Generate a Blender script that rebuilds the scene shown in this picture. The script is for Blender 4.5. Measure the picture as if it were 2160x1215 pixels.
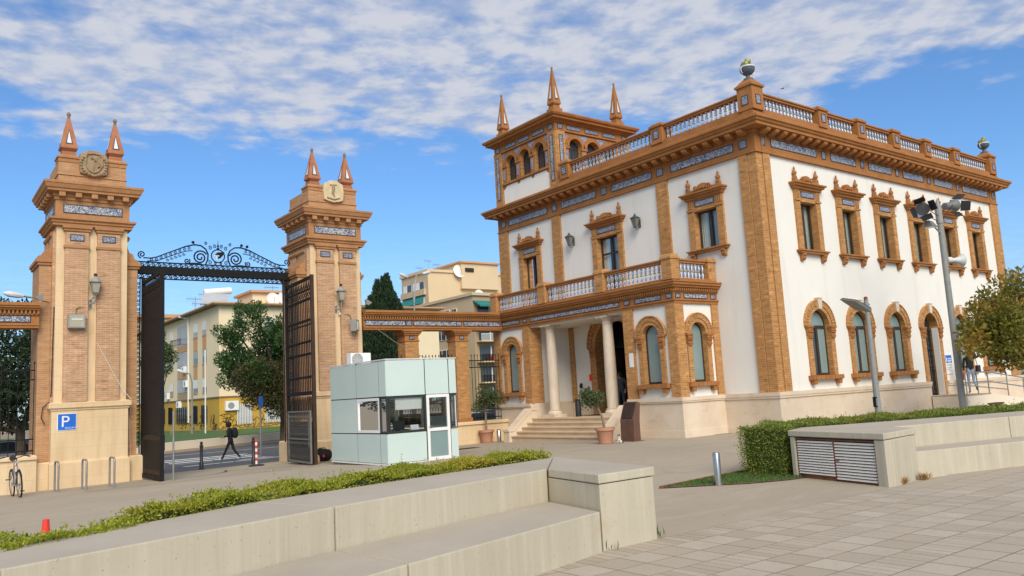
import bpy, bmesh, math, random
import numpy as np
from mathutils import Vector, Matrix, geometry
random.seed(11); RNG = np.random.default_rng(5)
scene = bpy.context.scene
for o in list(bpy.data.objects): bpy.data.objects.remove(o)
COL = scene.collection
# ------------------------------------------------------------------ camera
EYE = 1.65; F = 1702.7769; CX, CY = 1080.0, 607.5
_R = np.array([[0.7974, 0.0361, 0.6023], [-0.601, 0.1378, 0.7873], [-0.0545, -0.9898, 0.1316]])
_u, _s, _v = np.linalg.svd(_R); _R = _u @ _v                        # camera right / down / forward as columns
cd = bpy.data.cameras.new('camera'); cam = bpy.data.objects.new('camera', cd); COL.objects.link(cam)
cd.sensor_width = 36.0; cd.lens = F / 2160 * 36; cd.clip_start = 0.1; cd.clip_end = 6000
cm = Matrix.Identity(4)
for i in range(3):
    cm[i][0] = _R[i, 0]; cm[i][1] = -_R[i, 1]; cm[i][2] = -_R[i, 2]
cm[2][3] = EYE
cam.matrix_world = cm; scene.camera = cam
def ray(p): return _R @ np.array([p[0] - CX, p[1] - CY, F])
def at_z(p, z): d = ray(p); t = (z - EYE) / d[2]; return Vector((d[0] * t, d[1] * t, z))
def at_y(p, y): d = ray(p); t = y / d[1]; return Vector((d[0] * t, y, EYE + d[2] * t))
def at_x(p, x): d = ray(p); t = x / d[0]; return Vector((x, d[1] * t, EYE + d[2] * t))
def proj(P): q = _R.T @ (np.array(P, float) - [0, 0, EYE]); return (q[0] / q[2] * F + CX, q[1] / q[2] * F + CY, q[2])
# ------------------------------------------------------------------ sky, sun, exposure
SUN_AZ = math.radians(-114)      # direction towards the sun, measured from +x
SUN_EL = math.radians(38)
w = bpy.data.worlds.new('World'); scene.world = w; w.use_nodes = True
nt = w.node_tree; N = nt.nodes; L = nt.links; N.clear()
def wn(t, **k):
    n = N.new(t)
    for a, b in k.items(): setattr(n, a, b)
    return n
def wmath(op, a, b=None, c=None, clamp=False):
    n = wn('ShaderNodeMath', operation=op, use_clamp=clamp)
    for i, q in enumerate((a, b, c)):
        if q is None: continue
        if isinstance(q, (int, float)): n.inputs[i].default_value = q
        else: L.new(q, n.inputs[i])
    return n.outputs[0]
def wramp(v, a, b, lo=0.0, hi=1.0):
    n = wn('ShaderNodeMapRange', interpolation_type='SMOOTHSTEP'); L.new(v, n.inputs[0])
    for i, q in enumerate((a, b, lo, hi)): n.inputs[i + 1].default_value = q
    return n.outputs[0]
tc = wn('ShaderNodeTexCoord'); sep = wn('ShaderNodeSeparateXYZ'); L.new(tc.outputs['Generated'], sep.inputs[0])
sky = wn('ShaderNodeTexSky', sky_type='NISHITA', sun_disc=False, sun_elevation=SUN_EL,
         sun_rotation=math.pi / 2 - SUN_AZ, altitude=50, air_density=1.0, dust_density=0.6, ozone_density=2.2)
zz = wmath('MAXIMUM', wmath('ADD', sep.outputs[2], 0.03), 0.02)
px = wmath('DIVIDE', sep.outputs[0], zz); py = wmath('DIVIDE', sep.outputs[1], zz)
cmb = wn('ShaderNodeCombineXYZ'); L.new(px, cmb.inputs[0]); L.new(py, cmb.inputs[1])
def wnoise(scale, detail, rough, dist=0.0, off=(0, 0, 0), stretch=(1, 1, 1), rot=0.0):
    m = wn('ShaderNodeMapping'); m.inputs['Location'].default_value = off; m.inputs['Scale'].default_value = stretch
    m.inputs['Rotation'].default_value = (0, 0, rot)
    L.new(cmb.outputs[0], m.inputs[0]); n = wn('ShaderNodeTexNoise'); n.inputs['Scale'].default_value = scale
    n.inputs['Detail'].default_value = detail; n.inputs['Roughness'].default_value = rough; n.inputs['Distortion'].default_value = dist
    L.new(m.outputs[0], n.inputs['Vector']); return n.outputs[0]
puff = wnoise(6.8, 4, 0.52, 0.08, (3.1, 1.7, 0), (0.92, 1.0, 1), 0.6)      # small altocumulus cells
cell = wnoise(15.0, 3, 0.55, 0.1, (1.1, 6.7, 0), (1.0, 0.92, 1), 0.6)
mid = wnoise(1.7, 3, 0.5, 0.1, (0.4, 5.3, 0), (1, 0.85, 1), 0.6)
big = wnoise(0.5, 2, 0.5, 0.0, (7.7, 2.9, 0))
dist = wmath('SQRT', wmath('ADD', wmath('MULTIPLY', px, px), wmath('MULTIPLY', py, py)))
sheet = wramp(wmath('ADD', dist, wmath('MULTIPLY', wmath('SUBTRACT', mid, 0.5), 2.0)), 2.45, 3.2, 0.0, -0.52)   # the cloud sheet ends at a distance
dens = wmath('ADD', wmath('ADD', wmath('MULTIPLY', puff, 0.80), wmath('MULTIPLY', cell, 0.22)), wmath('ADD', wmath('MULTIPLY', mid, 0.30), wmath('MULTIPLY', big, 0.26)))
cov = wramp(wmath('ADD', dens, sheet), 0.42, 0.82)
cloud = wmath('MULTIPLY', cov, 0.95)
wisp = wramp(wnoise(1.3, 4, 0.6, 0.5, (2, 9, 0), (1.6, 0.5, 1), 0.9), 0.60, 0.85, 0.0, 0.40)
wisp = wmath('MULTIPLY', wisp, wramp(dist, 3.2, 5.5))
cloud = wmath('MAXIMUM', cloud, wisp)
lowhaze = wramp(sep.outputs[2], 0.0, 0.24, 0.40, 0.0)
cloud = wmath('MAXIMUM', cloud, lowhaze)
shade = wn('ShaderNodeMix', data_type='RGBA')                           # thick parts are greyer
L.new(wramp(wmath('ADD', wmath('MULTIPLY', puff, 0.7), wmath('MULTIPLY', cell, 0.45)), 0.46, 0.70), shade.inputs[0]); shade.inputs[6].default_value = (0.57, 0.66, 0.87, 1); shade.inputs[7].default_value = (0.83, 0.86, 0.95, 1)
skyk = wn('ShaderNodeMix', data_type='RGBA', blend_type='MULTIPLY'); skyk.inputs[0].default_value = 1
L.new(sky.outputs[0], skyk.inputs[6]); skyk.inputs[7].default_value = (0.70, 1.0, 1.28, 1)
bgs = wn('ShaderNodeBackground'); L.new(skyk.outputs[2], bgs.inputs[0]); bgs.inputs[1].default_value = 0.10
bgc = wn('ShaderNodeBackground'); L.new(shade.outputs[2], bgc.inputs[0]); bgc.inputs[1].default_value = 0.60
mx = wn('ShaderNodeMixShader'); L.new(cloud, mx.inputs[0]); L.new(bgs.outputs[0], mx.inputs[1]); L.new(bgc.outputs[0], mx.inputs[2])
wo = wn('ShaderNodeOutputWorld'); L.new(mx.outputs[0], wo.inputs[0])
sd = bpy.data.lights.new('sun', 'SUN'); sd.energy = 2.8; sd.angle = math.radians(38); sd.color = (1.0, 0.92, 0.79)
so = bpy.data.objects.new('sun', sd); COL.objects.link(so)
sdir = Vector((math.cos(SUN_AZ) * math.cos(SUN_EL), math.sin(SUN_AZ) * math.cos(SUN_EL), math.sin(SUN_EL)))
so.rotation_euler = sdir.to_track_quat('Z', 'Y').to_euler(); so.location = sdir * 60
vs = scene.view_settings; vs.view_transform = 'Standard'; vs.look = 'None'; vs.gamma = 1; vs.use_curve_mapping = False
vs.exposure = 0.37
# ------------------------------------------------------------------ ground height
def gz(x, y): return float(np.interp(y - 0.35 * x, [14, 25, 34], [0, -0.29, -0.6]))
# ------------------------------------------------------------------ helpers
WM = {}
def reg(o, M): WM[o] = M
def tag(o, label, cat, group=None, kind=None):
    if label: o['label'] = label
    if cat: o['category'] = cat
    if group: o['group'] = group
    if kind: o['kind'] = kind
    return o
def thing(name, label, cat, loc=(0, 0, 0), rz=0.0, group=None):
    o = bpy.data.objects.new(name, None); COL.objects.link(o); o.empty_display_size = 0.2
    M = Matrix.Translation(Vector(loc)) @ Matrix.Rotation(rz, 4, 'Z'); o.matrix_world = M; o.location = loc; o.rotation_euler = (0, 0, rz)
    reg(o, M); return tag(o, label, cat, group)
def put(me, name, parent=None, M=None):
    """link an object that uses mesh me at world matrix M under parent"""
    o = bpy.data.objects.new(name, me); COL.objects.link(o)
    M = M if M is not None else Matrix.Identity(4)
    if parent: o.parent = parent; o.matrix_basis = WM[parent].inverted() @ M
    else: o.matrix_basis = M
    reg(o, M); return o
def TR(x, y, z, rz=0.0): return Matrix.Translation((x, y, z)) @ Matrix.Rotation(rz, 4, 'Z')
class MB:
    def __init__(s): s.v = []; s.f = []
    def add(s, vs, fs):
        b = len(s.v); s.v += [tuple(q) for q in vs]; s.f += [tuple(b + i for i in q) for q in fs]; return s
    def box(s, x0, x1, y0, y1, z0, z1):
        if x0 > x1: x0, x1 = x1, x0
        if y0 > y1: y0, y1 = y1, y0
        if z0 > z1: z0, z1 = z1, z0
        return s.add([(x0, y0, z0), (x1, y0, z0), (x1, y1, z0), (x0, y1, z0), (x0, y0, z1), (x1, y0, z1), (x1, y1, z1), (x0, y1, z1)],
                     [(0, 3, 2, 1), (4, 5, 6, 7), (0, 1, 5, 4), (1, 2, 6, 5), (2, 3, 7, 6), (3, 0, 4, 7)])
    def frust(s, x0, x1, y0, y1, z0, z1, e):
        """box whose top is inset by e on each side"""
        return s.add([(x0, y0, z0), (x1, y0, z0), (x1, y1, z0), (x0, y1, z0), (x0 + e, y0 + e, z1), (x1 - e, y0 + e, z1), (x1 - e, y1 - e, z1), (x0 + e, y1 - e, z1)],
                     [(0, 3, 2, 1), (4, 5, 6, 7), (0, 1, 5, 4), (1, 2, 6, 5), (2, 3, 7, 6), (3, 0, 4, 7)])
    def boxm(s, M, sx, sy, sz):
        b = MB().box(-sx / 2, sx / 2, -sy / 2, sy / 2, -sz / 2, sz / 2); return s.add([M @ Vector(q) for q in b.v], b.f)
    def bar(s, a, b, wd, ht=None, up=(0, 0, 1)):
        a = Vector(a); b = Vector(b); d = b - a; ln = d.length
        if ln < 1e-6: return s
        d.normalize(); u = Vector(up)
        if abs(d.dot(u)) > .99: u = Vector((1, 0, 0))
        r = d.cross(u).normalized(); u = r.cross(d)
        M = Matrix((r, d, u)).transposed().to_4x4(); M.translation = (a + b) / 2
        return s.boxm(M, wd, ln, ht or wd)
    def tube(s, pts, r, n=6, cap=True):
        pts = [Vector(p) for p in pts]; rs = r if isinstance(r, (list, tuple)) else [r] * len(pts)
        rings = []; pu = None
        for i, p in enumerate(pts):
            t = (pts[min(i + 1, len(pts) - 1)] - pts[max(i - 1, 0)]).normalized()
            if pu is None: pu = Vector((0, 0, 1)) if abs(t.z) < .9 else Vector((1, 0, 0))
            a = t.cross(pu); 
            if a.length < 1e-5: a = t.cross(Vector((0.3, 0.9, 0.2)))
            a.normalize(); b = t.cross(a); pu = -b if False else a.cross(t)
            rings.append([p + a * math.cos(k * 2 * math.pi / n) * rs[i] + b * math.sin(k * 2 * math.pi / n) * rs[i] for k in range(n)])
        vs = [q for g in rings for q in g]; fs = []
        for i in range(len(pts) - 1):
            for k in range(n):
                k2 = (k + 1) % n; fs.append((i * n + k, i * n + k2, (i + 1) * n + k2, (i + 1) * n + k))
        if cap: fs.append(tuple(range(n))[::-1]); fs.append(tuple((len(pts) - 1) * n + k for k in range(n)))
        return s.add(vs, fs)
    def lathe(s, prof, c=(0, 0, 0), n=12, M=None):
        vs = []; fs = []
        for r, z in prof:
            for k in range(n):
                a = 2 * math.pi * k / n; q = Vector((r * math.cos(a), r * math.sin(a), z))
                q = M @ q if M else q + Vector(c); vs.append(q)
        m = len(prof)
        for i in range(m - 1):
            for k in range(n):
                k2 = (k + 1) % n; fs.append((i * n + k, i * n + k2, (i + 1) * n + k2, (i + 1) * n + k))
        fs.append(tuple(range(n))[::-1]); fs.append(tuple((m - 1) * n + k for k in range(n)))
        return s.add(vs, fs)
    def prism(s, poly, a, b, axis='z'):
        """extrude a 2D polygon between a and b along axis: z -> (x,y), y -> (x,z), x -> (y,z)"""
        def P(q, h): return (q[0], q[1], h) if axis == 'z' else ((q[0], h, q[1]) if axis == 'y' else (h, q[0], q[1]))
        n = len(poly); vs = [P(q, a) for q in poly] + [P(q, b) for q in poly]
        tri = geometry.tessellate_polygon([[Vector((q[0], q[1], 0)) for q in poly]])
        fs = [tuple(t) for t in tri] + [tuple(n + i for i in reversed(t)) for t in tri]
        fs += [(i, (i + 1) % n, n + (i + 1) % n, n + i) for i in range(n)]
        return s.add(vs, fs)
    def sheet(s, outer, holes, h, axis, depth=0.0):
        """flat wall with holes at height h along axis; reveals of given signed depth round the holes"""
        def P(q, k): return (q[0], q[1], k) if axis == 'z' else ((q[0], k, q[1]) if axis == 'y' else (k, q[0], q[1]))
        loops = [outer] + holes; flat = [q for l in loops for q in l]
        tri = geometry.tessellate_polygon([[Vector((q[0], q[1], 0)) for q in l] for l in loops])
        s.add([P(q, h) for q in flat], [tuple(t) for t in tri])
        if depth:
            for l in holes:
                n = len(l); s.add([P(q, h) for q in l] + [P(q, h + depth) for q in l], [(i, (i + 1) % n, n + (i + 1) % n, n + i) for i in range(n)])
        return s
    def mesh(s, name, mat, smooth=False, bevel=0.0, fix=True):
        me = bpy.data.meshes.new(name); me.from_pydata(s.v, [], s.f)
        if fix or bevel:
            bm = bmesh.new(); bm.from_mesh(me)
            if fix: bmesh.ops.recalc_face_normals(bm, faces=bm.faces)
            if bevel:
                es = [e for e in bm.edges if len(e.link_faces) == 2 and e.calc_face_angle(0) > 0.5]
                bmesh.ops.bevel(bm, geom=es, offset=bevel, segments=2, affect='EDGES', profile=0.6, clamp_overlap=True)
            bm.to_mesh(me); bm.free()
        if smooth:
            me.polygons.foreach_set('use_smooth', [True] * len(me.polygons))
            try: me.set_sharp_from_angle(angle=math.radians(42))
            except Exception: pass
        if mat: me.materials.append(MAT[mat])
        return me
    def build(s, name, mat, parent=None, smooth=False, bevel=0.0, fix=True):
        """verts are world coordinates"""
        if parent:
            I = WM[parent].inverted(); s.v = [tuple(I @ Vector(q)) for q in s.v]
            o = put(s.mesh(name, mat, smooth, bevel, fix), name, parent, WM[parent].copy())
        else: o = put(s.mesh(name, mat, smooth, bevel, fix), name)
        return o
def structure(o): o['kind'] = 'structure'; return o
def leaf_mesh(name, mat, P, Nn, size, aspect=0.5, fold=0.25):
    """P (n,3) leaf bases, Nn (n,3) leaf directions, size (n,): diamond leaves"""
    n = len(P); P = np.asarray(P, float); D = np.asarray(Nn, float); D /= (np.linalg.norm(D, axis=1, keepdims=True) + 1e-9)
    A = RNG.normal(size=(n, 3)); S = np.cross(D, A); S /= (np.linalg.norm(S, axis=1, keepdims=True) + 1e-9); U = np.cross(S, D)
    s = np.asarray(size, float)[:, None]
    V = np.empty((n, 4, 3)); V[:, 0] = P; V[:, 1] = P + D * s * .55 + S * s * aspect * .5 + U * s * fold * .3
    V[:, 2] = P + D * s; V[:, 3] = P + D * s * .55 - S * s * aspect * .5 + U * s * fold * .3
    me = bpy.data.meshes.new(name); me.vertices.add(n * 4); me.vertices.foreach_set('co', V.reshape(-1))
    me.loops.add(n * 4); me.loops.foreach_set('vertex_index', np.arange(n * 4, dtype=np.int32))
    me.polygons.add(n); me.polygons.foreach_set('loop_start', np.arange(0, n * 4, 4, dtype=np.int32))
    try: me.polygons.foreach_set('loop_total', np.full(n, 4, dtype=np.int32))
    except Exception: pass
    me.update(calc_edges=True); me.validate()
    me.materials.append(MAT[mat]); return me
# ------------------------------------------------------------------ materials
MAT = {}
class NT:
    def __init__(s, name):
        m = bpy.data.materials.new(name); m.use_nodes = True; s.m = m; s.t = m.node_tree; s.n = s.t.nodes; s.l = s.t.links
        s.b = s.n['Principled BSDF']; MAT[name] = m
    def N(s, t, **k):
        n = s.n.new(t)
        for a, b in k.items(): setattr(n, a, b)
        return n
    def pos(s): 
        if not hasattr(s, '_p'): s._p = s.N('ShaderNodeNewGeometry')
        return s._p.outputs['Position']
    def map(s, v, scale=(1, 1, 1), loc=(0, 0, 0), rot=(0, 0, 0)):
        m = s.N('ShaderNodeMapping'); m.inputs['Scale'].default_value = scale; m.inputs['Location'].default_value = loc; m.inputs['Rotation'].default_value = rot
        s.l.new(v, m.inputs[0]); return m.outputs[0]
    def noise(s, v, scale, detail=3, rough=.55, dist=0.0):
        n = s.N('ShaderNodeTexNoise'); n.inputs['Scale'].default_value = scale; n.inputs['Detail'].default_value = detail
        n.inputs['Roughness'].default_value = rough; n.inputs['Distortion'].default_value = dist; s.l.new(v, n.inputs['Vector']); return n.outputs[0]
    def rng(s, v, a, b, lo=0., hi=1.):
        n = s.N('ShaderNodeMapRange'); s.l.new(v, n.inputs[0])
        for i, q in enumerate((a, b, lo, hi)): n.inputs[i + 1].default_value = q
        return n.outputs[0]
    def mix(s, f, a, b, mode='MIX'):
        n = s.N('ShaderNodeMix', data_type='RGBA', blend_type=mode)
        for sock, q in ((n.inputs[0], f), (n.inputs[6], a), (n.inputs[7], b)):
            if isinstance(q, (int, float)): sock.default_value = q
            elif isinstance(q, tuple): sock.default_value = (*q, 1) if len(q) == 3 else q
            else: s.l.new(q, sock)
        return n.outputs[2]
    def math(s, op, a, b=None):
        n = s.N('ShaderNodeMath', operation=op)
        for i, q in enumerate((a, b)):
            if q is None: continue
            if isinstance(q, (int, float)): n.inputs[i].default_value = q
            else: s.l.new(q, n.inputs[i])
        return n.outputs[0]
    def col(s, c):
        if isinstance(c, tuple): s.b.inputs['Base Color'].default_value = (*c, 1)
        else: s.l.new(c, s.b.inputs['Base Color'])
        return s
    def rough(s, r):
        if isinstance(r, (int, float)): s.b.inputs['Roughness'].default_value = r
        else: s.l.new(r, s.b.inputs['Roughness'])
        return s
    def bump(s, h, strength=.3, dist=.02):
        b = s.N('ShaderNodeBump'); b.inputs['Strength'].default_value = strength; b.inputs['Distance'].default_value = dist
        s.l.new(h, b.inputs['Height']); s.l.new(b.outputs[0], s.b.inputs['Normal']); return s
    def set(s, **k):
        for a, b in k.items(): s.b.inputs[a.replace('_', ' ')].default_value = b
        return s
    def wallvec(s):
        """(along wall, height) coordinates for vertical faces whichever way they look"""
        g = s.pos(); sp = s.N('ShaderNodeSeparateXYZ'); s.l.new(g, sp.inputs[0]); sn = s.N('ShaderNodeSeparateXYZ'); s.l.new(s._p.outputs['True Normal'], sn.inputs[0])
        ax = s.math('GREATER_THAN', s.math('ABSOLUTE', sn.outputs[0]), 0.6)
        u = s.math('ADD', s.math('MULTIPLY', sp.outputs[0], s.math('SUBTRACT', 1.0, ax)), s.math('MULTIPLY', sp.outputs[1], ax))
        c = s.N('ShaderNodeCombineXYZ'); s.l.new(u, c.inputs[0]); s.l.new(sp.outputs[2], c.inputs[1]); return c.outputs[0]
def simple(name, c1, c2=None, scale=3.0, rough=.7, bump=0.0, metal=0.0, fine=0.0, spec=.4):
    t = NT(name); c2 = c2 or tuple(q * .8 for q in c1)
    n = t.noise(t.pos(), scale, 4, .6); f = t.rng(n, .3, .7); c = t.mix(f, c1, c2)
    if fine: c = t.mix(t.rng(t.noise(t.pos(), scale * 14, 2, .6), .35, .7, 0, fine), c, tuple(q * .55 for q in c1))
    t.col(c).rough(rough).set(Metallic=metal, Specular_IOR_Level=spec)
    if bump: t.bump(t.noise(t.pos(), scale * 9, 4, .6), bump, .01)
    return t
def brick(name, c1, c2, mort, bw=.27, rh=.058, ms=.009, streak=.35):
    t = NT(name); v = t.wallvec(); b = t.N('ShaderNodeTexBrick'); t.l.new(v, b.inputs['Vector'])
    b.inputs['Color1'].default_value = (*c1, 1); b.inputs['Color2'].default_value = (*c2, 1); b.inputs['Mortar'].default_value = (*mort, 1)
    b.inputs['Scale'].default_value = 1; b.inputs['Mortar Size'].default_value = ms; b.inputs['Brick Width'].default_value = bw; b.inputs['Row Height'].default_value = rh
    b.inputs['Bias'].default_value = -.1; b.inputs['Mortar Smooth'].default_value = .3
    # single bricks burnt paler or darker than the rest, and a slow drift over the wall
    st = t.noise(t.map(v, (1 / bw * .8, 1 / rh * .5, 1)), 1.0, 2, .5)
    c = t.mix(t.rng(st, .56, .74, 0, streak), b.outputs[0], tuple(min(1, q * 1.75 + .02) for q in c1))
    c = t.mix(t.rng(st, .26, .42, streak, 0), c, tuple(q * .42 for q in c2))
    c = t.mix(t.rng(t.noise(t.pos(), .55, 3, .6), .35, .7, 0, .4), c, tuple(q * .72 for q in c1))
    t.col(c).rough(.82).set(Specular_IOR_Level=.25); t.bump(t.math('SUBTRACT', 1.0, b.outputs['Fac']), .5, .012); return t
brick('brick_gate', (.50, .29, .16), (.40, .21, .11), (.60, .43, .28), streak=.5)
brick('brick_wing', (.48, .265, .13), (.40, .205, .095), (.53, .33, .19), streak=.4)
brick('brick_house', (.475, .232, .078), (.35, .155, .046), (.52, .31, .145), streak=.65)
simple('terracotta', (.45, .20, .068), (.33, .135, .044), 1.7, .84, .35, fine=.6, spec=.2)
simple('terracotta_gate', (.50, .26, .12), (.37, .175, .075), 1.7, .86, .35, fine=.6, spec=.2)
simple('spire_brick', (.47, .20, .105), (.34, .13, .06), 2.6, .8, .3, fine=.4, spec=.25)
t = NT('plaster'); c = t.mix(t.rng(t.noise(t.pos(), .35, 4, .6), .35, .7), (.775, .75, .69), (.735, .71, .65)); 
c = t.mix(t.rng(t.noise(t.map(t.pos(), (2.2, 2.2, .22)), 1, 4, .65), .54, .80, 0, .6), c, (.635, .595, .515)); c = t.mix(t.rng(t.noise(t.pos(), 1.1, 5, .7), .62, .8, 0, .4), c, (.70, .665, .60)); t.col(c).rough(.88).set(Specular_IOR_Level=.2); t.bump(t.noise(t.pos(), 14, 4), .12, .006)
t = NT('cream_render'); c = t.mix(t.rng(t.noise(t.pos(), .6, 4, .6), .35, .7), (.72, .55, .345), (.65, .475, .28))
c = t.mix(t.rng(t.noise(t.map(t.pos(), (3, 3, .35)), 1, 4, .65), .50, .76, 0, .6), c, (.50, .33, .17)); bj = t.N('ShaderNodeTexBrick'); t.l.new(t.wallvec(), bj.inputs['Vector']); bj.inputs['Scale'].default_value = 1; bj.inputs['Brick Width'].default_value = .85; bj.inputs['Row Height'].default_value = .42; bj.inputs['Mortar Size'].default_value = .008; c = t.mix(t.math('MULTIPLY', bj.outputs['Fac'], .3), c, (.46, .31, .17)); c = t.mix(t.rng(t.noise(t.pos(), 1.3, 5, .7), .56, .74, 0, .4), c, (.56, .40, .24)); t.col(c).rough(.86).set(Specular_IOR_Level=.2); t.bump(t.noise(t.pos(), 10, 4), .15, .008)
t = NT('limestone'); c = t.mix(t.rng(t.noise(t.pos(), .9, 5, .65), .32, .7), (.70, .585, .45), (.60, .475, .345))
c = t.mix(t.rng(t.noise(t.map(t.pos(), (1.2, 1.2, 2.6)), 1.3, 5, .7), .56, .76, 0, .6), c, (.46, .33, .205)); t.col(c).rough(.75).set(Specular_IOR_Level=.3); t.bump(t.noise(t.pos(), 7, 5, .7), .25, .012)
t = NT('step_stone'); c = t.mix(t.rng(t.noise(t.pos(), 1.6, 5, .65), .32, .7), (.62, .49, .33), (.52, .38, .24)); t.col(c).rough(.7); t.bump(t.noise(t.pos(), 9, 4), .2, .008)
t = NT('column_marble'); c = t.mix(t.rng(t.noise(t.map(t.pos(), (2, 2, .8)), 1.6, 5, .65, .6), .3, .7), (.68, .57, .44), (.54, .43, .32)); t.col(c).rough(.55); t.bump(t.noise(t.pos(), 12, 4), .15, .006)
def tiles(name, wht, blu, scale, dark=.0):
    t = NT(name); v = t.wallvec()
    n1 = t.noise(t.map(v, (1, 1, 1), (1.3, .2, 0)), scale, 2, .5, 2.2); n2 = t.noise(v, scale * 2.1, 2, .5, 1.2)
    rings = t.math('ABSOLUTE', t.math('SUBTRACT', n1, .5)); m = t.rng(rings, .035, .075, 1, 0)
    c = t.mix(m, wht, blu); c = t.mix(t.rng(n2, .56, .62, 0, .75), c, tuple(q * 1.3 for q in blu)); c = t.mix(t.rng(n2, .33, .38, .5, 0), c, (.36, .31, .20))
    t.col(c).rough(.3).set(Specular_IOR_Level=.5); return t
tiles('azulejo', (.50, .50, .48), (.05, .06, .13), 7.5)
tiles('azulejo_small', (.42, .43, .44), (.05, .065, .16), 13)
simple('tile_edge', (.055, .05, .06), rough=.4)
simple('glazed_white', (.70, .71, .72), (.60, .62, .66), 5, .25, spec=.5)
simple('glazed_blue', (.13, .17, .33), (.20, .25, .40), 8, .25, spec=.5)
simple('glazed_green', (.22, .27, .09), (.30, .30, .08), 8, .3, spec=.5)
simple('urn_blue', (.05, .07, .13), (.12, .14, .14), 11, .5, spec=.4)
simple('urn_fruit', (.19, .24, .05), (.30, .24, .05), 7, .4, spec=.5)
simple('frame_brown', (.055, .035, .022), (.04, .025, .016), 6, .45)
simple('iron', (.0095, .0098, .0105), (.016, .0145, .014), 5, .7, .2, spec=.18)
simple('iron_rust', (.034, .024, .019), (.065, .034, .022), 4, .8, .3, spec=.25)
simple('iron_blue', (.022, .024, .03), (.03, .03, .034), 5, .45, spec=.5)
simple('galvanised', (.33, .32, .30), (.26, .25, .235), 6, .45, .1, metal=.55)
simple('steel', (.50, .48, .45), (.42, .40, .37), 8, .28, metal=.9)
simple('pole_paint', (.27, .275, .26), (.22, .225, .21), 5, .5, .1)
simple('black_plastic', (.016, .016, .018), (.024, .023, .024), 6, .55)
simple('black_cloth', (.012, .012, .014), (.02, .02, .022), 12, .9)
simple('grey_plastic', (.30, .295, .28), (.25, .245, .235), 5, .5)
simple('pale_metal', (.62, .62, .60), (.54, .54, .52), 5, .45)
simple('rust', (.16, .058, .026), (.24, .095, .04), 9, .85, .4)
simple('louvre_paint', (.78, .72, .63), (.70, .64, .56), 3, .6, .1, fine=.25)
simple('white_paint', (.78, .77, .73), (.70, .69, .65), 3, .5)
simple('white_pvc', (.80, .79, .76), (.75, .74, .71), 3, .35)
simple('kiosk_joint', (.03, .032, .032), rough=.5)
simple('corten', (.15, .078, .05), (.11, .055, .037), 4, .65, .2)
simple('screen', (.012, .011, .014), (.03, .02, .022), 3, .12, spec=.6)
simple('pot_clay', (.50, .25, .155), (.43, .20, .12), 3, .8, .15, fine=.25)
simple('pebble', (.60, .50, .37), (.48, .38, .27), 6, .8, .3)
simple('bark', (.27, .20, .13), (.18, .13, .085), 8, .9, .5)
simple('bark_dark', (.07, .05, .035), (.11, .08, .055), 8, .9, .5)
simple('sign_blue', (.012, .14, .62), (.012, .12, .54), 2, .35, spec=.5)
simple('sign_white', (.85, .85, .84), rough=.4)
simple('sign_grey', (.42, .43, .45), rough=.5)
simple('red_plastic', (.78, .055, .03), (.66, .04, .025), 3, .45)
simple('skin', (.42, .24, .16), (.37, .20, .13), 12, .6)
simple('hair_dark', (.03, .02, .015), rough=.7)
simple('hair_brown', (.22, .09, .035), rough=.7)
simple('jeans_pale', (.30, .36, .46), (.24, .30, .40), 14, .9)
simple('sweater_blue', (.075, .095, .12), (.055, .07, .09), 14, .9)
simple('trousers_grey', (.07, .085, .11), (.05, .06, .08), 14, .9)
simple('cat_white', (.62, .56, .47), (.55, .49, .40), 20, .9)
simple('cat_black', (.02, .017, .015), rough=.9)
simple('stone_crest', (.43, .31, .185), (.29, .20, .115), 6, .9, .5, fine=.5)
simple('stone_crest_pale', (.70, .58, .37), (.56, .44, .25), 6, .85, .5, fine=.3)
simple('finial_stone', (.26, .20, .135), (.19, .145, .10), 9, .85, .3)
simple('tyre', (.016, .016, .016), rough=.85)
simple('lamp_glass', (.42, .38, .28), (.36, .32, .24), 6, .2, spec=.5)
simple('curtain', (.62, .66, .62), (.52, .57, .54), 2, .9)
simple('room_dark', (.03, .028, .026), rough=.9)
simple('soil', (.11, .075, .045), (.16, .12, .08), 8, .95, .5)
def leafmat(name, a, b, c=None, tr=.25):
    t = NT(name); g = t.N('ShaderNodeNewGeometry'); f = g.outputs['Random Per Island']
    col = t.mix(f, a, b)
    if c: col = t.mix(t.rng(t.noise(t.pos(), .9, 3, .6), .5, .68, 0, .8), col, c)
    t.col(col).rough(.55).set(Specular_IOR_Level=.35)
    tl = t.N('ShaderNodeBsdfTranslucent'); t.l.new(col, tl.inputs[0]); ms = t.N('ShaderNodeMixShader'); ms.inputs[0].default_value = tr
    out = t.n['Material Output']; t.l.new(t.b.outputs[0], ms.inputs[1]); t.l.new(tl.outputs[0], ms.inputs[2]); t.l.new(ms.outputs[0], out.inputs[0]); return t
leafmat('leaf_hedge', (.18, .22, .018), (.40, .42, .04), (.44, .36, .04), .3)
leafmat('leaf_hedge_dark', (.115, .16, .022), (.26, .30, .045), (.27, .25, .035), .25)
leafmat('leaf_ficus', (.03, .08, .02), (.07, .15, .036), None, .25)
leafmat('leaf_ficus_brown', (.055, .06, .022), (.11, .10, .035), None, .2)
leafmat('leaf_cypress', (.020, .042, .018), (.038, .068, .028), None, .1)
leafmat('leaf_dark', (.016, .034, .012), (.034, .058, .02), None, .15)
leafmat('leaf_autumn', (.10, .12, .02), (.27, .24, .04), (.42, .21, .035), .35)
leafmat('leaf_pot', (.06, .085, .028), (.12, .15, .06), None, .25)
leafmat('leaf_light', (.045, .09, .022), (.10, .16, .04), None, .25)
leafmat('grass', (.05, .13, .016), (.10, .21, .03), None, .25)
leafmat('grass_dry', (.30, .16, .05), (.42, .27, .10), None, .2)
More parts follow.
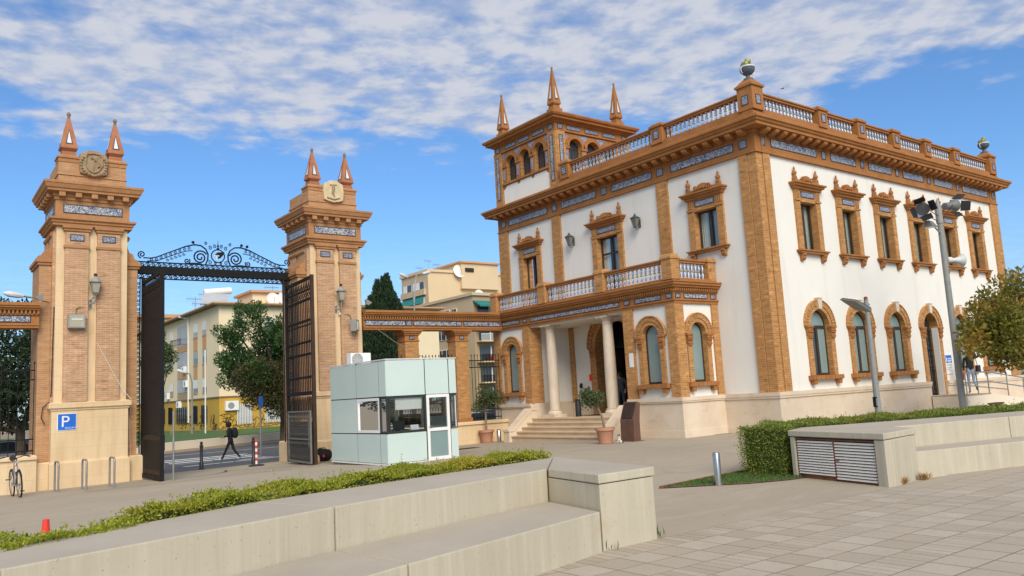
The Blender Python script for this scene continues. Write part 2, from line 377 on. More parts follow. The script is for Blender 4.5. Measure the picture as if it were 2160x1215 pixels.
def glass(name, tint, fr=.35, rough=.02):
    t = NT(name); out = t.n['Material Output']; tr = t.N('ShaderNodeBsdfTransparent'); tr.inputs[0].default_value = (*tint, 1)
    gl = t.N('ShaderNodeBsdfGlossy'); gl.inputs['Roughness'].default_value = rough; gl.inputs[0].default_value = (.9, .93, .95, 1)
    lw = t.N('ShaderNodeLayerWeight'); lw.inputs[0].default_value = fr; ms = t.N('ShaderNodeMixShader'); t.l.new(t.rng(lw.outputs['Fresnel'], 0, 1, .06, 1), ms.inputs[0])
    t.l.new(tr.outputs[0], ms.inputs[1]); t.l.new(gl.outputs[0], ms.inputs[2]); t.l.new(ms.outputs[0], out.inputs[0])
glass('glass_clear', (.90, .94, .92), .25)
simple('glass_frosted', (.22, .30, .29), (.19, .265, .26), 1.2, .16, spec=.6)
simple('glass_dark', (.035, .045, .05), (.05, .06, .065), 1.5, .05, spec=.7)
t = NT('kiosk_panel'); t.col(t.mix(t.rng(t.noise(t.pos(), .8, 3), .35, .7), (.56, .66, .615), (.53, .63, .585))).rough(.13).set(Specular_IOR_Level=.5, Coat_Weight=.3, Coat_Roughness=.05)
# big ground sheets
t = NT('plaza_concrete'); p = t.pos(); c = t.mix(t.rng(t.noise(p, .22, 5, .6), .32, .7), (.40, .34, .255), (.34, .285, .215))
c = t.mix(t.rng(t.noise(t.map(p, (.55, 2.2, 1), rot=(0, 0, .5)), 1.1, 5, .7, .3), .52, .74, 0, .6), c, (.47, .405, .315))
c = t.mix(t.rng(t.noise(p, .6, 4, .7, .6), .60, .78, 0, .5), c, (.235, .175, .125))
c = t.mix(t.rng(t.noise(p, 34, 2, .7), .45, .75, 0, .25), c, (.22, .17, .125)); c = t.mix(t.rng(t.noise(p, 5.5, 2, .5), .70, .74, 0, .55), c, (.19, .15, .115)); t.col(c).rough(.8).set(Specular_IOR_Level=.3); t.bump(t.noise(p, 26, 5, .7), .25, .01)
t = NT('bench_concrete'); p = t.pos(); c = t.mix(t.rng(t.noise(p, .8, 4, .6), .3, .7), (.51, .455, .345), (.45, .40, .30))
st = t.noise(t.map(p, (9, 9, .45)), 1, 4, .65); c = t.mix(t.rng(st, .50, .70, 0, .5), c, (.60, .545, .425)); c = t.mix(t.rng(st, .28, .43, .38, 0), c, (.37, .325, .24)); st2 = t.noise(t.map(p, (30, 30, .6)), 1, 3, .6); c = t.mix(t.rng(st2, .58, .72, 0, .22), c, (.37, .33, .25))
c = t.mix(t.rng(t.noise(p, 1.7, 4, .7), .6, .8, 0, .35), c, (.40, .29, .165))
c = t.mix(t.rng(t.noise(p, 30, 2, .7), .66, .74, 0, .55), c, (.20, .15, .10)); t.col(c).rough(.78).set(Specular_IOR_Level=.3); t.bump(t.noise(p, 22, 5, .7), .22, .008)
t = NT('bench_top'); p = t.pos(); c = t.mix(t.rng(t.noise(p, .9, 5, .65), .3, .7), (.43, .375, .30), (.365, .315, .25))
c = t.mix(t.rng(t.noise(p, 28, 2, .7), .62, .76, 0, .4), c, (.24, .19, .14)); t.col(c).rough(.78); t.bump(t.noise(p, 22, 5, .7), .22, .008)
t = NT('slab'); p = t.pos(); g = t.N('ShaderNodeObjectInfo'); c = t.mix(g.outputs['Random'], (.44, .38, .305), (.355, .30, .225))
c = t.mix(t.rng(t.noise(p, 1.6, 5, .65), .4, .75, 0, .6), c, (.36, .30, .24)); c = t.mix(t.rng(t.noise(p, 40, 2, .7), .5, .75, 0, .3), c, (.23, .18, .135))
t.col(c).rough(.75).set(Specular_IOR_Level=.3); t.bump(t.noise(p, 30, 4, .7), .2, .006)
simple('slab_joint', (.15, .115, .08), (.24, .195, .145), 1.3, .95, .3)
simple('asphalt', (.075, .075, .082), (.10, .097, .10), .5, .8, .2, fine=.25)
simple('kerb', (.36, .30, .22), (.30, .245, .175), 2, .85, .2)
simple('earth', (.22, .165, .105), (.29, .225, .15), 1.5, .95, .4)
simple('parapet_cream', (.80, .69, .54), (.74, .63, .48), .5, .8)
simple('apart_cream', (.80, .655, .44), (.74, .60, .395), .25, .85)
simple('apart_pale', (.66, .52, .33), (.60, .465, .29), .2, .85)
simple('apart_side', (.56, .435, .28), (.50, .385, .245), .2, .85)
simple('apart_yellow', (.56, .345, .05), (.49, .285, .045), .4, .85, fine=.15)
simple('apart_peach', (.58, .33, .17), (.52, .29, .145), .4, .85)
simple('apart_tan', (.42, .30, .185), (.36, .25, .15), .5, .85)
simple('shutter', (.42, .435, .45), (.36, .375, .39), 1, .6)
simple('roof_edge', (.22, .14, .085), (.17, .11, .065), 1, .85)
simple('awning_green', (.02, .20, .185), (.018, .17, .16), 1, .7)
simple('awning_blue', (.02, .12, .36), (.018, .10, .30), 1, .7)
simple('graffiti', (.035, .03, .028), rough=.8)
simple('car_white', (.70, .70, .70), rough=.2, spec=.6)
simple('car_dark', (.02, .022, .026), rough=.2, spec=.6)
simple('car_silver', (.34, .36, .38), rough=.25, metal=.4)
simple('tail_red', (.35, .015, .012), rough=.25)
simple('headlamp', (.65, .66, .66), rough=.15)
simple('lantern_grey', (.10, .105, .10), (.075, .08, .075), 6, .55)
simple('lantern_pane', (.20, .19, .16), (.16, .155, .13), 6, .25, spec=.5)
simple('mesh_grey', (.13, .125, .115), (.10, .095, .09), 6, .5, metal=.3)
simple('lens_dark', (.05, .055, .06), (.07, .075, .08), 6, .1, spec=.6)
simple('light_body', (.17, .17, .165), (.13, .13, .125), 6, .5)
simple('mesh_light', (.24, .23, .21), (.19, .18, .165), 6, .5, metal=.3)
# ================================================================== the ground
XP, YP, XF, YC, YPL, YML, XR = 20.194, 17.711, 22.343, 15.582, 27.75, 29.895, 40.5
def ground_grid(name, x0, x1, y0, y1, step, mat, dz=0.0, zf=gz):
    nx = int((x1 - x0) / step) + 1; ny = int((y1 - y0) / step) + 1; m = MB()
    vs = [(x0 + i * (x1 - x0) / nx, y0 + j * (y1 - y0) / ny) for j in range(ny + 1) for i in range(nx + 1)]
    m.add([(a, b, zf(a, b) + dz) for a, b in vs], [(j * (nx + 1) + i, j * (nx + 1) + i + 1, (j + 1) * (nx + 1) + i + 1, (j + 1) * (nx + 1) + i) for j in range(ny) for i in range(nx)])
    return m.build(name, mat, fix=False)
def far_z(x, y): return min(gz(x, y), -0.0) - 0.03
structure(MB().add([(-2500, -2500, -.75), (2500, -2500, -.75), (2500, 2500, -.75), (-2500, 2500, -.75)], [(0, 1, 2, 3)]).build('ground', 'earth', fix=False))
def plaza_poly():
    m = MB(); xs = list(np.arange(-30, 60.1, 2.0)); ys = list(np.arange(-30, 27.1, 1.5)) + [28.4]
    n = len(xs)
    m.add([(a, b, gz(a, b)) for b in ys for a in xs], [(j * n + i, j * n + i + 1, (j + 1) * n + i + 1, (j + 1) * n + i) for j in range(len(ys) - 1) for i in range(n - 1)])
    return m.build('plaza', 'plaza_concrete', fix=False)
plaza = structure(plaza_poly())
# ================================================================== main building
house = thing('museum_building', 'white two storey building with brick trim, blue tiles, balustrades and a corner turret', 'building', (XF, YC, 0))
def rect(a, b, c, d): return [(a, c), (b, c), (b, d), (a, d)]
def arch_pts(c, r, zs, zb, n=14, out=0.0):
    p = [(c - r, zb), (c + r, zb)]
    for k in range(n + 1):
        a = math.pi * k / n; p.append((c + r * math.cos(a), zs + r * math.sin(a)))
    return p
UW = [25.0 + 2.598 * k for k in range(6)]                                # window axes on the long side
FW = [(17.78, .50, 6.33), (22.74, .60, 5.0), (27.70, .50, 5.0)]         # front: axis, half width, bottom
hol = [rect(x - .56, x + .56, 6.0, 7.78) for x in UW] + [arch_pts(x, .62, 3.42, .73 if i == 3 else 1.7) for i, x in enumerate(UW)]
MB().sheet(rect(XF, XR, -.1, 10.3), hol, YC, 'y').build('plaster_wall', 'plaster', house, fix=False)
DY, DR, DZ = 22.80, 1.02, 3.36                                             # entrance arch
holf = [rect(c - h - .08, c + h + .08, zb - .03, 7.78) for c, h, zb in FW] + [arch_pts(DY, DR + .12, DZ, .70)]
MB().sheet(rect(YC, YML, -.1, 10.3), holf, XF, 'x').build('plaster_wall', 'plaster', house, fix=False)
MB().add([(XR, YC, -.1), (XR, YML, -.1), (XR, YML, 10.3), (XR, YC, 10.3), (XF, YML, 10.3), (XF, YML, -.1)], [(0, 1, 2, 3), (1, 5, 4, 2)]).build('plaster_wall', 'plaster', house, fix=False)
MB().box(XF + .02, XR - .02, YC + .02, YML - .02, 10.22, 10.30).build('roof', 'kerb', house)
MB().box(XF + .1, XR - .1, YC + .1, YML - .1, .62, .72).build('hall_floor', 'step_stone', house)
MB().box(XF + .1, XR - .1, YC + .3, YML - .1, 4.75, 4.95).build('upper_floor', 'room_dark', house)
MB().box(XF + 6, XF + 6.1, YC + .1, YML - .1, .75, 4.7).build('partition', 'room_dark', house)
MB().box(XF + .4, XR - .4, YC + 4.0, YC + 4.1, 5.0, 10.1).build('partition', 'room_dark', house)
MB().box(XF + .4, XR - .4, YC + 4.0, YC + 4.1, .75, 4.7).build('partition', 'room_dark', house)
# plinth in three courses
for z0, z1, e in ((-.1, .20, .14), (.20, 1.10, .11), (1.10, 1.17, .15), (1.17, 1.29, .17)):
    m = MB(); x3 = UW[3]
    m.box(XF - e, x3 - .68, YC - e, YC + .05, z0, z1).box(XF - e, XF + .05, YC + .05, YP, z0, z1); m.build('plinth_course', 'limestone', house)
    MB().box(x3 + .68, XR + e, YC - e, YC + .05, z0, z1).build('plinth_course', 'limestone', house)
# brick strips
for a, b in ((22.343 + .30, 23.02), (39.82, 40.5 + .05)): MB().box(a, b, YC - .08, YC + .02, 1.29, 9.19).build('pilaster', 'brick_house', house)
MB().box(XF - .05, XF + .28, YC - .05, YC + .28, 1.29, 9.19).build('pilaster', 'brick_house', house)
MB().box(XF - .08, XF + .02, YC + .30, 16.22, 1.29, 9.19).build('pilaster', 'brick_house', house)
for a, b in ((19.43, 19.97), (25.50, 26.05), (29.23, 29.93)): MB().box(XF - .08, XF + .02, a, b, 4.9 if b < 29 else .7, 9.19).build('pilaster', 'brick_house', house)
for a, b in ((20.20, 20.6), (25.15, 25.72)): MB().box(XF - .06, XF + .02, a, b, 1.2, 4.4).build('pilaster', 'brick_house', house)
for a, b in ((20.0, DY - 1.5), (DY + 1.5, 25.4)): MB().box(XF - .10, XF + .01, a, b, .72, 1.2).build('wainscot', 'limestone', house)
# frieze
m = MB(); m.box(XF - .07, XR + .07, YC - .07, YC + .02, 9.19, 9.84).box(XF - .07, XF + .02, YC + .02, YML + .03, 9.19, 9.84).build('frieze', 'terracotta', house)
m = MB(); m.box(XF - .11, XR + .11, YC - .11, YC - .07, 9.19, 9.235).box(XF - .11, XF - .07, YC - .07, YML + .07, 9.19, 9.235).build('frieze_moulding', 'terracotta', house)
for e in (22.343 + .28, 39.86): MB().box(e - .03, e + .03, YC - .10, YC - .07, 9.235, 9.84).build('frieze_strip', 'terracotta', house)
def tile_panel(axis, a, b, z0, z1, plane, parent, sign=-1, mat='azulejo', e=.022):
    """tile panel with dark border and brick moulding on the wall plane (axis 'y' faces -y, 'x' faces -x)"""
    def bx(m, a, b, c, d, p0, p1): return m.box(a, b, p0, p1, c, d) if axis == 'y' else m.box(p0, p1, a, b, c, d)
    o = bx(MB(), a, b, z0, z1, plane - .012, plane + .005).build('tile_panel', mat, parent)
    m = MB(); bx(m, a - e, b + e, z1, z1 + e, plane - .02, plane + .004); bx(m, a - e, b + e, z0 - e, z0, plane - .02, plane + .004)
    bx(m, a - e, a, z0, z1, plane - .02, plane + .004); bx(m, b, b + e, z0, z1, plane - .02, plane + .004); m.build('tile_border', 'tile_edge', o)
    return o
for i, x in enumerate(UW):
    tile_panel('y', x - .82 if i else 23.17, x + .82 if i < 5 else 39.6, 9.47, 9.72, YC - .07, house)
    tile_panel('y', x + 1.20, x + 1.40, 9.47, 9.72, YC - .07, house, mat='azulejo_small') if i < 5 else None
for x in (22.72, 40.22): tile_panel('y', x - .09, x + .09, 9.47, 9.73, YC - .07, house, mat='azulejo_small')
for a, b in ((16.40, 19.15), (20.15, 22.25), (23.20, 25.30), (26.30, 29.05)): tile_panel('x', a, b, 9.42, 9.66, XF - .07, house)
for c in (15.98, 19.70, 22.72, 25.80, 29.5): tile_panel('x', c - .13, c + .13, 9.42, 9.66, XF - .07, house, mat='azulejo_small')
def cornice(m, x0, x1, y0, y1, prof, cap=True):
    n = len(prof); vs = []
    for e, z in prof: vs += [(x0 - e, y0 - e, z), (x1 + e, y0 - e, z), (x1 + e, y1 + e, z), (x0 - e, y1 + e, z)]
    fs = [(i * 4 + k, i * 4 + (k + 1) % 4, (i + 1) * 4 + (k + 1) % 4, (i + 1) * 4 + k) for i in range(n - 1) for k in range(4)]
    if cap: fs.append(tuple((n - 1) * 4 + k for k in range(4)))
    return m.add(vs, fs)
cornice(MB(), XF, XR, YC, YML, [(0, 9.82), (.10, 9.84), (.10, 9.88), (.14, 9.90), (.14, 9.955), (.50, 9.96), (.50, 10.06), (.55, 10.08), (.57, 10.15), (.62, 10.17), (.62, 10.25), (.58, 10.28), (-.1, 10.36)]).build('cornice', 'terracotta', house)
bk = MB(); bk.prism([(0, 9.80), (-.10, 9.78), (-.26, 9.80), (-.36, 9.84), (-.39, 9.90), (-.36, 9.957), (0, 9.957)], -.095, .095, 'x'); bkm = bk.mesh('bracket', 'terracotta')
nb = 38
for i in range(nb): put(bkm, 'bracket', house, TR(XF - .02 + (XR - XF + .04) * (i + .5) / nb, YC - .09, 0))
nb = 30
for i in range(nb): put(bkm, 'bracket', house, TR(XF - .09, YC + (YML - YC) * (i + .5) / nb, 0, -math.pi / 2))
MIRX = Matrix.Scale(-1, 4, (1, 0, 0))
# ---- window pieces (local: x along the wall, -y outwards, z up)
def upper_window_meshes(h, zb, crest=True, hw=.98):
    d = {}; j = h + .27
    d['jamb'] = MB().box(h, j, -.09, .30, zb - .1, 7.72).mesh('jamb', 'brick_house')
    m = MB(); m.box(-j + .004, j - .004, -.075, .296, 7.72, 8.16)
    m.box(-j - .03, -h + .0, -.12, -.085, 7.74, 7.82).box(h, j + .03, -.12, -.085, 7.74, 7.82)
    for s in (-1, 1):
        for q in range(3): m.box(s * (h + .045 + q * .075), s * (h + .09 + q * .075), -.105, -.07, 7.84, 8.12)
    d['surround'] = m.mesh('window', 'brick_house')
    m = MB(); cornice(m, -j, j, -.09, .05, [(.0, 8.12), (.06, 8.16), (.06, 8.21), (.14, 8.25), (.14, 8.29), (.20, 8.32), (.20, 8.37), (.0, 8.42)]); d['hood'] = m.mesh('hood', 'terracotta')
    m = MB()
    pr = [(-j + .02, 8.39), (j - .02, 8.39), (j - .02, 8.55), (j - .16, 8.55), (j - .20, 8.47), (h * .62, 8.50), (h * .5, 8.57), (h * .28, 8.64), (0, 8.66), (-h * .28, 8.64), (-h * .5, 8.57), (-h * .62, 8.50), (-j + .20, 8.47), (-j + .16, 8.55), (-j + .02, 8.55)]
    m.prism(pr, -.13, -.02, 'y')
    for s in (-1, 1):
        sp = [(s * (h * .55 + .10 * math.cos(a) * (1 - a / 9)), -.15, 8.50 + .10 * math.sin(a) * (1 - a / 9)) for a in np.linspace(0, 7, 14)]; m.tube(sp, .028, 5)
    m.tube([(s * .01, -.15, 8.5 + .05 * math.cos(s)) for s in range(-14, 15, 4)], .035, 5)
    d['crest'] = m.mesh('crest', 'terracotta')
    d['finial'] = MB().lathe([(.075, 0), (.075, .05), (.035, .07), (.08, .13), (.085, .18), (.04, .25), (.03, .30), (.045, .32), (.02, .36), (.004, .40)], n=8).mesh('finial', 'terracotta', True)
    m = MB(); m.box(-j - .06, j + .06, -.17, .28, zb - .13, zb - .06).box(-j - .12, j + .12, -.21, .1, zb - .06, zb - .012).box(-h + .002, h - .002, -.10, .29, zb - .012, zb + .012); d['sill'] = m.mesh('sill', 'terracotta')
    d['bracket'] = MB().prism([(0, zb - .14), (-.17, zb - .14), (-.17, zb - .20), (-.13, zb - .24), (-.13, zb - .31), (-.08, zb - .38), (0, zb - .38)], -.085, .085, 'x').mesh('sill_bracket', 'terracotta')
    d['tile'] = MB().box(-h + .1, h - .1, -.088, -.07, 7.90, 8.06).mesh('tile_panel', 'azulejo_small')
    m = MB()
    for q in ((-h + .09, -h + .075, 7.88, 8.08), (h - .09, h - .075, 7.88, 8.08)): m.box(q[0], q[1], -.096, -.07, q[2], q[3])
    m.box(-h + .075, h - .075, -.096, -.07, 8.06, 8.08).box(-h + .075, h - .075, -.096, -.07, 7.88, 7.90); d['tile_border'] = m.mesh('tile_border', 'tile_edge')
    m = MB(); y0, y1 = .17, .23; f = .055
    m.box(-h, -h + f, y0, y1, zb, 7.72).box(h - f, h, y0, y1, zb, 7.72).box(-h + f, h - f, y0, y1, 7.72 - f, 7.72).box(-h + f, h - f, y0, y1, zb, zb + f).box(-.06, .06, y0 - .01, y1, zb + f, 7.72 - f)
    if h > .55: m.box(-h + f, -.06, y0, y1, 7.02, 7.09).box(.06, h - f, y0, y1, 7.02, 7.09)
    d['frame'] = m.mesh('window_frame', 'frame_brown')
    for k, s in (('paneL', -1), ('paneR', 1)):
        d[k] = MB().add([(s * .06, .2, zb + f), (s * (h - f), .2, zb + f), (s * (h - f), .2, 7.72 - f), (s * .06, .2, 7.72 - f)], [(0, 1, 2, 3)]).mesh('pane', 'glass_clear', fix=False)
    m = MB()
    for s in (-1, 1):
        n = 16; xs = [s * (h * .10 + (h * .92) * k / n) for k in range(n + 1)]
        vs = [(x, .30 + .03 * math.sin(k * 1.9), z) for z in (zb, 7.75) for k, x in enumerate(xs)]; m.add(vs, [(k, k + 1, n + 2 + k, n + 1 + k) for k in range(n)])
    d['curtain'] = m.mesh('curtain', 'curtain', fix=False); d['h'] = h; d['j'] = j
    return d
def place_upper(d, M, sill=True):
    w_ = put(d['surround'], 'window', house, M)
    put(d['jamb'], 'jamb', w_, M); put(d['jamb'], 'jamb', w_, M @ MIRX)
    put(d['hood'], 'hood', w_, M); put(d['crest'], 'crest', w_, M); t_ = put(d['tile'], 'tile_panel', w_, M); put(d['tile_border'], 'tile_border', w_, M)
    for s in (-1, 1): put(d['finial'], 'finial', w_, M @ Matrix.Translation((s * (d['j'] - .10), -.08, 8.55)))
    if sill:
        put(d['sill'], 'sill', w_, M)
        for s in (-1, 1): put(d['bracket'], 'sill_bracket', w_, M @ Matrix.Translation((s * (d['j'] - .12), -.01, 0)))
    put(d['frame'], 'window_frame', w_, M); put(d['paneL'], 'pane', w_, M); put(d['paneR'], 'pane', w_, M); put(d['curtain'], 'curtain', w_, M)
dr = upper_window_meshes(.475, 6.03)
for x in UW: place_upper(dr, TR(x, YC, 0))
df = upper_window_meshes(.50, 6.35); place_upper(df, TR(XF, 17.78, 0, -math.pi / 2))
dm = upper_window_meshes(.60, 5.02); place_upper(dm, TR(XF, 22.74, 0, -math.pi / 2), False)
dl = upper_window_meshes(.50, 5.02); place_upper(dl, TR(XF, 27.70, 0, -math.pi / 2), False)
def arch_ring(m, r0, r1, zs, y0, y1, n=17, a0=0.0, a1=math.pi, gap=.012):
    for k in range(n):
        b0 = a0 + (a1 - a0) * k / n + gap; b1 = a0 + (a1 - a0) * (k + 1) / n - gap
        q = [(r * math.cos(a), zs + r * math.sin(a)) for r, a in ((r0, b0), (r1, b0), (r1, b1), (r0, b1))]
        yy = y0 - (.006 if k % 2 else 0); m.add([(a, yy, z) for a, z in q] + [(a, y1, z) for a, z in q], [(0, 1, 2, 3), (7, 6, 5, 4), (0, 1, 5, 4), (1, 2, 6, 5), (2, 3, 7, 6), (3, 0, 4, 7)])
    return m
def ring_solid(m, r0, r1, zs, y0, y1, n=20):
    pts = [(r1 * math.cos(math.pi * k / n), zs + r1 * math.sin(math.pi * k / n)) for k in range(n + 1)] + [(r0 * math.cos(math.pi * k / n), zs + r0 * math.sin(math.pi * k / n)) for k in range(n, -1, -1)]
    return m.prism(pts, y0, y1, 'y')
def capital_mesh(a, b):
    m = MB(); m.box(a - .03, b + .06, -.15, .02, -.06, .0).box(a - .015, b + .03, -.125, .02, -.10, -.06)
    m.frust(a + .0, b + .0, -.10, .0, -.30, -.10, -.02)
    for k in range(3):
        c = a + (b - a) * (.18 + .32 * k); sp = [(c + .045 * math.cos(t), -.125, -.17 + .045 * math.sin(t)) for t in np.linspace(-2.5, 3, 8)]; m.tube(sp, .022, 5)
    m.box(a - .01, b + .01, -.115, .0, -.33, -.30).frust(a + .03, b - .03, -.10, 0, -.42, -.33, -.03)
    return m
def arch_window_meshes(r, ro, zs, zb, stone_key=True, door=False, jw=None):
    d = {}; jo = ro - .07
    d['jamb'] = MB().box(r, jo, -.07, .30, zb, zs).mesh('jamb', 'brick_house')
    m = MB(); arch_ring(m, r + (ro - r) * .44, ro, zs, -.085, .30, 23); ring_solid(m, ro, ro + .035, zs, -.11, .02); d['arch'] = m.mesh('arch', 'brick_house'); d['key0'] = ring_solid(MB(), r, r + (ro - r) * .42, zs, -.065, .296).mesh('window', 'brick_house')
    d['cap'] = capital_mesh(r + .005, jo + .005).mesh('capital', 'terracotta')
    m = MB(); m.prism([(-.09, zs + r + .02), (.09, zs + r + .02), (.125, zs + ro + .06), (-.125, zs + ro + .06)], -.14, .1, 'y').box(-.135, .135, -.16, .05, zs + ro + .06, zs + ro + .10); d['key'] = m.mesh('keystone', 'limestone')
    m = MB(); m.box(-jo - .12, jo + .12, -.19, .1, zb - .15, zb - .005)
    for k in range(13): m.box(-jo - .12 + k * (2 * jo + .24) / 13 + .008, -jo - .12 + (k + 1) * (2 * jo + .24) / 13 - .008, -.20 - .006 * (k % 2), -.17, zb - .145, zb - .01)
    d['sill'] = m.mesh('sill', 'terracotta'); d['bracket'] = MB().frust(-.08, .08, -.15, .0, zb - .31, zb - .15, -.02).mesh('sill_bracket', 'terracotta')
    m = MB(); f = .05; y0, y1 = .12, .18
    m.box(-r, -r + f, y0, y1, zb, zs).box(r - f, r, y0, y1, zb, zs); ring_solid(m, r - f, r, zs, y0, y1); m.box(-r + f, r - f, y0, y1, zb, zb + f + .02)
    if stone_key: m.box(-r + f, r - f, y0 - .01, y1, zs - .07, zs + .03).box(-.06, .06, y0 - .01, y1, zb + f + .02, zs - .07)
    d['frame'] = m.mesh('window_frame', 'frame_brown')
    d['fan'] = MB().prism(arch_pts(0, r - f + .004, zs, zs - .02), .145, .155, 'y').mesh('pane', 'glass_frosted')
    for k, s in (('paneL', -1), ('paneR', 1)): d[k] = MB().box(0, s * (r - f + .004), .144, .156, zb + f, zs - .02).mesh('pane', 'glass_frosted')
    d['paneD'] = MB().box(0, -(r - f + .004), .144, .156, zb + f, zs - .02).mesh('pane', 'glass_dark')
    d['jo'] = jo; d['zs'] = zs; d['zb'] = zb; return d
def place_arch(d, M, key=True, sill=True, dark=False, door=False):
    w_ = put(d['key0'], 'side_door' if door else 'window', house, M); put(d['arch'], 'arch', w_, M); put(d['jamb'], 'jamb', w_, M); put(d['jamb'], 'jamb', w_, M @ MIRX)
    put(d['cap'], 'capital', w_, M @ Matrix.Translation((0, 0, d['zs']))); put(d['cap'], 'capital', w_, M @ Matrix.Translation((0, 0, d['zs'])) @ MIRX)
    if key: put(d['key'], 'keystone', w_, M)
    if sill:
        put(d['sill'], 'sill', w_, M)
        for s in (-1, 1): put(d['bracket'], 'sill_bracket', w_, M @ Matrix.Translation((s * (d['jo'] - .06), -.005, 0)))
    if not door:
        put(d['frame'], 'window_frame', w_, M); put(d['fan'], 'pane', w_, M); put(d['paneD' if dark else 'paneL'], 'pane', w_, M); put(d['paneR'], 'pane', w_, M)
    return w_
da = arch_window_meshes(.56, .87, 3.42, 1.76); dd = arch_window_meshes(.56, .87, 3.42, .73, door=True)
for i, x in enumerate(UW):
    if i == 3:
        w_ = place_arch(dd, TR(x, YC, 0), sill=False, door=True)
        # wrought iron door standing back in the arch, stone threshold beneath
        m = MB(); M_ = []
        for k in range(7): q = -.45 + k * .15; m.tube([(x + q, YC + .24, .75), (x + q, YC + .24, 3.42 + math.sqrt(max(0, .50 ** 2 - q * q)))], .012, 5)
        for z in (.8, 1.75, 2.55, 3.3): m.bar((x - .5, YC + .24, z), (x + .5, YC + .24, z), .03)
        for z in np.arange(.95, 3.2, .22):
            for s in (-1, 1): m.tube([(x + s * .3 + .09 * math.cos(a) * (1 - a / 12), YC + .23, z + .09 * math.sin(a) * (1 - a / 12)) for a in np.linspace(0, 8, 12)], .008, 4)
        m.build('door_grille', 'iron', w_)
        MB().prism(arch_pts(x, .555, 3.42, .74), YC + .28, YC + .30, 'y').build('door_leaf', 'glass_dark', w_)
        MB().box(x + .53, x + .558, YC - .05, YC + .2, .74, 3.42).build('door_reveal', 'plaster', w_)
    else: place_arch(da, TR(x, YC, 0), dark=(i == 0))
# ---- roof balustrade
bal = bpy.data.meshes.new('baluster')
def baluster_mesh(hh):
    m = MB(); pr = [(.055, 0), (.055, .06), (.03, .08), (.05, .18), (.058, .30), (.035, .42), (.028, .46), (.055, .48), (.055, .52), (.028, .54), (.035, .58), (.058, .70), (.05, .82), (.03, .92), (.055, .94), (.055, 1)]
    m.lathe([(r, z * hh) for r, z in pr], n=8); me = m.mesh('baluster', 'glazed_white', True); me.materials.append(MAT['glazed_blue']); me.materials.append(MAT['glazed_green'])
    for p in me.polygons:
        z = p.center.z / hh; ang = math.atan2(p.center.y, p.center.x)
        p.material_index = 2 if .45 < z < .55 else (1 if (.1 < z < .44 or .56 < z < .9) and int((ang + 4) * 1.3) % 2 else 0)
    return me
bal1 = baluster_mesh(.46)
def balustrade(parent, a, b, axis, plane, z0, bm, hh, pitch=.205, base=.0, th=.13):
    """balusters, base and rail between a and b"""
    n = max(2, int(round((b - a) / pitch))); s = (b - a) / n
    for i in range(n):
        q = a + s * (i + .5); put(bm, 'baluster', parent, TR(q, plane, z0) if axis == 'x' else TR(plane, q, z0, .4))
    r = MB()
    if axis == 'x': r.box(a, b, plane - th, plane + th, z0 + hh, z0 + hh + .075).box(a, b, plane - th - .04, plane + th + .04, z0 + hh + .075, z0 + hh + .125)
    else: r.box(plane - th, plane + th, a, b, z0 + hh, z0 + hh + .075).box(plane - th - .04, plane + th + .04, a, b, z0 + hh + .075, z0 + hh + .125)
    r.build('rail', 'terracotta', parent)
PB = .02   # balustrade axis behind the wall plane
m = MB(); m.box(XF - .22, XR + .22, YC - .22, YC + .25, 10.30, 10.52).box(XF - .20, XR + .20, YC - .18, YC + .22, 10.52, 10.68)
m.box(XF - .22, XF + .25, YC + .25, 25.4, 10.30, 10.52).box(XF - .18, XF + .22, YC + .22, 25.4, 10.52, 10.68); m.build('parapet', 'terracotta', house)
def roof_post(x, y, hw, top, face, pyr=False):
    m = MB(); m.box(x - hw, x + hw, y - hw, y + hw, 10.60, top - .16).box(x - hw - .05, x + hw + .05, y - hw - .05, y + hw + .05, top - .16, top - .08)
    if pyr: m.frust(x - hw - .02, x + hw + .02, y - hw - .02, y + hw + .02, top - .08, top + .08, .12).box(x - .16, x + .16, y - .16, y + .16, top + .08, top + .13)
    else: m.frust(x - hw - .02, x + hw + .02, y - hw - .02, y + hw + .02, top - .08, top + .0, .06)
    o = m.build('balustrade_post', 'terracotta', house)
    for f in face:
        if f == 'y': tile_panel('y', x - .11, x + .11, 10.80, 11.08, y - hw, o_parent(o), mat='azulejo_small')
        else: tile_panel('x', y - .11, y + .11, 10.80, 11.08, x - hw, o_parent(o), mat='azulejo_small')
def o_parent(o): return house
RP = [22.42] + [26.30 + 2.598 * k for k in range(5)] + [40.25]
for i, x in enumerate(RP): roof_post(x, YC + PB + .02, .27 if 0 < i < 6 else .30, 11.38 if 0 < i < 6 else 11.56, 'yx' if i == 0 else 'y', i in (0, 6))
for i in range(6): balustrade(house, RP[i] + .30, RP[i + 1] - .30, 'x', YC + PB, 10.68, bal1, .47)
FP = [YC + .04, 19.60, 24.86]
for y in FP[1:]: roof_post(XF + PB + .02, y, .27, 11.38, 'x')
balustrade(house, FP[0] + .30, FP[1] - .27, 'y', XF + PB, 10.68, bal1, .47); balustrade(house, FP[1] + .27, FP[2] - .27, 'y', XF + PB, 10.68, bal1, .47)
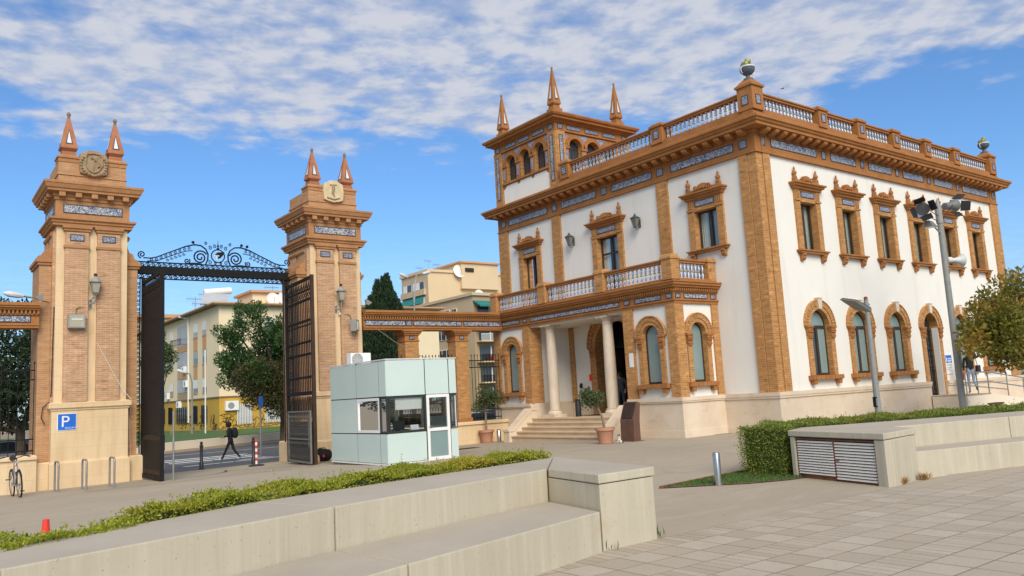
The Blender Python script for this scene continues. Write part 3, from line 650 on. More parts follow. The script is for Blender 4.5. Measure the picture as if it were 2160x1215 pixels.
def urn(x, y, z, label):
    u = thing('ceramic_urn', label, 'urn', (x, y, z), 0, 'ceramic urns on the roof corners')
    k_ = 1.25; MB().lathe([(r * k_, h * k_) for r, h in [(.13, 0), (.13, .04), (.06, .08), (.05, .13), (.12, .17), (.19, .25), (.20, .31), (.17, .35)]], (x, y, z), 12).build('bowl', 'urn_blue', u, True)
    MB().lathe([(r * k_, h * k_) for r, h in [(.16, .335), (.205, .345), (.205, .375), (.16, .385)]], (x, y, z), 12).build('rim', 'glazed_white', u, True)
    m = MB()
    for k in range(9):
        a = k * .7; r = .12 if k < 6 else .045; q = Vector((x + r * math.cos(a), y + r * math.sin(a), z + .55 + (.11 if k >= 6 else 0)))
        m.lathe([(.01, -.09), (.085, -.05), (.10, .01), (.075, .07), (.01, .10)], q, 7)
    m.build('fruit', 'urn_fruit', u, True)
    for s in (-1, 1):
        MB().tube([(x + s * (.21 + .09 * math.sin(a)), y - s * (.10 + .04 * math.sin(a)) * .3, z + .33 - .11 * math.cos(a)) for a in np.linspace(.2, 3.0, 8)], .015, 5).build('handle', 'glazed_white', u)
urn(22.42, YC + .04, 11.69, 'blue ceramic urn of fruit on the nearest roof corner'); urn(40.25, YC + .04, 11.69, 'blue ceramic urn on the roof corner at the far right')
# ---- corner turret
TX0, TX1, TY0, TY1 = XF, 26.72, 25.53, YML
tw_holes = [arch_pts(c, .38, 12.32, 11.50) for c in (26.65, 27.70, 28.75)]
tower_w = MB(); tower_w.sheet(rect(TY0, TY1, 10.2, 13.3), tw_holes, TX0, 'x', .35); tower_w.sheet(rect(TX0, TX1, 10.2, 13.3), [arch_pts(c, .38, 12.32, 11.50) for c in (23.45, 24.5, 25.55)], TY0, 'y', .35)
tower_w.add([(TX1, TY0, 10.2), (TX1, TY1, 10.2), (TX1, TY1, 13.3), (TX1, TY0, 13.3), (TX0, TY1, 13.3), (TX0, TY1, 10.2)], [(0, 1, 2, 3), (1, 5, 4, 2)])
tower_w.build('turret_wall', 'brick_house', house, fix=False)
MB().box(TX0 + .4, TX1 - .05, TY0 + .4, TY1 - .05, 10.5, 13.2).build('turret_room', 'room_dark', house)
sc = [(26.02, 10.36), (29.36, 10.36), (29.36, 11.16)]
for c in (28.75, 27.70, 26.65):
    sc += [(c + .42, 11.16), (c + .34, 11.34), (c + .10, 11.34), (c + .08, 11.24), (c - .08, 11.24), (c - .10, 11.34), (c - .34, 11.34), (c - .42, 11.16)] if False else []
sc += [(29.2, 11.22), (29.12, 11.34), (28.36, 11.34), (28.30, 11.22), (28.14, 11.22), (28.08, 11.34), (27.32, 11.34), (27.26, 11.22), (27.10, 11.22), (27.04, 11.34), (26.26, 11.34), (26.18, 11.22), (26.02, 11.16)]
MB().prism(sc, TX0 - .025, TX0 + .01, 'x').build('turret_panel', 'plaster', house)
MB().box(TX0 - .10, TX0 + .02, 26.02, 29.36, 11.38, 11.47).build('turret_sill', 'terracotta', house)
MB().box(TX0 + .4, TX1 - .4, TY0 - .10, TY0 + .02, 11.38, 11.47).build('turret_sill', 'terracotta', house)
for (a, b, ax) in ((25.53 - .06, 25.98, 'x'), (29.40, 29.95, 'x'), (22.343, 22.83, 'y'), (26.24, 26.78, 'y')):
    if ax == 'x': MB().box(TX0 - .08, TX0 + .02, a, b, 10.36, 12.95).build('turret_corner', 'brick_house', house); tile_panel('x', (a + b) / 2 - .085, (a + b) / 2 + .085, 10.75, 12.75, TX0 - .08, house)
    else: MB().box(a, b, TY0 - .08, TY0 + .02, 10.36, 12.95).build('turret_corner', 'brick_house', house); tile_panel('y', (a + b) / 2 - .085, (a + b) / 2 + .085, 11.2, 12.75, TY0 - .08, house)
dt = {}
m = MB(); ring_solid(m, .38, .47, 12.32, -.07, .02); arch_ring(m, .475, .56, 12.32, -.05, .02, 15); dt['arch'] = m.mesh('turret_arch', 'terracotta')
m = MB(); f = .04; m.box(-.38, -.38 + f, .22, .27, 11.5, 12.32).box(.38 - f, .38, .22, .27, 11.5, 12.32); ring_solid(m, .38 - f, .38, 12.32, .22, .27); m.box(-.34, .34, .22, .27, 12.28, 12.33).box(-.34, .34, .22, .27, 11.5, 11.54).box(-.02, .02, .22, .27, 11.54, 12.28); dt['frame'] = m.mesh('window_frame', 'frame_brown')
dt['pane'] = MB().prism(arch_pts(0, .375, 12.32, 11.5), .24, .25, 'y').mesh('pane', 'glass_dark')
dt['panel'] = MB().box(-.07, .07, -.035, .0, 11.62, 12.12).mesh('tile_panel', 'azulejo_small')
dt['imp'] = MB().box(-.17, .17, -.06, .02, 12.22, 12.32).box(-.145, .145, -.02, .02, 11.47, 12.22).mesh('turret_pier', 'terracotta')
for lst, mk in ([(27.70 + q, 'x') for q in (-1.05, 0, 1.05)], 'x'), ([(24.5 + q, 'y') for q in (-1.05, 0, 1.05)], 'y'):
    for c, ax in lst:
        M = TR(TX0, c, 0, -math.pi / 2) if ax == 'x' else TR(c, TY0, 0)
        a_ = put(dt['arch'], 'turret_window', house, M); put(dt['frame'], 'window_frame', a_, M); put(dt['pane'], 'pane', a_, M)
    for q in (-1.575, -.525, .525, 1.575):
        c = lst[1][0] + q; M = TR(TX0, c, 0, -math.pi / 2) if mk == 'x' else TR(c, TY0, 0)
        p_ = put(dt['imp'], 'turret_pier', house, M); put(dt['panel'], 'tile_panel', p_, M)
    for q in (-1.05, 0, 1.05):                                            # tiled spandrels between the arches
        pass
for ax in 'xy':
    c0 = 27.70 if ax == 'x' else 24.5; pl = TX0 if ax == 'x' else TY0
    for q in (-1.62, -.525, .525, 1.62):
        wd = .30 if abs(q) < 1 else .18
        pts = [(c0 + q - wd, 12.90), (c0 + q + wd, 12.90), (c0 + q + wd * .25, 12.62), (c0 + q, 12.48), (c0 + q - wd * .25, 12.62)]
        MB().prism(pts, pl - .015, pl + .005, ax).build('tile_panel', 'azulejo_small', house)
m = MB(); cornice(m, TX0, TX1, TY0, TY1, [(0, 12.93), (.09, 12.95), (.09, 13.0), (.05, 13.01), (.05, 13.30), (.13, 13.32), (.13, 13.38), (.34, 13.42), (.34, 13.50), (.42, 13.53), (.46, 13.60), (.46, 13.66), (.40, 13.69), (-.2, 13.80)]).build('turret_cornice', 'terracotta', house)
for k in range(3):
    tile_panel('x', 26.25 + k * 1.02, 27.0 + k * 1.02, 13.08, 13.22, TX0 - .05, house, mat='azulejo_small'); tile_panel('y', 23.0 + k * 1.08, 23.75 + k * 1.08, 13.08, 13.22, TY0 - .05, house, mat='azulejo_small')
for q in (25.75, 29.65): tile_panel('x', q - .12, q + .12, 13.06, 13.24, TX0 - .05, house, mat='azulejo_small')
for q in (22.6, 26.5): tile_panel('y', q - .12, q + .12, 13.06, 13.24, TY0 - .05, house, mat='azulejo_small')
def spire(parent, x, y, z, hb, hh, mat, white=True, dark='tile_edge', tip='finial_stone', ball=.05):
    """square pyramid with white triangular tile on each face and a ball on top"""
    m = MB(); m.box(x - hb * .82, x + hb * .82, y - hb * .82, y + hb * .82, z, z + .12).frust(x - hb * .58, x + hb * .58, y - hb * .58, y + hb * .58, z + .12, z + .22, -hb * .40)
    zb = z + .25; m.box(x - hb, x + hb, y - hb, y + hb, z + .22, zb); tp = hb * .16
    m.add([(x - hb, y - hb, zb), (x + hb, y - hb, zb), (x + hb, y + hb, zb), (x - hb, y + hb, zb), (x - tp, y - tp, z + hh), (x + tp, y - tp, z + hh), (x + tp, y + tp, z + hh), (x - tp, y + tp, z + hh)],
          [(4, 5, 6, 7), (0, 1, 5, 4), (1, 2, 6, 5), (2, 3, 7, 6), (3, 0, 4, 7)])
    s_ = m.build('spire', mat, parent)
    MB().lathe([(tp * .9, 0), (tp * 1.3, .03), (tp * .8, .05), (ball, .10), (ball * 1.05, .14), (ball * .6, .19), (.005, .21)], (x, y, z + hh), 8).build('ball_finial', tip, s_, True)
    H_ = z + hh - zb
    def fp(u, tt, off):      # point on the -y face: u across, tt height fraction
        ww = hb + (tp - hb) * tt; return (u, -ww - off, zb + H_ * tt)
    for f in range(2):
        rot = Matrix.Rotation(-math.pi / 2 * f, 4, 'Z')
        for nm, mt, sc_, off in (('tile_edge', dark, 1.0, .006), ('tile_inset', 'glazed_white', .62, .012)):
            a = .10 + (1 - sc_) * .10; b = a + .52 * (.45 + .55 * sc_); wd = hb * .44 * sc_
            pts = [fp(-wd, a, off), fp(wd, a, off), fp(0, b, off)]; q = [rot @ Vector(p) for p in pts]
            back = [Vector((p.x, p.y, p.z)) * 1 for p in [rot @ Vector((pp[0] * .9, pp[1] + .05, pp[2])) for pp in pts]]
            mm = MB().add([(p.x + x, p.y + y, p.z) for p in q + back], [(0, 1, 2), (5, 4, 3), (0, 3, 4, 1), (1, 4, 5, 2), (2, 5, 3, 0)]); mm.build(nm, mt, s_)
for x, y in ((22.50, 25.66), (22.50, 29.42), (26.28, 25.66), (26.28, 29.42)):
    MB().box(x - .24, x + .24, y - .24, y + .24, 13.62, 13.95).build('spire_base', 'terracotta', house); spire(house, x, y, 13.95, .22, 1.76, 'terracotta', tip='terracotta')
# ================================================================== porch (part of the building)
LZ = .72
OPA, OPB = 20.0, 25.42                                                    # open bay between the end rooms
def porch_holes_front(): return [arch_pts(18.82, .42, 3.36, 1.74), arch_pts(26.58, .42, 3.36, 1.74)]
MB().sheet(rect(YP, OPA, 0, 4.45), [arch_pts(18.82, .42, 3.36, 1.74)], XP, 'x').build('porch_wall', 'plaster', house, fix=False)
MB().sheet(rect(OPB, YPL, 0, 4.45), [arch_pts(26.58, .42, 3.36, 1.74)], XP, 'x').build('porch_wall', 'plaster', house, fix=False)
MB().sheet(rect(XP, XF, 0, 4.45), [arch_pts(21.22, .42, 3.36, 1.74)], YP, 'y').build('porch_wall', 'plaster', house, fix=False)
MB().add([(XP, OPA, 0), (XF, OPA, 0), (XF, OPA, 4.45), (XP, OPA, 4.45), (XP, OPB, 0), (XF, OPB, 0), (XF, OPB, 4.45), (XP, OPB, 4.45), (XP, YPL, 0), (XF, YPL, 0), (XF, YPL, 4.45), (XP, YPL, 4.45)], [(0, 1, 2, 3)]).build('porch_wall', 'plaster', house, fix=False)
for yy in (OPB, YPL): MB().add([(XP, yy, 0), (XF, yy, 0), (XF, yy, 4.45), (XP, yy, 4.45)], [(0, 1, 2, 3)]).build('porch_wall', 'plaster', house, fix=False)
MB().box(XP + .02, XF - .01, OPA, OPB, 4.30, 4.44).build('porch_ceiling', 'plaster', house)
MB().box(XP + .01, XF, YP + .01, YPL - .01, 4.44, 5.02).build('balcony_slab', 'terracotta', house)
for z0, z1, e in ((-.3, .22, .14), (.22, 1.12, .11), (1.12, 1.17, .15), (1.17, 1.29, .17)):
    MB().box(XP - e, XP + .03, YP - e, OPA + .02, z0, z1).box(XP + .03, XF - .02, YP - e, YP + .03, z0, z1).box(XP + .03, XF - .12, OPA - .02, OPA + .05, z0, z1).build('porch_plinth_course', 'limestone', house)
    MB().box(XP - e, XP + .03, OPB - .02, YPL + .1, z0, z1).box(XP + .03, XF - .12, OPB - .05, OPB + .02, z0, z1).build('porch_plinth_course', 'limestone', house)
# brick pilasters of the porch
for a, b in ((YP - .06, 18.05), (19.58, OPA + .06), (OPB - .06, 25.80), (27.36, YPL + .06)): MB().box(XP - .07, XP + .02, a, b, 1.29, 4.42).build('porch_pilaster', 'brick_house', house)
for a, b in ((XP + .02, XP + .36), (XF - .34, XF - .02)): MB().box(a, b, YP - .06, YP + .02, 1.29, 4.42).build('porch_pilaster', 'brick_house', house)
MB().box(XP + .02, XP + .40, OPA + .0, OPA + .06, 1.29, 4.30).build('porch_pilaster', 'brick_house', house); MB().box(XP + .02, XP + .55, OPB - .06, OPB, 1.29, 4.30).build('porch_pilaster', 'brick_house', house)
dp = arch_window_meshes(.38, .66, 3.36, 1.76, stone_key=False)
for M in (TR(XP, 18.82, 0, -math.pi / 2), TR(XP, 26.58, 0, -math.pi / 2), TR(21.22, YP, 0)): place_arch(dp, M, key=False)
# entablature with dentils and tile band, running round front and right side
EY0, EY1 = YP - .06, YPL + .06; EX0 = XP - .06
cornice(MB(), EX0, XF - .02, EY0, EY1, [(0, 4.36), (.02, 4.36), (.02, 4.43), (.06, 4.45), (.06, 4.49), (.0, 4.50), (.0, 4.72), (.03, 4.73), (.03, 4.745), (.05, 4.76), (.05, 4.86), (.15, 4.88), (.15, 4.93), (.22, 4.96), (.22, 5.02), (.26, 5.04), (.26, 5.08), (0, 5.11)]).build('porch_entablature', 'terracotta', house)
dn = MB().prism([(0, 4.765), (-.045, 4.765), (-.06, 4.80), (-.06, 4.855), (0, 4.855)], -.026, .026, 'x').mesh('dentil', 'terracotta'); nd = 0
k = 0
while k * .105 < EY1 - EY0: put(dn, 'dentil', house, TR(EX0 - .05, EY0 + .02 + k * .105, 0, -math.pi / 2)); k += 1
k = 0
while k * .105 < XF - EX0 - .05: put(dn, 'dentil', house, TR(EX0 + .02 + k * .105, EY0 - .05, 0)); k += 1
for a, b in ((18.22, 19.40), (20.18, 25.22), (25.95, 27.10)): tile_panel('x', a, b, 4.545, 4.67, EX0, house)
for c in (17.85, 19.79, 25.6): tile_panel('x', c - .11, c + .11, 4.545, 4.67, EX0, house, mat='azulejo_small')
tile_panel('y', XP + .45, XF - .55, 4.545, 4.67, EY0, house)
for c in (XP + .13, XF - .24): tile_panel('y', c - .10, c + .10, 4.545, 4.67, EY0, house, mat='azulejo_small')
# balcony balustrade
m = MB(); m.box(XP - .10, XP + .20, YP - .10, YPL + .05, 5.09, 5.20).box(XP + .20, XF - .02, YP - .10, YP + .20, 5.09, 5.20).build('balcony_plinth', 'terracotta', house)
bal2 = baluster_mesh(.52)
def porch_post(y, hw=.21, x=XP + .05, top=5.99, pl=False):
    m = MB(); m.box(x - hw, x + hw, y - hw, y + hw, 5.15, top - .12).box(x - hw - .035, x + hw + .035, y - hw - .035, y + hw + .035, top - .16, top - .10).frust(x - hw - .01, x + hw + .01, y - hw - .01, y + hw + .01, top - .10, top, .03).build('balcony_post', 'brick_house' if not pl else 'brick_house', house)
PPY = [YP + .08, 21.05, 24.35, YPL - .18]
for y in PPY: porch_post(y)
porch_post(YP + .08, .19, XF - .22, 5.96)
for i in range(3): balustrade(house, PPY[i] + .21, PPY[i + 1] - .21, 'y', XP + .05, 5.20, bal2, .53, .20, th=.10)
balustrade(house, XP + .26, XF - .41, 'x', YP + .08, 5.20, bal2, .53, .185, th=.10)
# columns
for y in (21.18, 24.42):
    c_ = MB().lathe([(.205, 1.0), (.215, 1.6), (.212, 2.4), (.20, 3.3), (.182, 4.02), (.20, 4.03), (.20, 4.06), (.182, 4.07), (.182, 4.16), (.22, 4.20), (.25, 4.25)], (XP + .27, y, 0), 24).build('column', 'column_marble', house, True)
    MB().lathe([(.30, LZ + .11), (.30, LZ + .17), (.27, LZ + .20), (.25, LZ + .24), (.265, LZ + .27), (.215, .999)], (XP + .27, y, 0), 24).box(XP - .06, XP + .60, y - .33, y + .33, LZ, LZ + .115).build('column_base', 'column_marble', c_, True)
    MB().box(XP - .03, XP + .57, y - .30, y + .30, 4.252, 4.36).build('column_capital', 'column_marble', c_)
# landing, steps and cheek walls
MB().box(XP - .10, XF - .01, OPA + .03, OPB - .03, -.2, LZ).build('landing', 'step_stone', house)
SY0, SY1 = 20.10, 25.05
for i in range(5):
    z = LZ - .001 - i * (LZ / 5.0 + .008); x1 = XP - .10 - i * .265
    st = MB().box(x1 - .30, x1 - .001 if i else x1 - .001, SY0, SY1, z - .045, z).build('step', 'step_stone', house)
    MB().box(x1 - .265, x1 - .002, SY0, SY1, z - .26, z - .046).build('riser', 'step_stone', st)
for s, (a, b) in enumerate(((SY0 - .36, SY0 - .003), (SY1 + .003, SY1 + .36))):
    x0 = XP - 1.55; m = MB()
    m.prism([(XP - .12, -.3), (XP - .12, 1.02), (XP - .42, 1.02), (x0 + .22, .28), (x0, .28), (x0, -.3)], a, b, 'y'); ck = m.build('stair_cheek', 'limestone', house)
    m = MB(); m.prism([(XP - .12, 1.021), (XP - .12, 1.11), (XP - .46, 1.11), (x0 + .20, .37), (x0 - .04, .37), (x0 - .04, .281), (x0 + .22, .281), (XP - .42, 1.021)], a - .03, b + .03, 'y').build('cheek_coping', 'limestone', ck)
# entrance arch
M = TR(XF, DY, 0, -math.pi / 2); ent = put(ring_solid(MB(), DR, DR + .195, DZ, -.09, .45).mesh('entrance', 'brick_house'), 'entrance', house, M)
jm = MB().box(DR, DR + .34, -.10, .45, LZ, DZ).mesh('jamb', 'brick_house'); put(jm, 'jamb', ent, M); put(jm, 'jamb', ent, M @ MIRX)
m = MB(); arch_ring(m, DR + .20, DR + .40, DZ, -.12, .1, 25); ring_solid(m, DR + .405, DR + .45, DZ, -.15, .02); put(m.mesh('arch', 'brick_house'), 'arch', ent, M)
cpm = capital_mesh(DR + .005, DR + .345).mesh('capital', 'terracotta'); put(cpm, 'capital', ent, M @ Matrix.Translation((0, 0, DZ))); put(cpm, 'capital', ent, M @ Matrix.Translation((0, 0, DZ)) @ MIRX)
m = MB(); m.box(-DR, DR, .30, .36, DZ - .10, DZ - .02)
for k in range(9): a = math.pi * (k + .5) / 9; m.bar((0, .33, DZ), (DR * .97 * math.cos(a), .33, DZ + DR * .97 * math.sin(a)), .02)
for r in (.3, .62): m.tube([(r * math.cos(a), .33, DZ + r * math.sin(a)) for a in np.linspace(0, math.pi, 16)], .012, 4)
put(m.mesh('fanlight', 'iron'), 'fanlight', ent, M)
for s, an in ((1, 1.35), (-1, 1.45)):
    Md = M @ Matrix.Translation((s * (DR - .02), .36, 0)) @ Matrix.Rotation(-s * an, 4, 'Z')
    m = MB(); m.box(-s * .98, 0, 0, .05, LZ + .01, DZ - .1).box(-s * .86, -s * .12, -.015, .065, LZ + .15, 1.6).box(-s * .86, -s * .12, -.015, .065, 1.75, DZ - .25); put(m.mesh('door_leaf', 'frame_brown'), 'door_leaf', ent, Md)
# small fittings by the entrance
tag(MB().box(XP - .085, XP - .072, 19.66, 19.86, 2.38, 2.86).build('notice_plate', 'sign_white'), 'small white notice plate on the brick pilaster right of the entrance', 'sign')
tg = MB().box(XF - .118, XF - .102, 24.08, 24.26, 2.05, 2.32).box(XF - .125, XF - .102, 24.12, 24.22, 2.10, 2.27).build('fire_sign', 'red_plastic'); tag(tg, 'small red and white safety sign beside the entrance arch', 'sign')
tag(MB().box(XP + .9, XP + 2.0, 21.9, 23.6, LZ + .001, LZ + .018).build('door_mat', 'black_cloth'), 'black mat lying on the porch in front of the door', 'mat')
tb = thing('litter_bin', 'slim black cylindrical bin standing on the porch between the columns', 'bin', (XP + .35, 23.15, LZ))
MB().lathe([(.11, 0), (.11, .50), (.10, .52), (.095, .60)], (XP + .35, 23.15, LZ + .0), 16).build('body', 'black_plastic', tb, True); MB().lathe([(.115, .60), (.115, .64), (.09, .65)], (XP + .35, 23.15, LZ), 16).build('lid', 'black_plastic', tb, True)
tag(MB().box(XF - .17, XF - .102, 24.70, 24.80, 1.78, 1.98).box(XF - .20, XF - .17, 24.71, 24.79, 1.80, 1.90).build('intercom', 'black_plastic'), 'small dark intercom box on the white porch wall', 'intercom')
# wall lanterns on the front
def wall_lantern(x, y, z, label):
    t_ = thing('wall_lantern', label, 'lantern', (x, y, z), 0, 'lanterns on the white front wall')
    MB().box(x - .02, x + .0, y - .06, y + .06, z - .22, z + .12).build('back_plate', 'lantern_grey', t_)
    c = x - .24
    MB().tube([(x - .01, y, z - .1), (x - .12, y, z - .30), (c, y, z - .31), (c, y, z - .26)], .016, 6).build('arm', 'lantern_grey', t_)
    lb = MB().add([(c + sx * r, y + sy * r, zz_) for zz_, r in ((z - .20, .05), (z + .12, .115)) for sx, sy in ((-1, -1), (1, -1), (1, 1), (-1, 1))], [(3, 2, 1, 0), (4, 5, 6, 7), (0, 1, 5, 4), (1, 2, 6, 5), (2, 3, 7, 6), (3, 0, 4, 7)]).build('lamp_glass', 'lantern_pane', t_)
    m = MB(); 
    for sx, sy in ((-1, -1), (1, -1), (1, 1), (-1, 1)): m.bar((c + sx * .05, y + sy * .05, z - .21), (c + sx * .12, y + sy * .12, z + .13), .022)
    m.box(c - .06, c + .06, y - .06, y + .06, z - .24, z - .20).build('cage', 'lantern_grey', t_)
    MB().frust(c - .145, c + .145, y - .145, y + .145, z + .125, z + .15, .01).frust(c - .125, c + .125, y - .125, y + .125, z + .15, z + .21, .07).lathe([(.05, .21), (.065, .23), (.025, .27), (.028, .29), (.005, .32)], (c, y, z), 8).build('cap', 'lantern_grey', t_)
wall_lantern(XF, 24.78, 7.93, 'grey lantern on the white front wall, left of the balcony door'); wall_lantern(XF, 20.98, 7.93, 'grey lantern on the white front wall, right of the balcony door')
# ================================================================== gate pillars
GY = 27.10
def gate_pillar(cx, label, crest_mat, crest_label, lw, rw):
    base = gz(cx, GY) - .05
    P = thing('gate_pillar', label, 'pillar', (cx, GY + 1.0, base), 0, 'gate pillars')
    x0, x1, y0, y1 = cx - .98, cx + .98, GY, GY + 2.0
    # stone base and pedestal
    MB().box(cx - 1.07, cx + 1.07, y0 - .14, y1 + .14, base - .1, .40).frust(cx - 1.07, cx + 1.07, y0 - .14, y1 + .14, .40, .46, .05).build('base', 'cream_render', P)
    MB().box(cx - 1.03, cx + 1.03, y0 - .06, y1 + .06, .46, 1.93).build('pedestal', 'cream_render', P)
    cornice(MB(), cx - 1.03, cx + 1.03, y0 - .06, y1 + .06, [(0, 1.90), (.03, 1.93), (.03, 1.96), (.08, 2.0), (.08, 2.13), (0, 2.17)]).build('pedestal_cap', 'cream_render', P)
    MB().box(x0, x1, y0, y1, 2.15, 7.45).build('shaft', 'cream_render', P)
    for a, b in ((-.76, -.12), (.12, .76)):
        p_ = MB().box(cx + a, cx + b, y0 - .10, y0 + .01, 2.16, 6.78).build('pilaster', 'brick_gate', P)
        MB().box(cx + a, cx + b, y0 - .10, y0 + .01, 6.86, 7.28).build('pilaster_neck', 'brick_gate', p_)
        MB().box(cx + a - .03, cx + b + .03, y0 - .13, y0 + .01, 6.78, 6.86).build('neck_moulding', 'terracotta_gate', p_)
        cornice(MB(), cx + a, cx + b, y0 - .10, y0 - .0, [(0, 7.27), (.04, 7.30), (.04, 7.35), (.08, 7.38), (.08, 7.455)]).build('pilaster_cap', 'terracotta_gate', p_)
        tile_panel('y', cx + (a + b) / 2 - .17, cx + (a + b) / 2 + .17, 7.02, 7.18, y0 - .10, P, mat='azulejo_small')
    for a, b in ((.10, .84), (1.16, 1.90)): MB().box(x0 - .08, x0 + .01, y0 + a, y0 + b, 2.16, 7.3).build('pilaster', 'brick_gate', P)
    cornice(MB(), x0, x1, y0, y1, [(0, 7.44), (.12, 7.46), (.12, 7.52), (.16, 7.55), (.16, 7.60), (.22, 7.64), (.22, 7.70), (.05, 7.74), (.05, 8.26)]).build('architrave', 'terracotta_gate', P)
    cornice(MB(), x0, x1, y0, y1, [(.05, 8.24), (.09, 8.26), (.09, 8.34), (.13, 8.36), (.13, 8.46), (.30, 8.48), (.30, 8.54), (.34, 8.57), (.38, 8.68), (.40, 8.70), (.40, 8.77), (.30, 8.80), (-.1, 8.88)]).build('cornice', 'terracotta_gate', P)
    cbm = MB().box(-.085, .085, -.17, .02, 8.33, 8.47).mesh('corbel', 'terracotta_gate')
    for k in range(5): put(cbm, 'corbel', P, TR(cx - .88 + k * .44, y0 - .10, 0)); put(cbm, 'corbel', P, TR(x0 - .10, y0 + .12 + k * .44, 0, -math.pi / 2))
    tile_panel('y', cx - .80, cx + .80, 7.88, 8.11, y0 - .05, P); tile_panel('x', y0 + .20, y1 - .2, 7.88, 8.11, x0 - .05, P)
    # attic with crest and spires
    ay0, ay1 = y0 + .10, y1 - .10; ax0, ax1 = cx - .95, cx + .95
    MB().box(ax0, ax1, ay0, ay1, 8.80, 9.08).box(ax0 - .03, ax1 + .03, ay0 - .03, ay1 + .03, 9.08, 9.13).box(ax0, ax1, ay0 + .02, ay1 - .02, 9.13, 9.50).build('attic', 'brick_wing', P)
    for s in (-1, 1):
        for q in (ay0 + .28,):
            c = cx + s * .66; MB().box(c - .30, c + .30, q - .28, q + .28, 9.50, 9.62).box(c - .33, c + .33, q - .31, q + .31, 9.62, 9.67).frust(c - .30, c + .30, q - .28, q + .28, 9.67, 9.74, .05).build('spire_base', 'terracotta_gate', P)
            spire(P, c, q, 9.74, .24, 1.24, 'spire_brick', ball=.06)
    m = MB(); yy = ay0 - .02
    shp = [(a * .92, 9.5 + (b - 9.5) * .93) for a, b in [(-.40, 9.16), (-.22, 9.10), (0, 9.06), (.22, 9.10), (.40, 9.16), (.44, 9.5), (.40, 9.82), (.26, 9.88), (.14, 9.95), (-.14, 9.95), (-.26, 9.88), (-.40, 9.82), (-.44, 9.5)]]
    m.prism([(cx + a, b) for a, b in shp], yy - .10, yy + .25, 'y'); cr = m.build('crest', crest_mat, P, bevel=.02)
    if crest_label == 'carved':
        m = MB(); sh = [(-.22, 9.78), (0, 9.82), (.22, 9.78), (.24, 9.45), (.12, 9.26), (0, 9.20), (-.12, 9.26), (-.24, 9.45)]
        m.tube([(cx + a, yy - .12, b) for a, b in sh + sh[:1]], .028, 5)
        for k in range(9):
            for s in (-1, 1): a = -1.2 + k * .27; m.lathe([(.01, -.04), (.05, 0), (.01, .04)], (cx + s * .36 * math.cos(a), yy - .11, 9.45 + .34 * math.sin(a)), 6)
        m.tube([(cx - .05, yy - .12, 9.70), (cx + .1, yy - .14, 9.6), (cx + .14, yy - .12, 9.4)], .05, 5).tube([(cx + .0, yy - .11, 9.28), (cx, yy - .13, 9.6)], .02, 5).tube([(cx - .1, yy - .11, 9.66), (cx + .12, yy - .11, 9.70)], .03, 5); m.build('crest_relief', crest_mat, cr, True)
    else:
        m = MB(); m.tube([(cx - .05, yy - .11, 9.75), (cx - .02, yy - .13, 9.6), (cx - .06, yy - .12, 9.45), (cx + .02, yy - .11, 9.3)], [.06, .05, .045, .02], 6).tube([(cx - .28, yy - .10, 9.25), (cx, yy - .12, 9.2), (cx + .24, yy - .10, 9.27)], .03, 5).tube([(cx - .16, yy - .11, 9.74), (cx + .12, yy - .11, 9.76)], .02, 5); m.build('crest_relief', 'stone_crest', cr, True)
    # lower brick wings with scrolled shoulders
    for s, wd in ((-1, lw), (1, rw)):
        e = cx + s * .98; o_ = e + s * wd; wy0, wy1 = y0 + .26, y1 - .26
        g = MB().box(min(e, o_), max(e, o_), wy0, wy1, .46, 6.28).build('wing', 'brick_wing', P)
        MB().box(min(e, o_ + s * .05), max(e, o_ + s * .05), wy0 - .05, wy1 + .05, 6.28, 6.36).box(min(e, o_ + s * .09), max(e, o_ + s * .09), wy0 - .09, wy1 + .09, 6.36, 6.46).build('wing_cap', 'terracotta_gate', g)
        pr = [(0, 6.46), (wd + .05, 6.46), (wd + .03, 6.56), (wd * .78, 6.60), (wd * .70, 6.70), (wd * .62, 6.76), (wd * .36, 6.80), (wd * .22, 6.92), (wd * .14, 7.08), (wd * .2, 7.22), (wd * .1, 7.32), (0, 7.33)]
        MB().prism([(e + s * a, b) for a, b in pr], wy0 + .02, wy1 - .02, 'y').tube([(e + s * (wd * .13), wy0 - .0, 7.24), (e + s * (wd * .13), wy1, 7.24)], .09, 8).build('wing_scroll', 'terracotta_gate', g)
        MB().box(min(e, o_ + s * .14), max(e, o_ + s * .14), wy0 - .20, wy1 + .20, base - .1, .42).frust(min(e, o_ + s * .14), max(e, o_ + s * .14), wy0 - .20, wy1 + .20, .42, .46, .03).build('wing_base', 'cream_render', g)
    return P
gate_pillar(4.62, 'left gate pillar of brick and cream render with twin spires and a carved stone shield', 'stone_crest', 'carved', .40, .36)
gate_pillar(12.65, 'right gate pillar of brick and cream render with twin spires and a worn pale stone plaque', 'stone_crest_pale', 'worn', .38, .15)
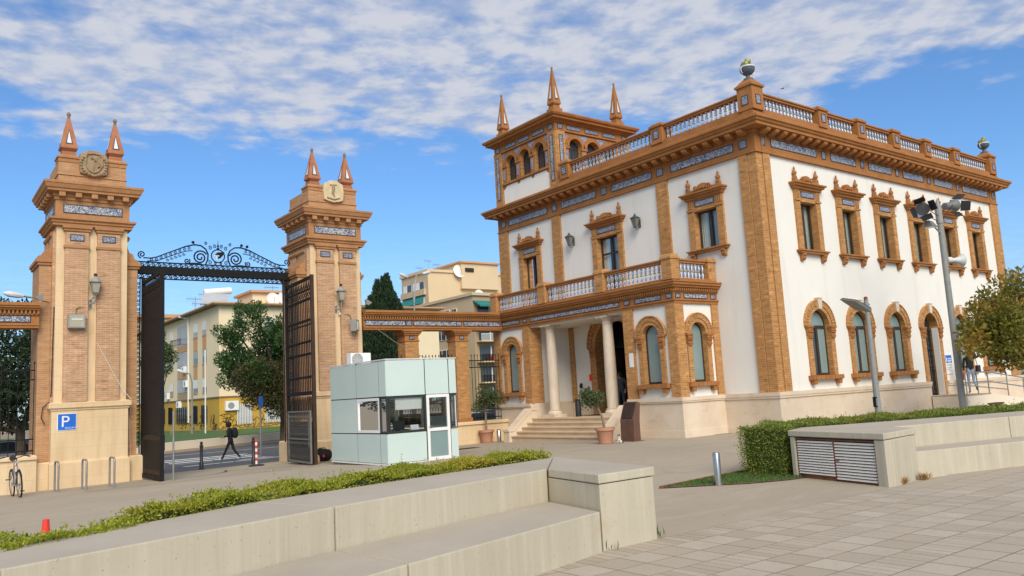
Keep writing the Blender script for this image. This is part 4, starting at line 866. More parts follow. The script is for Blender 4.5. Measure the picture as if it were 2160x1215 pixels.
# ================================================================== brick screens either side
def screen(x0, x1, label, piers, low_end=None):
    y0, y1 = GY, GY + .62; base = min(gz(x0, GY), gz(x1, GY)) - .1
    Sx = thing('brick_screen', label, 'wall', ((x0 + x1) / 2, GY + .3, base), 0, 'brick screen walls beside the gate')
    MB().box(x0, x1, y0 - .08, y1 + .08, base, .58).build('base_wall', 'cream_render', Sx); MB().box(x0, x1, y0 - .14, y1 + .14, .581, .66).frust(x0, x1, y0 - .14, y1 + .14, .66, .70, .03).build('base_coping', 'cream_render', Sx)
    MB().box(x0, x1, y0 + .03, y1 - .03, 4.36, 5.0).build('beam', 'terracotta', Sx)
    m = MB(); m.box(x0, x1, y0 - .0, y0 + .03, 4.36, 4.43).box(x0, x1, y0 - .03, y0 + .03, 4.43, 4.49).box(x0, x1, y0 - .02, y0 + .03, 4.735, 4.76).box(x0, x1, y0 - .08, y0 + .03, 4.88, 4.94).box(x0, x1, y0 - .14, y1 + .1, 4.941, 5.0).box(x0, x1, y0 - .18, y1 + .14, 5.001, 5.09); m.build('beam_moulding', 'terracotta', Sx)
    dnm = MB().box(-.024, .024, -.055, .03, 4.765, 4.87).mesh('dentil', 'terracotta'); k = 0
    while x0 + .05 + k * .105 < x1: put(dnm, 'dentil', Sx, TR(x0 + .05 + k * .105, y0 - .0, 0)); k += 1
    for px_ in piers:
        p_ = MB().box(px_ - .30, px_ + .30, y0 + .02, y1 - .02, .70, 3.92).build('pier', 'brick_house', Sx)
        cornice(MB(), px_ - .30, px_ + .30, y0 + .02, y1 - .02, [(0, 3.90), (.03, 3.92), (.03, 3.97), (0, 3.98), (0, 4.14), (.04, 4.16), (.04, 4.20), (.09, 4.23), (.09, 4.27), (.13, 4.30), (.13, 4.36)]).build('pier_cap', 'terracotta', p_)
        MB().box(px_ - .34, px_ + .34, y0 - .03, y1 + .03, .70, .86).build('pier_foot', 'terracotta', p_)
        tile_panel('y', px_ - .09, px_ + .09, 4.02, 4.11, y0 + .02, Sx, mat='azulejo_small')
    return Sx
scr = screen(13.72, 20.10, 'brick screen wall of two square piers and a tiled beam joining gate pillar and building', (15.75, 18.05))
for a, b in ((13.70, 15.58), (15.76, 17.92), (18.10, 20.08)): tile_panel('y', a + .1, b - .1, 4.545, 4.70, GY + .025, scr)
for c in (15.65, 17.95): tile_panel('y', c - .11, c + .11, 4.545, 4.70, GY + .025, scr, mat='azulejo_small')
scl = screen(-2.2, 3.24, 'brick screen wall with tiled beam at the far left edge beside the bicycle', (0.0,))
tile_panel('y', .6, 3.0, 4.545, 4.70, GY + .025, scl)
def railing(x0, x1, z0, z1, label, group, step=.145):
    y = GY + .31; n = int((x1 - x0) / step); r_ = thing('iron_railing', label, 'railing', ((x0 + x1) / 2, y, z0), 0, group)
    bm_ = MB().tube([(0, 0, 0), (0, 0, z1 - z0 - .10)], .011, 5).lathe([(.012, z1 - z0 - .10), (.028, z1 - z0 - .07), (.004, z1 - z0)], n=5).mesh('bar', 'iron')
    for i in range(n + 1): put(bm_, 'bar', r_, TR(x0 + (x1 - x0) * i / n, y, z0))
    for z in (z0 + .12, z0 + .45, z1 - .28, z1 - .55): MB().box(x0 - .02, x1 + .02, y - .008, y + .008, z - .02, z + .02).build('rail', 'iron', r_)
    m = MB(); a = x0 + step / 2
    for i in range(n): m.tube([(x0 + (x1 - x0) * (i + .5) / n + .045 * math.cos(t), y, z1 - .41 + .075 * math.sin(t)) for t in np.linspace(0, 6.28, 9)], .006, 4)
    tag(m.build('scrollwork', 'iron', r_), None, None, kind='stuff')
G_ = 'iron railings between the brick piers'
railing(13.85, 15.43, .70, 3.42, 'black iron railing between the right gate pillar and the first brick pier', G_)
railing(16.07, 17.73, .70, 3.42, 'black iron railing between the two brick piers behind the kiosk', G_)
railing(18.37, 20.05, .70, 3.42, 'black iron railing between the last brick pier and the porch', G_)
railing(.34, 3.18, .70, 3.42, 'black iron railing at the left edge under the tiled beam', G_, .20)
# ================================================================== iron gate
def scroll(c, r, turns=1.6, a0=0.0, s=1, n=18):
    """spiral in the xz plane"""
    return [(c[0] + s * r * (1 - .82 * k / n) * math.cos(a0 + turns * 2 * math.pi * k / n), c[1], c[2] + r * (1 - .82 * k / n) * math.sin(a0 + turns * 2 * math.pi * k / n)) for k in range(n + 1)]
GA, GB, LY = 6.00, 11.24, GY + 1.0
ov = thing('gate_overthrow', 'black wrought iron beam with scrollwork crown spanning between the gate pillars', 'ironwork', ((GA + GB) / 2, LY, 6.1))
MB().box(GA - .05, GB + .05, LY - .10, LY + .10, 6.26, 6.52).build('beam', 'iron', ov)
for z in (6.665, 6.115): MB().box(GA, GB, LY - .025, LY + .025, z - .02, z + .02).build('flat_bar', 'iron', ov)
n = 30
for z, hgt in ((6.583, .062), (6.197, .062)):
    m = MB()
    for k in range(n): m.tube(scroll((GA + (GB - GA) * (k + .5) / n, LY, z), hgt, 1.2, .6 + (k % 2) * math.pi, 1 if k % 2 else -1, 9), .016, 4)
    for k in range(n + 1): q = GA + (GB - GA) * k / n; m.bar((q - .07, LY, z - .065), (q + .07, LY, z + .065), .022)
    tag(m.build('scroll_frieze', 'iron', ov), None, None, kind='stuff')
CXg = 8.72
top_c = [(2.42, 6.80), (2.2, 6.80), (2.0, 6.85), (1.68, 7.0), (1.41, 7.12), (1.08, 7.27), (.79, 7.35), (.58, 7.33), (.42, 7.22), (.34, 7.05), (.35, 6.86), (.42, 6.69)]
low_c = [(2.30, 6.70), (2.0, 6.72), (1.7, 6.85), (1.40, 6.98), (1.10, 7.10), (.86, 7.14)]
def ip(c, u): us = [p_[0] for p_ in c][::-1]; zs_ = [p_[1] for p_ in c][::-1]; return float(np.interp(u, us, zs_))
for s in (-1, 1):
    m = MB(); X = lambda u: CXg + s * u
    m.tube([(X(u), LY, z) for u, z in top_c], [.022] * 5 + [.026] * 7, 6); m.build('top_rail', 'iron', ov)
    m = MB(); m.tube([(X(u), LY, z) for u, z in low_c], .016, 5); m.tube(scroll((X(.60), LY, 6.92), .245, 2.0, .5, -s, 26), .028, 5); m.tube(scroll((X(2.47), LY, 6.91), .125, 1.5, -1.4, s), .022, 5)
    m.tube(scroll((X(1.04), LY, 6.77), .105, 1.5, 2.4, s), .022, 5); m.tube([(X(.98), LY, 6.68), (X(.80), LY, 6.70), (X(.55), LY, 6.68)], .03, 5)
    for k in range(9):
        u = .98 + k * .15; m.tube(scroll((X(u), LY, (ip(top_c[:8], u) + ip(low_c, u)) / 2), .062, 1.3, 1.0, s, 10), .013, 4)
    for k in range(6):
        u = 1.15 + k * .13; zc = ip(low_c, u) - .085
        if zc > 6.73: m.tube(scroll((X(u), LY, zc), .055, 1.2, 3.0, s, 9), .012, 4)
    for u, z, r in ((.27, 7.27, .075), (.12, 7.33, .07), (.28, 6.76, .075), (.10, 6.73, .05), (.42, 7.42, .06)): m.tube(scroll((X(u), LY, z), r, 1.3, .8, s, 10), .014, 4)
    tag(m.build('crown_scrolls', 'iron', ov), None, None, kind='stuff')
MB().tube([(CXg + .225 * math.cos(a), LY, 7.0 + .225 * math.sin(a)) for a in np.linspace(0, 2 * math.pi, 25)], .022, 5).build('medallion_ring', 'iron', ov)
# emblem: slanted leaf shape with the cut-out foot of a letter
MB().prism([(CXg - .10, 7.05), (CXg - .02, 7.13), (CXg + .22, 7.15), (CXg + .17, 7.03), (CXg + .08, 6.93), (CXg + .0, 6.90), (CXg + .0, 6.995), (CXg + .05, 7.0), (CXg + .05, 7.03), (CXg - .1, 7.03)], LY - .02, LY + .02, 'y').build('emblem', 'iron', ov)
MB().box(CXg - .135, CXg + .035, LY - .028, LY - .0, 6.985, 7.025).box(CXg - .085, CXg - .035, LY - .028, LY - .0, 6.86, 6.985).build('emblem_letter', 'pale_metal', ov)
MB().lathe([(.05, 7.32), (.05, 7.36), (.02, 7.40), (.035, 7.46), (.012, 7.52), (.003, 7.68)], (CXg, LY, -.10), 8).build('spike', 'iron', ov)
for u, z in ((-.84, 7.43), (.82, 7.43), (1.02, 7.40)): MB().lathe([(.01, -.05), (.045, -.03), (.055, 0), (.045, .03), (.01, .05)], (CXg + u, LY, z), 8).tube([(CXg + u, LY, z), (CXg + u * .93, LY, z - .12)], .014, 5).build('ball', 'iron', ov, True)
# side grilles and hinge posts, each one thing with the leaf hung on it
def gate_leaf(hx, hy, ex, ey, sx, label, rust):
    base = gz((hx + ex) / 2, (hy + ey) / 2) + .03; top = 5.87
    T = thing('gate_leaf', label, 'gate', (hx, hy, base), 0, 'iron gate leaves')
    d = Vector((ex - hx, ey - hy, 0)); ln = d.length; d.normalize(); nrm = Vector((-d.y, d.x, 0))
    Q = lambda u, z, off=0.0: Vector((hx, hy, 0)) + d * u + nrm * off + Vector((0, 0, z))
    def B(u0, u1, z0, z1, th, off=0.0):
        m_ = MB(); c = [Q(u, z, o) for o in (off - th, off + th) for u, z in ((u0, z0), (u1, z0), (u1, z1), (u0, z1))]
        return m_.add(c, [(0, 1, 2, 3), (7, 6, 5, 4), (0, 4, 5, 1), (1, 5, 6, 2), (2, 6, 7, 3), (3, 7, 4, 0)])
    B(-.05, .06, base, top + .1, .05).build('hinge_post', 'iron', T); B(ln - .11, ln, base - .02, top + .02, .055).build('lock_stile', 'iron_rust' if rust else 'iron', T)
    for z0, z1 in ((base, base + .14), (1.05, 1.17), (2.02, 2.14), (5.10, 5.18), (top - .10, top), (5.42, 5.47)): B(.06, ln - .11, z0, z1, .035).build('rail', 'iron', T)
    nb_ = 15
    for k in range(nb_):
        u = .06 + (ln - .17) * (k + .5) / nb_; MB().tube([Q(u, 2.14), Q(u, 5.10)], .019, 5).build('bar', 'iron', T)
    m_ = MB()
    for k in range(nb_):
        u = .06 + (ln - .17) * (k + .5) / nb_
        for z in (2.6, 3.35, 3.75, 4.45): m_.lathe([(.02, z - .05), (.036, z - .02), (.036, z + .02), (.02, z + .05)], Q(u, 0), 6)
        m_.bar(Q(u - .06, 5.48), Q(u, top - .12), .02).bar(Q(u + .06, 5.48), Q(u, top - .12), .02)
        m_.tube([Q(u + .055 * math.cos(a), 5.30 + .10 * math.sin(a)) for a in np.linspace(0, 6.28, 9)], .012, 4); m_.tube([Q(u + .055 * math.cos(a), 1.60 + .36 * math.sin(a)) for a in np.linspace(0, 6.28, 9)], .012, 4)
    tag(m_.build('ornament', 'iron', T), None, None, kind='stuff')
    for z in (3.35, 3.75, 4.3): B(.06, ln - .11, z - .02, z + .02, .014).build('rail', 'iron', T)
    B(.07, ln - .12, base + .15, 1.04, .018).build('kick_panel', 'iron_rust', T)
    B(.25, ln - .3, base + .30, .92, .028).build('kick_moulding', 'iron', T)
    bx = sx * .07
    if not rust: MB().tube([Q(ln * .72, .95, bx), Q(ln * .70, 3.05, bx)], .022, 6).build('drop_bolt', 'galvanised', T); B(ln - .5, ln - .12, .62, 1.08, .03, bx).build('lock_box', 'iron_rust', T); B(ln - .28, ln - .16, .10, .36, .03, bx).build('padlock_plate', 'pale_metal', T)
    if not rust: B(.06, ln - .11, 1.17, 5.40, .006, -sx * .025).build('back_sheet', 'iron', T)
    return T
gate_leaf(6.12, 27.28, 6.07, 24.72, 1, 'left iron gate leaf, dark and solid looking, swung open towards the camera', False)
gate_leaf(10.80, 27.20, 10.58, 24.45, 1, 'right iron gate leaf swung open, a low mesh wicket standing in front of its foot', True)
def side_grille(x0, x1, label):
    g = thing('side_grille', label, 'grille', ((x0 + x1) / 2, GY + .5, .4), 0, 'narrow scroll grilles beside the gate leaves'); y = GY + .6
    MB().box(x0, x0 + .03, y - .02, y + .02, .46, 6.1).box(x1 - .03, x1, y - .02, y + .02, .46, 6.1).build('frame', 'iron', g)
    m = MB(); k = 0; r = (x1 - x0) / 2 - .03
    z = .7
    while z < 6.0: m.tube(scroll(((x0 + x1) / 2, y, z), max(.05, r), 1.3, .5 + (k % 2) * math.pi, 1, 10), .011, 4); z += max(.14, r * 2.0); k += 1
    tag(m.build('scrolls', 'iron', g), None, None, kind='stuff')
side_grille(5.99, 6.13, 'narrow scroll grille between the left gate leaf and its pillar'); side_grille(10.86, 11.22, 'narrow scroll grille between the right gate leaf and its pillar')
# mesh wicket in front of the right leaf
Wk = thing('mesh_wicket', 'low grey galvanised mesh gate standing in front of the right iron leaf', 'gate', (10.45, 24.5, gz(10.45, 24.5)))
a_ = Vector((10.38, 24.35, 0)); b_ = Vector((10.62, 26.75, 0)); dW = (b_ - a_); lW = dW.length; dW.normalize(); nW = Vector((-dW.y, dW.x, 0)); zb_ = gz(10.4, 24.5) + .05; zt_ = 1.50
QW = lambda u, z, o=0.0: a_ + dW * u + nW * o + Vector((0, 0, z))
m = MB(); m.bar(QW(0, zb_), QW(0, zt_), .05).bar(QW(lW, zb_), QW(lW, zt_), .05).bar(QW(0, zt_), QW(lW, zt_), .05).bar(QW(0, zb_ + .03), QW(lW, zb_ + .03), .06).build('frame', 'mesh_light', Wk)
MB().bar(QW(0, .62), QW(lW, .62), .045).build('mid_rail', 'mesh_light', Wk)
nw = 34
for k in range(nw):
    u = .05 + (lW - .1) * (k + .5) / nw; pts = []
    for z0, z1 in ((zb_ + .06, .60), (.64, zt_ - .03)):
        h = z1 - z0
        for q, o in ((0, 0), (.08, 0), (.14, .05), (.20, 0), (.74, 0), (.80, .05), (.88, 0), (1, 0)): pts.append(QW(u, z0 + h * q, o))
    MB().tube(pts, .005, 4).build('wire', 'mesh_grey', Wk)
m = MB()
for z in (zb_ + .2, .45, .8, 1.05, 1.35): m.bar(QW(.02, z, .008), QW(lW - .02, z, .008), .008)
tag(m.build('cross_wires', 'mesh_grey', Wk), None, None, kind='stuff')
MB().bar(QW(lW * .12, zb_ + .5, -.03), QW(lW * .12, zt_ - .05, -.03), .05, .03).build('drop_bolt', 'galvanised', Wk)
# ================================================================== kiosk
KX0, KX1, KY0, KY1, KZ0, KZ1 = 10.72, 13.03, 19.97, 23.58, -.06, 2.81
K = thing('glass_kiosk', 'pale green glass panelled guard kiosk with white door standing beside the gate', 'kiosk', ((KX0 + KX1) / 2, (KY0 + KY1) / 2, -.2))
MB().box(KX0 + .03, KX1 - .03, KY0 + .03, KY1 - .03, -.32, KZ0 - .012).build('base', 'earth', K)
MB().box(KX0 - .012, KX1 + .012, KY0 - .012, KY1 + .012, KZ0 - .012, KZ0 + .03).build('base_trim', 'white_pvc', K)
MB().box(KX0 + .06, KX1 - .06, KY0 + .06, KY1 - .06, KZ0 + .03, KZ0 + .06).build('floor', 'grey_plastic', K)
MB().box(KX0 + .005, KX1 - .005, KY0 + .005, KY1 - .005, KZ1 - .12, KZ1 - .06).build('ceiling', 'white_paint', K)
m = MB(); m.box(KX0 - .015, KX1 + .015, KY0 - .015, KY0 + .06, KZ1, KZ1 + .035).box(KX0 - .015, KX1 + .015, KY1 - .06, KY1 + .015, KZ1, KZ1 + .035).box(KX0 - .015, KX0 + .06, KY0 + .06, KY1 - .06, KZ1, KZ1 + .035).box(KX1 - .06, KX1 + .015, KY0 + .06, KY1 - .06, KZ1, KZ1 + .035).build('roof_edge', 'pale_metal', K)
ZR = [KZ0 + .03, .79, 1.80, KZ1 - .0]; g = .014
# dark sub-frame behind the joints
m = MB(); 
for y in (21.79, 20.39): m.box(KX0 + .005, KX0 + .05, y - .03, y + .03, ZR[0], ZR[3])
m.box(KX0 + .005, KX0 + .05, KY0 + .012, KY1 - .012, ZR[1] - .03, ZR[1] + .03).box(KX0 + .005, KX0 + .05, KY0 + .012, KY1 - .012, ZR[2] - .03, ZR[2] + .03)
m.box(KX0 + .05, KX1 - .012, KY0 + .005, KY0 + .05, ZR[2] - .03, ZR[2] + .03).box(11.95, 12.0, KY0 + .005, KY0 + .05, ZR[0], ZR[3]).box(12.74, 12.80, KY0 + .005, KY0 + .05, ZR[0], ZR[3]).box(KX0 + .05, 11.97, KY0 + .005, KY0 + .05, ZR[1] - .03, ZR[1] + .03)
m.build('sub_frame', 'kiosk_joint', K)
def kp(axis, a, b, z0, z1, plane, inn):
    d = .03 * inn; q = MB()
    (q.box(min(plane, plane + d), max(plane, plane + d), a + g, b - g, z0 + g, z1 - g) if axis == 'x' else q.box(a + g, b - g, min(plane, plane + d), max(plane, plane + d), z0 + g, z1 - g)).build('panel', 'kiosk_panel', K)
for a, b in ((21.79, KY1), (20.39, 21.79), (KY0, 20.39)):
    for r in (0, 1, 2):
        if r == 1 and a < 21: continue
        kp('x', a, b, ZR[r], ZR[r + 1], KX0, 1)
for a, b in ((KX0, 11.97), (11.97, 12.77), (12.77, KX1)): kp('y', a, b, ZR[2], ZR[3], KY0, 1)
kp('y', KX0, 11.97, ZR[0], ZR[1], KY0, 1); kp('y', 12.77, KX1, ZR[0], ZR[1], KY0, 1)
for r in (0, 2):
    kp('x', KY0, 21.79, ZR[r], ZR[r + 1], KX1, -1); kp('x', 21.79, KY1, ZR[r], ZR[r + 1], KX1, -1)
for r in (0, 1, 2): kp('y', KX0, 11.9, ZR[r], ZR[r + 1], KY1, -1) if r != 1 else None
for r in (0, 2): kp('y', 11.9, KX1, ZR[r], ZR[r + 1], KY1, -1)
def kwin(axis, a, b, z0, z1, plane, inn, fm, fw, name='window'):
    q = MB(); d0, d1 = plane + .0 * inn, plane + .06 * inn
    def bx(a_, b_, c_, d_, p0, p1, mm): return mm.box(min(p0, p1), max(p0, p1), a_, b_, c_, d_) if axis == 'x' else mm.box(a_, b_, min(p0, p1), max(p0, p1), c_, d_)
    bx(a, b, z1 - fw, z1, d0, d1, q); bx(a, b, z0, z0 + fw, d0, d1, q); bx(a, a + fw, z0 + fw, z1 - fw, d0, d1, q); bx(b - fw, b, z0 + fw, z1 - fw, d0, d1, q)
    w_ = q.build(name, fm, K); pp_ = plane + .03 * inn; c4 = [(a + fw, z0 + fw), (b - fw, z0 + fw), (b - fw, z1 - fw), (a + fw, z1 - fw)]; MB().add([(pp_, u, v) if axis == 'x' else (u, pp_, v) for u, v in c4], [(0, 1, 2, 3)]).build('pane', 'glass_clear', w_, fix=False); return w_
kwin('x', 20.40, 21.78, ZR[1] + .02, ZR[2] - .02, KX0, 1, 'white_pvc', .075)
kwin('x', KY0 + .01, 20.38, ZR[1] + .02, ZR[2] - .02, KX0, 1, 'kiosk_joint', .03)
MB().box(KX0 + .03, KX0 + .09, KY0 + .03, KY0 + .09, ZR[1], ZR[2]).build('corner_post', 'white_pvc', K)
kw = kwin('y', KX0 + .07, 11.955, ZR[1] + .02, ZR[2] - .02, KY0, 1, 'kiosk_joint', .035)
kwin('y', 12.79, KX1 - .01, ZR[1] + .02, ZR[2] - .02, KY0, 1, 'kiosk_joint', .03); kwin('x', KY0 + .01, 21.88, ZR[1] + .02, ZR[2] - .02, KX1, -1, 'white_pvc', .06); kwin('y', 11.92, KX1 - .02, ZR[1] + .02, ZR[2] - .02, KY1, -1, 'white_pvc', .06); kwin('x', 21.90, KY1 - .02, ZR[1] + .02, ZR[2] - .02, KX1, -1, 'white_pvc', .06); kwin('y', KX0 + .02, 11.88, ZR[1] + .02, ZR[2] - .02, KY1, -1, 'white_pvc', .06)  # includes extra far-side windows, added to let daylight into the kiosk
MB().box(KX0 + .07, KX1 - .07, KY1 - .05, KY1 - .04, ZR[0], ZR[1]).build('bright_lining', 'white_paint', K)  # white sheet added to brighten the kiosk interior
# door
q = MB(); da_, db_ = 11.99, 12.755; z0, z1 = KZ0 + .03, ZR[2] - .0; fw = .085
q.box(da_, db_, KY0 - .015, KY0 + .05, z1 - fw, z1).box(da_, db_, KY0 - .015, KY0 + .05, z0, z0 + fw).box(da_, da_ + fw, KY0 - .015, KY0 + .05, z0 + fw, z1 - fw).box(db_ - fw, db_, KY0 - .015, KY0 + .05, z0 + fw, z1 - fw).box(da_ + fw, db_ - fw, KY0 - .015, KY0 + .05, .77, .86)
kd = q.build('door', 'white_pvc', K)
MB().box(da_ + fw, db_ - fw, KY0 + .01, KY0 + .02, z0 + fw, .77).build('pane', 'glass_frosted', kd); MB().add([(da_ + fw, KY0 + .015, .86), (db_ - fw, KY0 + .015, .86), (db_ - fw, KY0 + .015, z1 - fw), (da_ + fw, KY0 + .015, z1 - fw)], [(0, 1, 2, 3)]).build('pane', 'glass_clear', kd, fix=False)
MB().tube([(da_ + .05, KY0 - .015, .90), (da_ + .05, KY0 - .06, .90), (da_ + .15, KY0 - .06, .90)], .012, 6).build('handle', 'steel', kd)
MB().box(KX0 + .32, 11.88, KY0 + .08, KY0 + .10, 1.42, ZR[2] - .06).build('roller_blind', 'white_paint', K)
MB().box(KX0 + .2, 11.9, KY0 + .10, KY0 + .65, .74, .78).build('counter', 'pale_metal', K)
MB().add([(11.56, KY0 + .13, .80), (11.82, KY0 + .13, .80), (11.82, KY0 + .20, .98), (11.56, KY0 + .20, .98), (11.56, KY0 + .27, .80), (11.82, KY0 + .27, .80)], [(0, 1, 2, 3), (5, 4, 3, 2), (0, 3, 4), (1, 5, 2)]).build('desk_sign', 'sign_white', K)
MB().box(11.15, 11.50, KY0 + .42, KY0 + .46, .86, 1.12).box(11.29, 11.36, KY0 + .44, KY0 + .48, .78, .90).build('monitor', 'black_plastic', K); MB().box(KX0 + .035, KX0 + .038, 22.3, 22.62, 1.15, 1.5).build('notice', 'sign_white', K)
MB().box(KX0 + .5, KX0 + 1.3, KY1 - .5, KY1 - .10, KZ0 + .06, 1.1).build('cupboard', 'white_paint', K)
ac = thing('air_conditioner', 'white air conditioning unit on the flat kiosk roof', 'air conditioner', (11.35, 22.85, 2.78))
MB().box(11.02, 11.70, 22.70, 23.0, 2.80, 3.20).build('casing', 'white_pvc', ac, bevel=.015)
m = MB(); 
for r in (.08, .13, .18): m.tube([(11.24 + r * math.cos(a), 22.69, 3.0 + r * math.sin(a)) for a in np.linspace(0, 6.283, 19)], .006, 4)
for k in range(8): a = k * .785; m.bar((11.24, 22.69, 3.0), (11.24 + .19 * math.cos(a), 22.69, 3.0 + .19 * math.sin(a)), .008)
m.build('fan_grille', 'pale_metal', ac); MB().lathe([(.19, 0), (.19, .008)], M=Matrix.Translation((11.24, 22.696, 3.0)) @ Matrix.Rotation(math.pi / 2, 4, 'X'), n=20).build('fan_opening', 'grey_plastic', ac)
for x in (11.06, 11.6): MB().box(x, x + .06, 22.72, 22.98, 2.75, 2.80).build('foot', 'grey_plastic', ac)
# ================================================================== concrete benches
BT, SEAT = .786, .42
def lerp2(a, b, t): return (a[0] + (b[0] - a[0]) * t, a[1] + (b[1] - a[1]) * t)
def offs(line, d):
    out = []
    for i, p in enumerate(line):
        a = line[max(0, i - 1)]; b = line[min(len(line) - 1, i + 1)]; t_ = Vector((b[0] - a[0], b[1] - a[1])).normalized(); out.append((p[0] - t_.y * d, p[1] + t_.x * d))
    return out
def strip_block(name, f0, f1, b0, b1, z0, z1, mat, parent, bev=.012):
    return MB().prism([f0, f1, b1, b0], z0, z1, 'z').build(name, mat, parent, bevel=bev)
def topped(name, poly, z0, z1, parent, bev=.012):
    """concrete block: streaked sides, worn top"""
    o = MB().prism(poly, z0, z1, 'z').build(name, 'bench_concrete', parent, bevel=bev); me = o.data; me.materials.append(MAT['bench_top'])
    for p in me.polygons:
        if p.normal.z > .8: p.material_index = 1
    return o
BL = thing('concrete_bench', 'long pale concrete bench in the foreground with backrest and boxy end block', 'bench', (5.0, 6.5, 0))
Wf = [(6.02, 7.395), (3.04, 6.65), (.53, 5.89), (-2.1, 4.95), (-4.8, 3.85)]; Wb = [(7.14, 8.62), (2.72, 7.74), (.28, 6.62), (-2.4, 5.62), (-5.15, 4.50)]
Sf = [(5.80, 6.30), (3.16, 5.62), (.72, 4.86), (-1.85, 3.95), (-4.4, 2.95)]
for i in range(4):
    e = .006
    f0 = lerp2(Wf[i], Wf[i + 1], e * .5); f1 = lerp2(Wf[i], Wf[i + 1], 1 - e * .5); b0 = lerp2(Wb[i], Wb[i + 1], e * .5); b1 = lerp2(Wb[i], Wb[i + 1], 1 - e * .5)
    topped('backrest_block', [f0, b0, b1, f1], -.05, BT, BL)
    s0 = lerp2(Sf[i], Sf[i + 1], e * .5); s1 = lerp2(Sf[i], Sf[i + 1], 1 - e * .5); w0 = offs([f0, f1], .012)
    topped('seat_block', [s0, w0[0], w0[1], s1], -.05, SEAT, BL)
endp = [(5.835, 6.325), (6.66, 6.345), (7.18, 8.63), (7.14 + .01, 8.64), (6.045, 7.405)]
topped('end_block', [(5.835, 6.325), (6.66, 6.345), (7.17, 8.62), (6.75, 8.42), (6.035, 7.40)], -.05, .685, BL); topped('end_cap', [(5.815, 6.31), (6.675, 6.33), (7.185, 8.64), (7.16, 8.64), (6.03, 7.385)], .693, BT + .002, BL)
BR = thing('concrete_bench', 'concrete bench at the right whose end block holds a white louvred door', 'bench', (13, 7, 0))
Vf = [(13.28, 7.12), (15.9, 6.36), (18.6, 5.45), (21.5, 4.3)]; Vb = [(13.1, 8.72), (16.2, 7.50), (18.95, 6.55), (21.9, 5.4)]; Tf = [(12.80, 6.585), (15.55, 5.76), (18.2, 4.85), (21.0, 3.7)]
for i in range(3):
    e = .006; f0 = lerp2(Vf[i], Vf[i + 1], e * .5); f1 = lerp2(Vf[i], Vf[i + 1], 1 - e * .5); b0 = lerp2(Vb[i], Vb[i + 1], e * .5); b1 = lerp2(Vb[i], Vb[i + 1], 1 - e * .5)
    topped('backrest_block', [f0, f1, b1, b0], -.05, BT, BR); s0 = lerp2(Tf[i], Tf[i + 1], e * .5); s1 = lerp2(Tf[i], Tf[i + 1], 1 - e * .5); w0 = offs([f0, f1], -.012)
    topped('seat_block', [s0, s1, w0[1], w0[0]], -.05, SEAT, BR)
L1, L2 = (12.30, 8.44), (11.72, 6.44)
u_ = Vector((L2[0] - L1[0], L2[1] - L1[1])).normalized(); n_ = Vector((-u_.y, u_.x)) * -1
if n_.x > 0: n_ = -n_                                                 # outward (towards -x)
wl = (Vector(L2) - Vector(L1)).length
LQ = lambda s, o=0.0: (L1[0] + u_.x * s + n_.x * o, L1[1] + u_.y * s + n_.y * o)
inset = .10
for a, b in ((0, .10), (wl - .20, wl)):                               # jambs either side of the louvres
    topped('end_jamb', [LQ(a), LQ(b), LQ(b, -.16), LQ(a, -.16)], -.05, .683, BR)
topped('end_block', [LQ(wl, 0.0 - .161), L2 if False else LQ(wl, -.161), (12.90, 6.57), (13.27, 7.10), (13.08, 8.70), LQ(0, -.161)][1:], -.05, .685, BR)
topped('end_side', [LQ(wl, -.0), (12.91, 6.56), (12.91, 6.58), LQ(wl, -.162)], -.05, .684, BR) if False else None
topped('end_cap', [(LQ(-.02, .015)), LQ(wl + .015, .015), (12.905, 6.545), (13.275, 7.105), (13.09, 8.72)], .692, BT + .002, BR)
ld = thing('louvre_door', 'white slatted metal double door with rusty foot set in the bench end block', 'louvre', (*LQ(wl / 2), 0)) if False else None
fr = MB(); zl0, zl1 = .02, .665; sa, sb = .105, wl - .205; mid = (sa + sb) / 2
def LB(mm, s0, s1, z0, z1, o0, o1):
    c = [(*LQ(s, o), z) for o in (o0, o1) for s, z in ((s0, z0), (s1, z0), (s1, z1), (s0, z1))]
    return mm.add(c, [(0, 1, 2, 3), (7, 6, 5, 4), (0, 4, 5, 1), (1, 5, 6, 2), (2, 6, 7, 3), (3, 7, 4, 0)])
for s0, s1 in ((sa, sa + .03), (mid - .02, mid + .02), (sb - .03, sb)): LB(fr, s0, s1, zl0, zl1, -.075, -.035)
LB(fr, sa, sb, zl1 - .025, zl1, -.076, -.034); fr.build('louvre_frame', 'rust', BR)
LB(MB(), sa + .03, mid - .02, .0, .07, -.07, -.05).build('louvre_foot', 'rust', BR); LB(MB(), mid + .02, sb - .03, .0, .03, -.07, -.05).build('louvre_foot', 'rust', BR)
LB(MB(), sa + .005, sb - .005, .0, zl1, -.15, -.14).build('louvre_back', 'room_dark', BR)
for s0, s1, zb in ((sa + .03, mid - .02, .075), (mid + .02, sb - .03, .035)):
    ns = 13
    for k in range(ns):
        z = zb + (zl1 - .03 - zb) * k / ns; dz = (zl1 - .03 - zb) / ns
        c = [(*LQ(s, o), zz_) for s in (s0, s1) for o, zz_ in ((-.030, z + .002), (-.022, z + .004), (-.040, z + dz * .74), (-.048, z + dz * .74))]
        MB().add(c, [(0, 1, 2, 3), (7, 6, 5, 4), (0, 4, 5, 1), (1, 5, 6, 2), (2, 6, 7, 3), (3, 7, 4, 0)]).build('slat', 'louvre_paint', BR)
LB(MB(), mid + .05, mid + .10, .33, .36, -.03, -.005).build('latch', 'rust', BR)
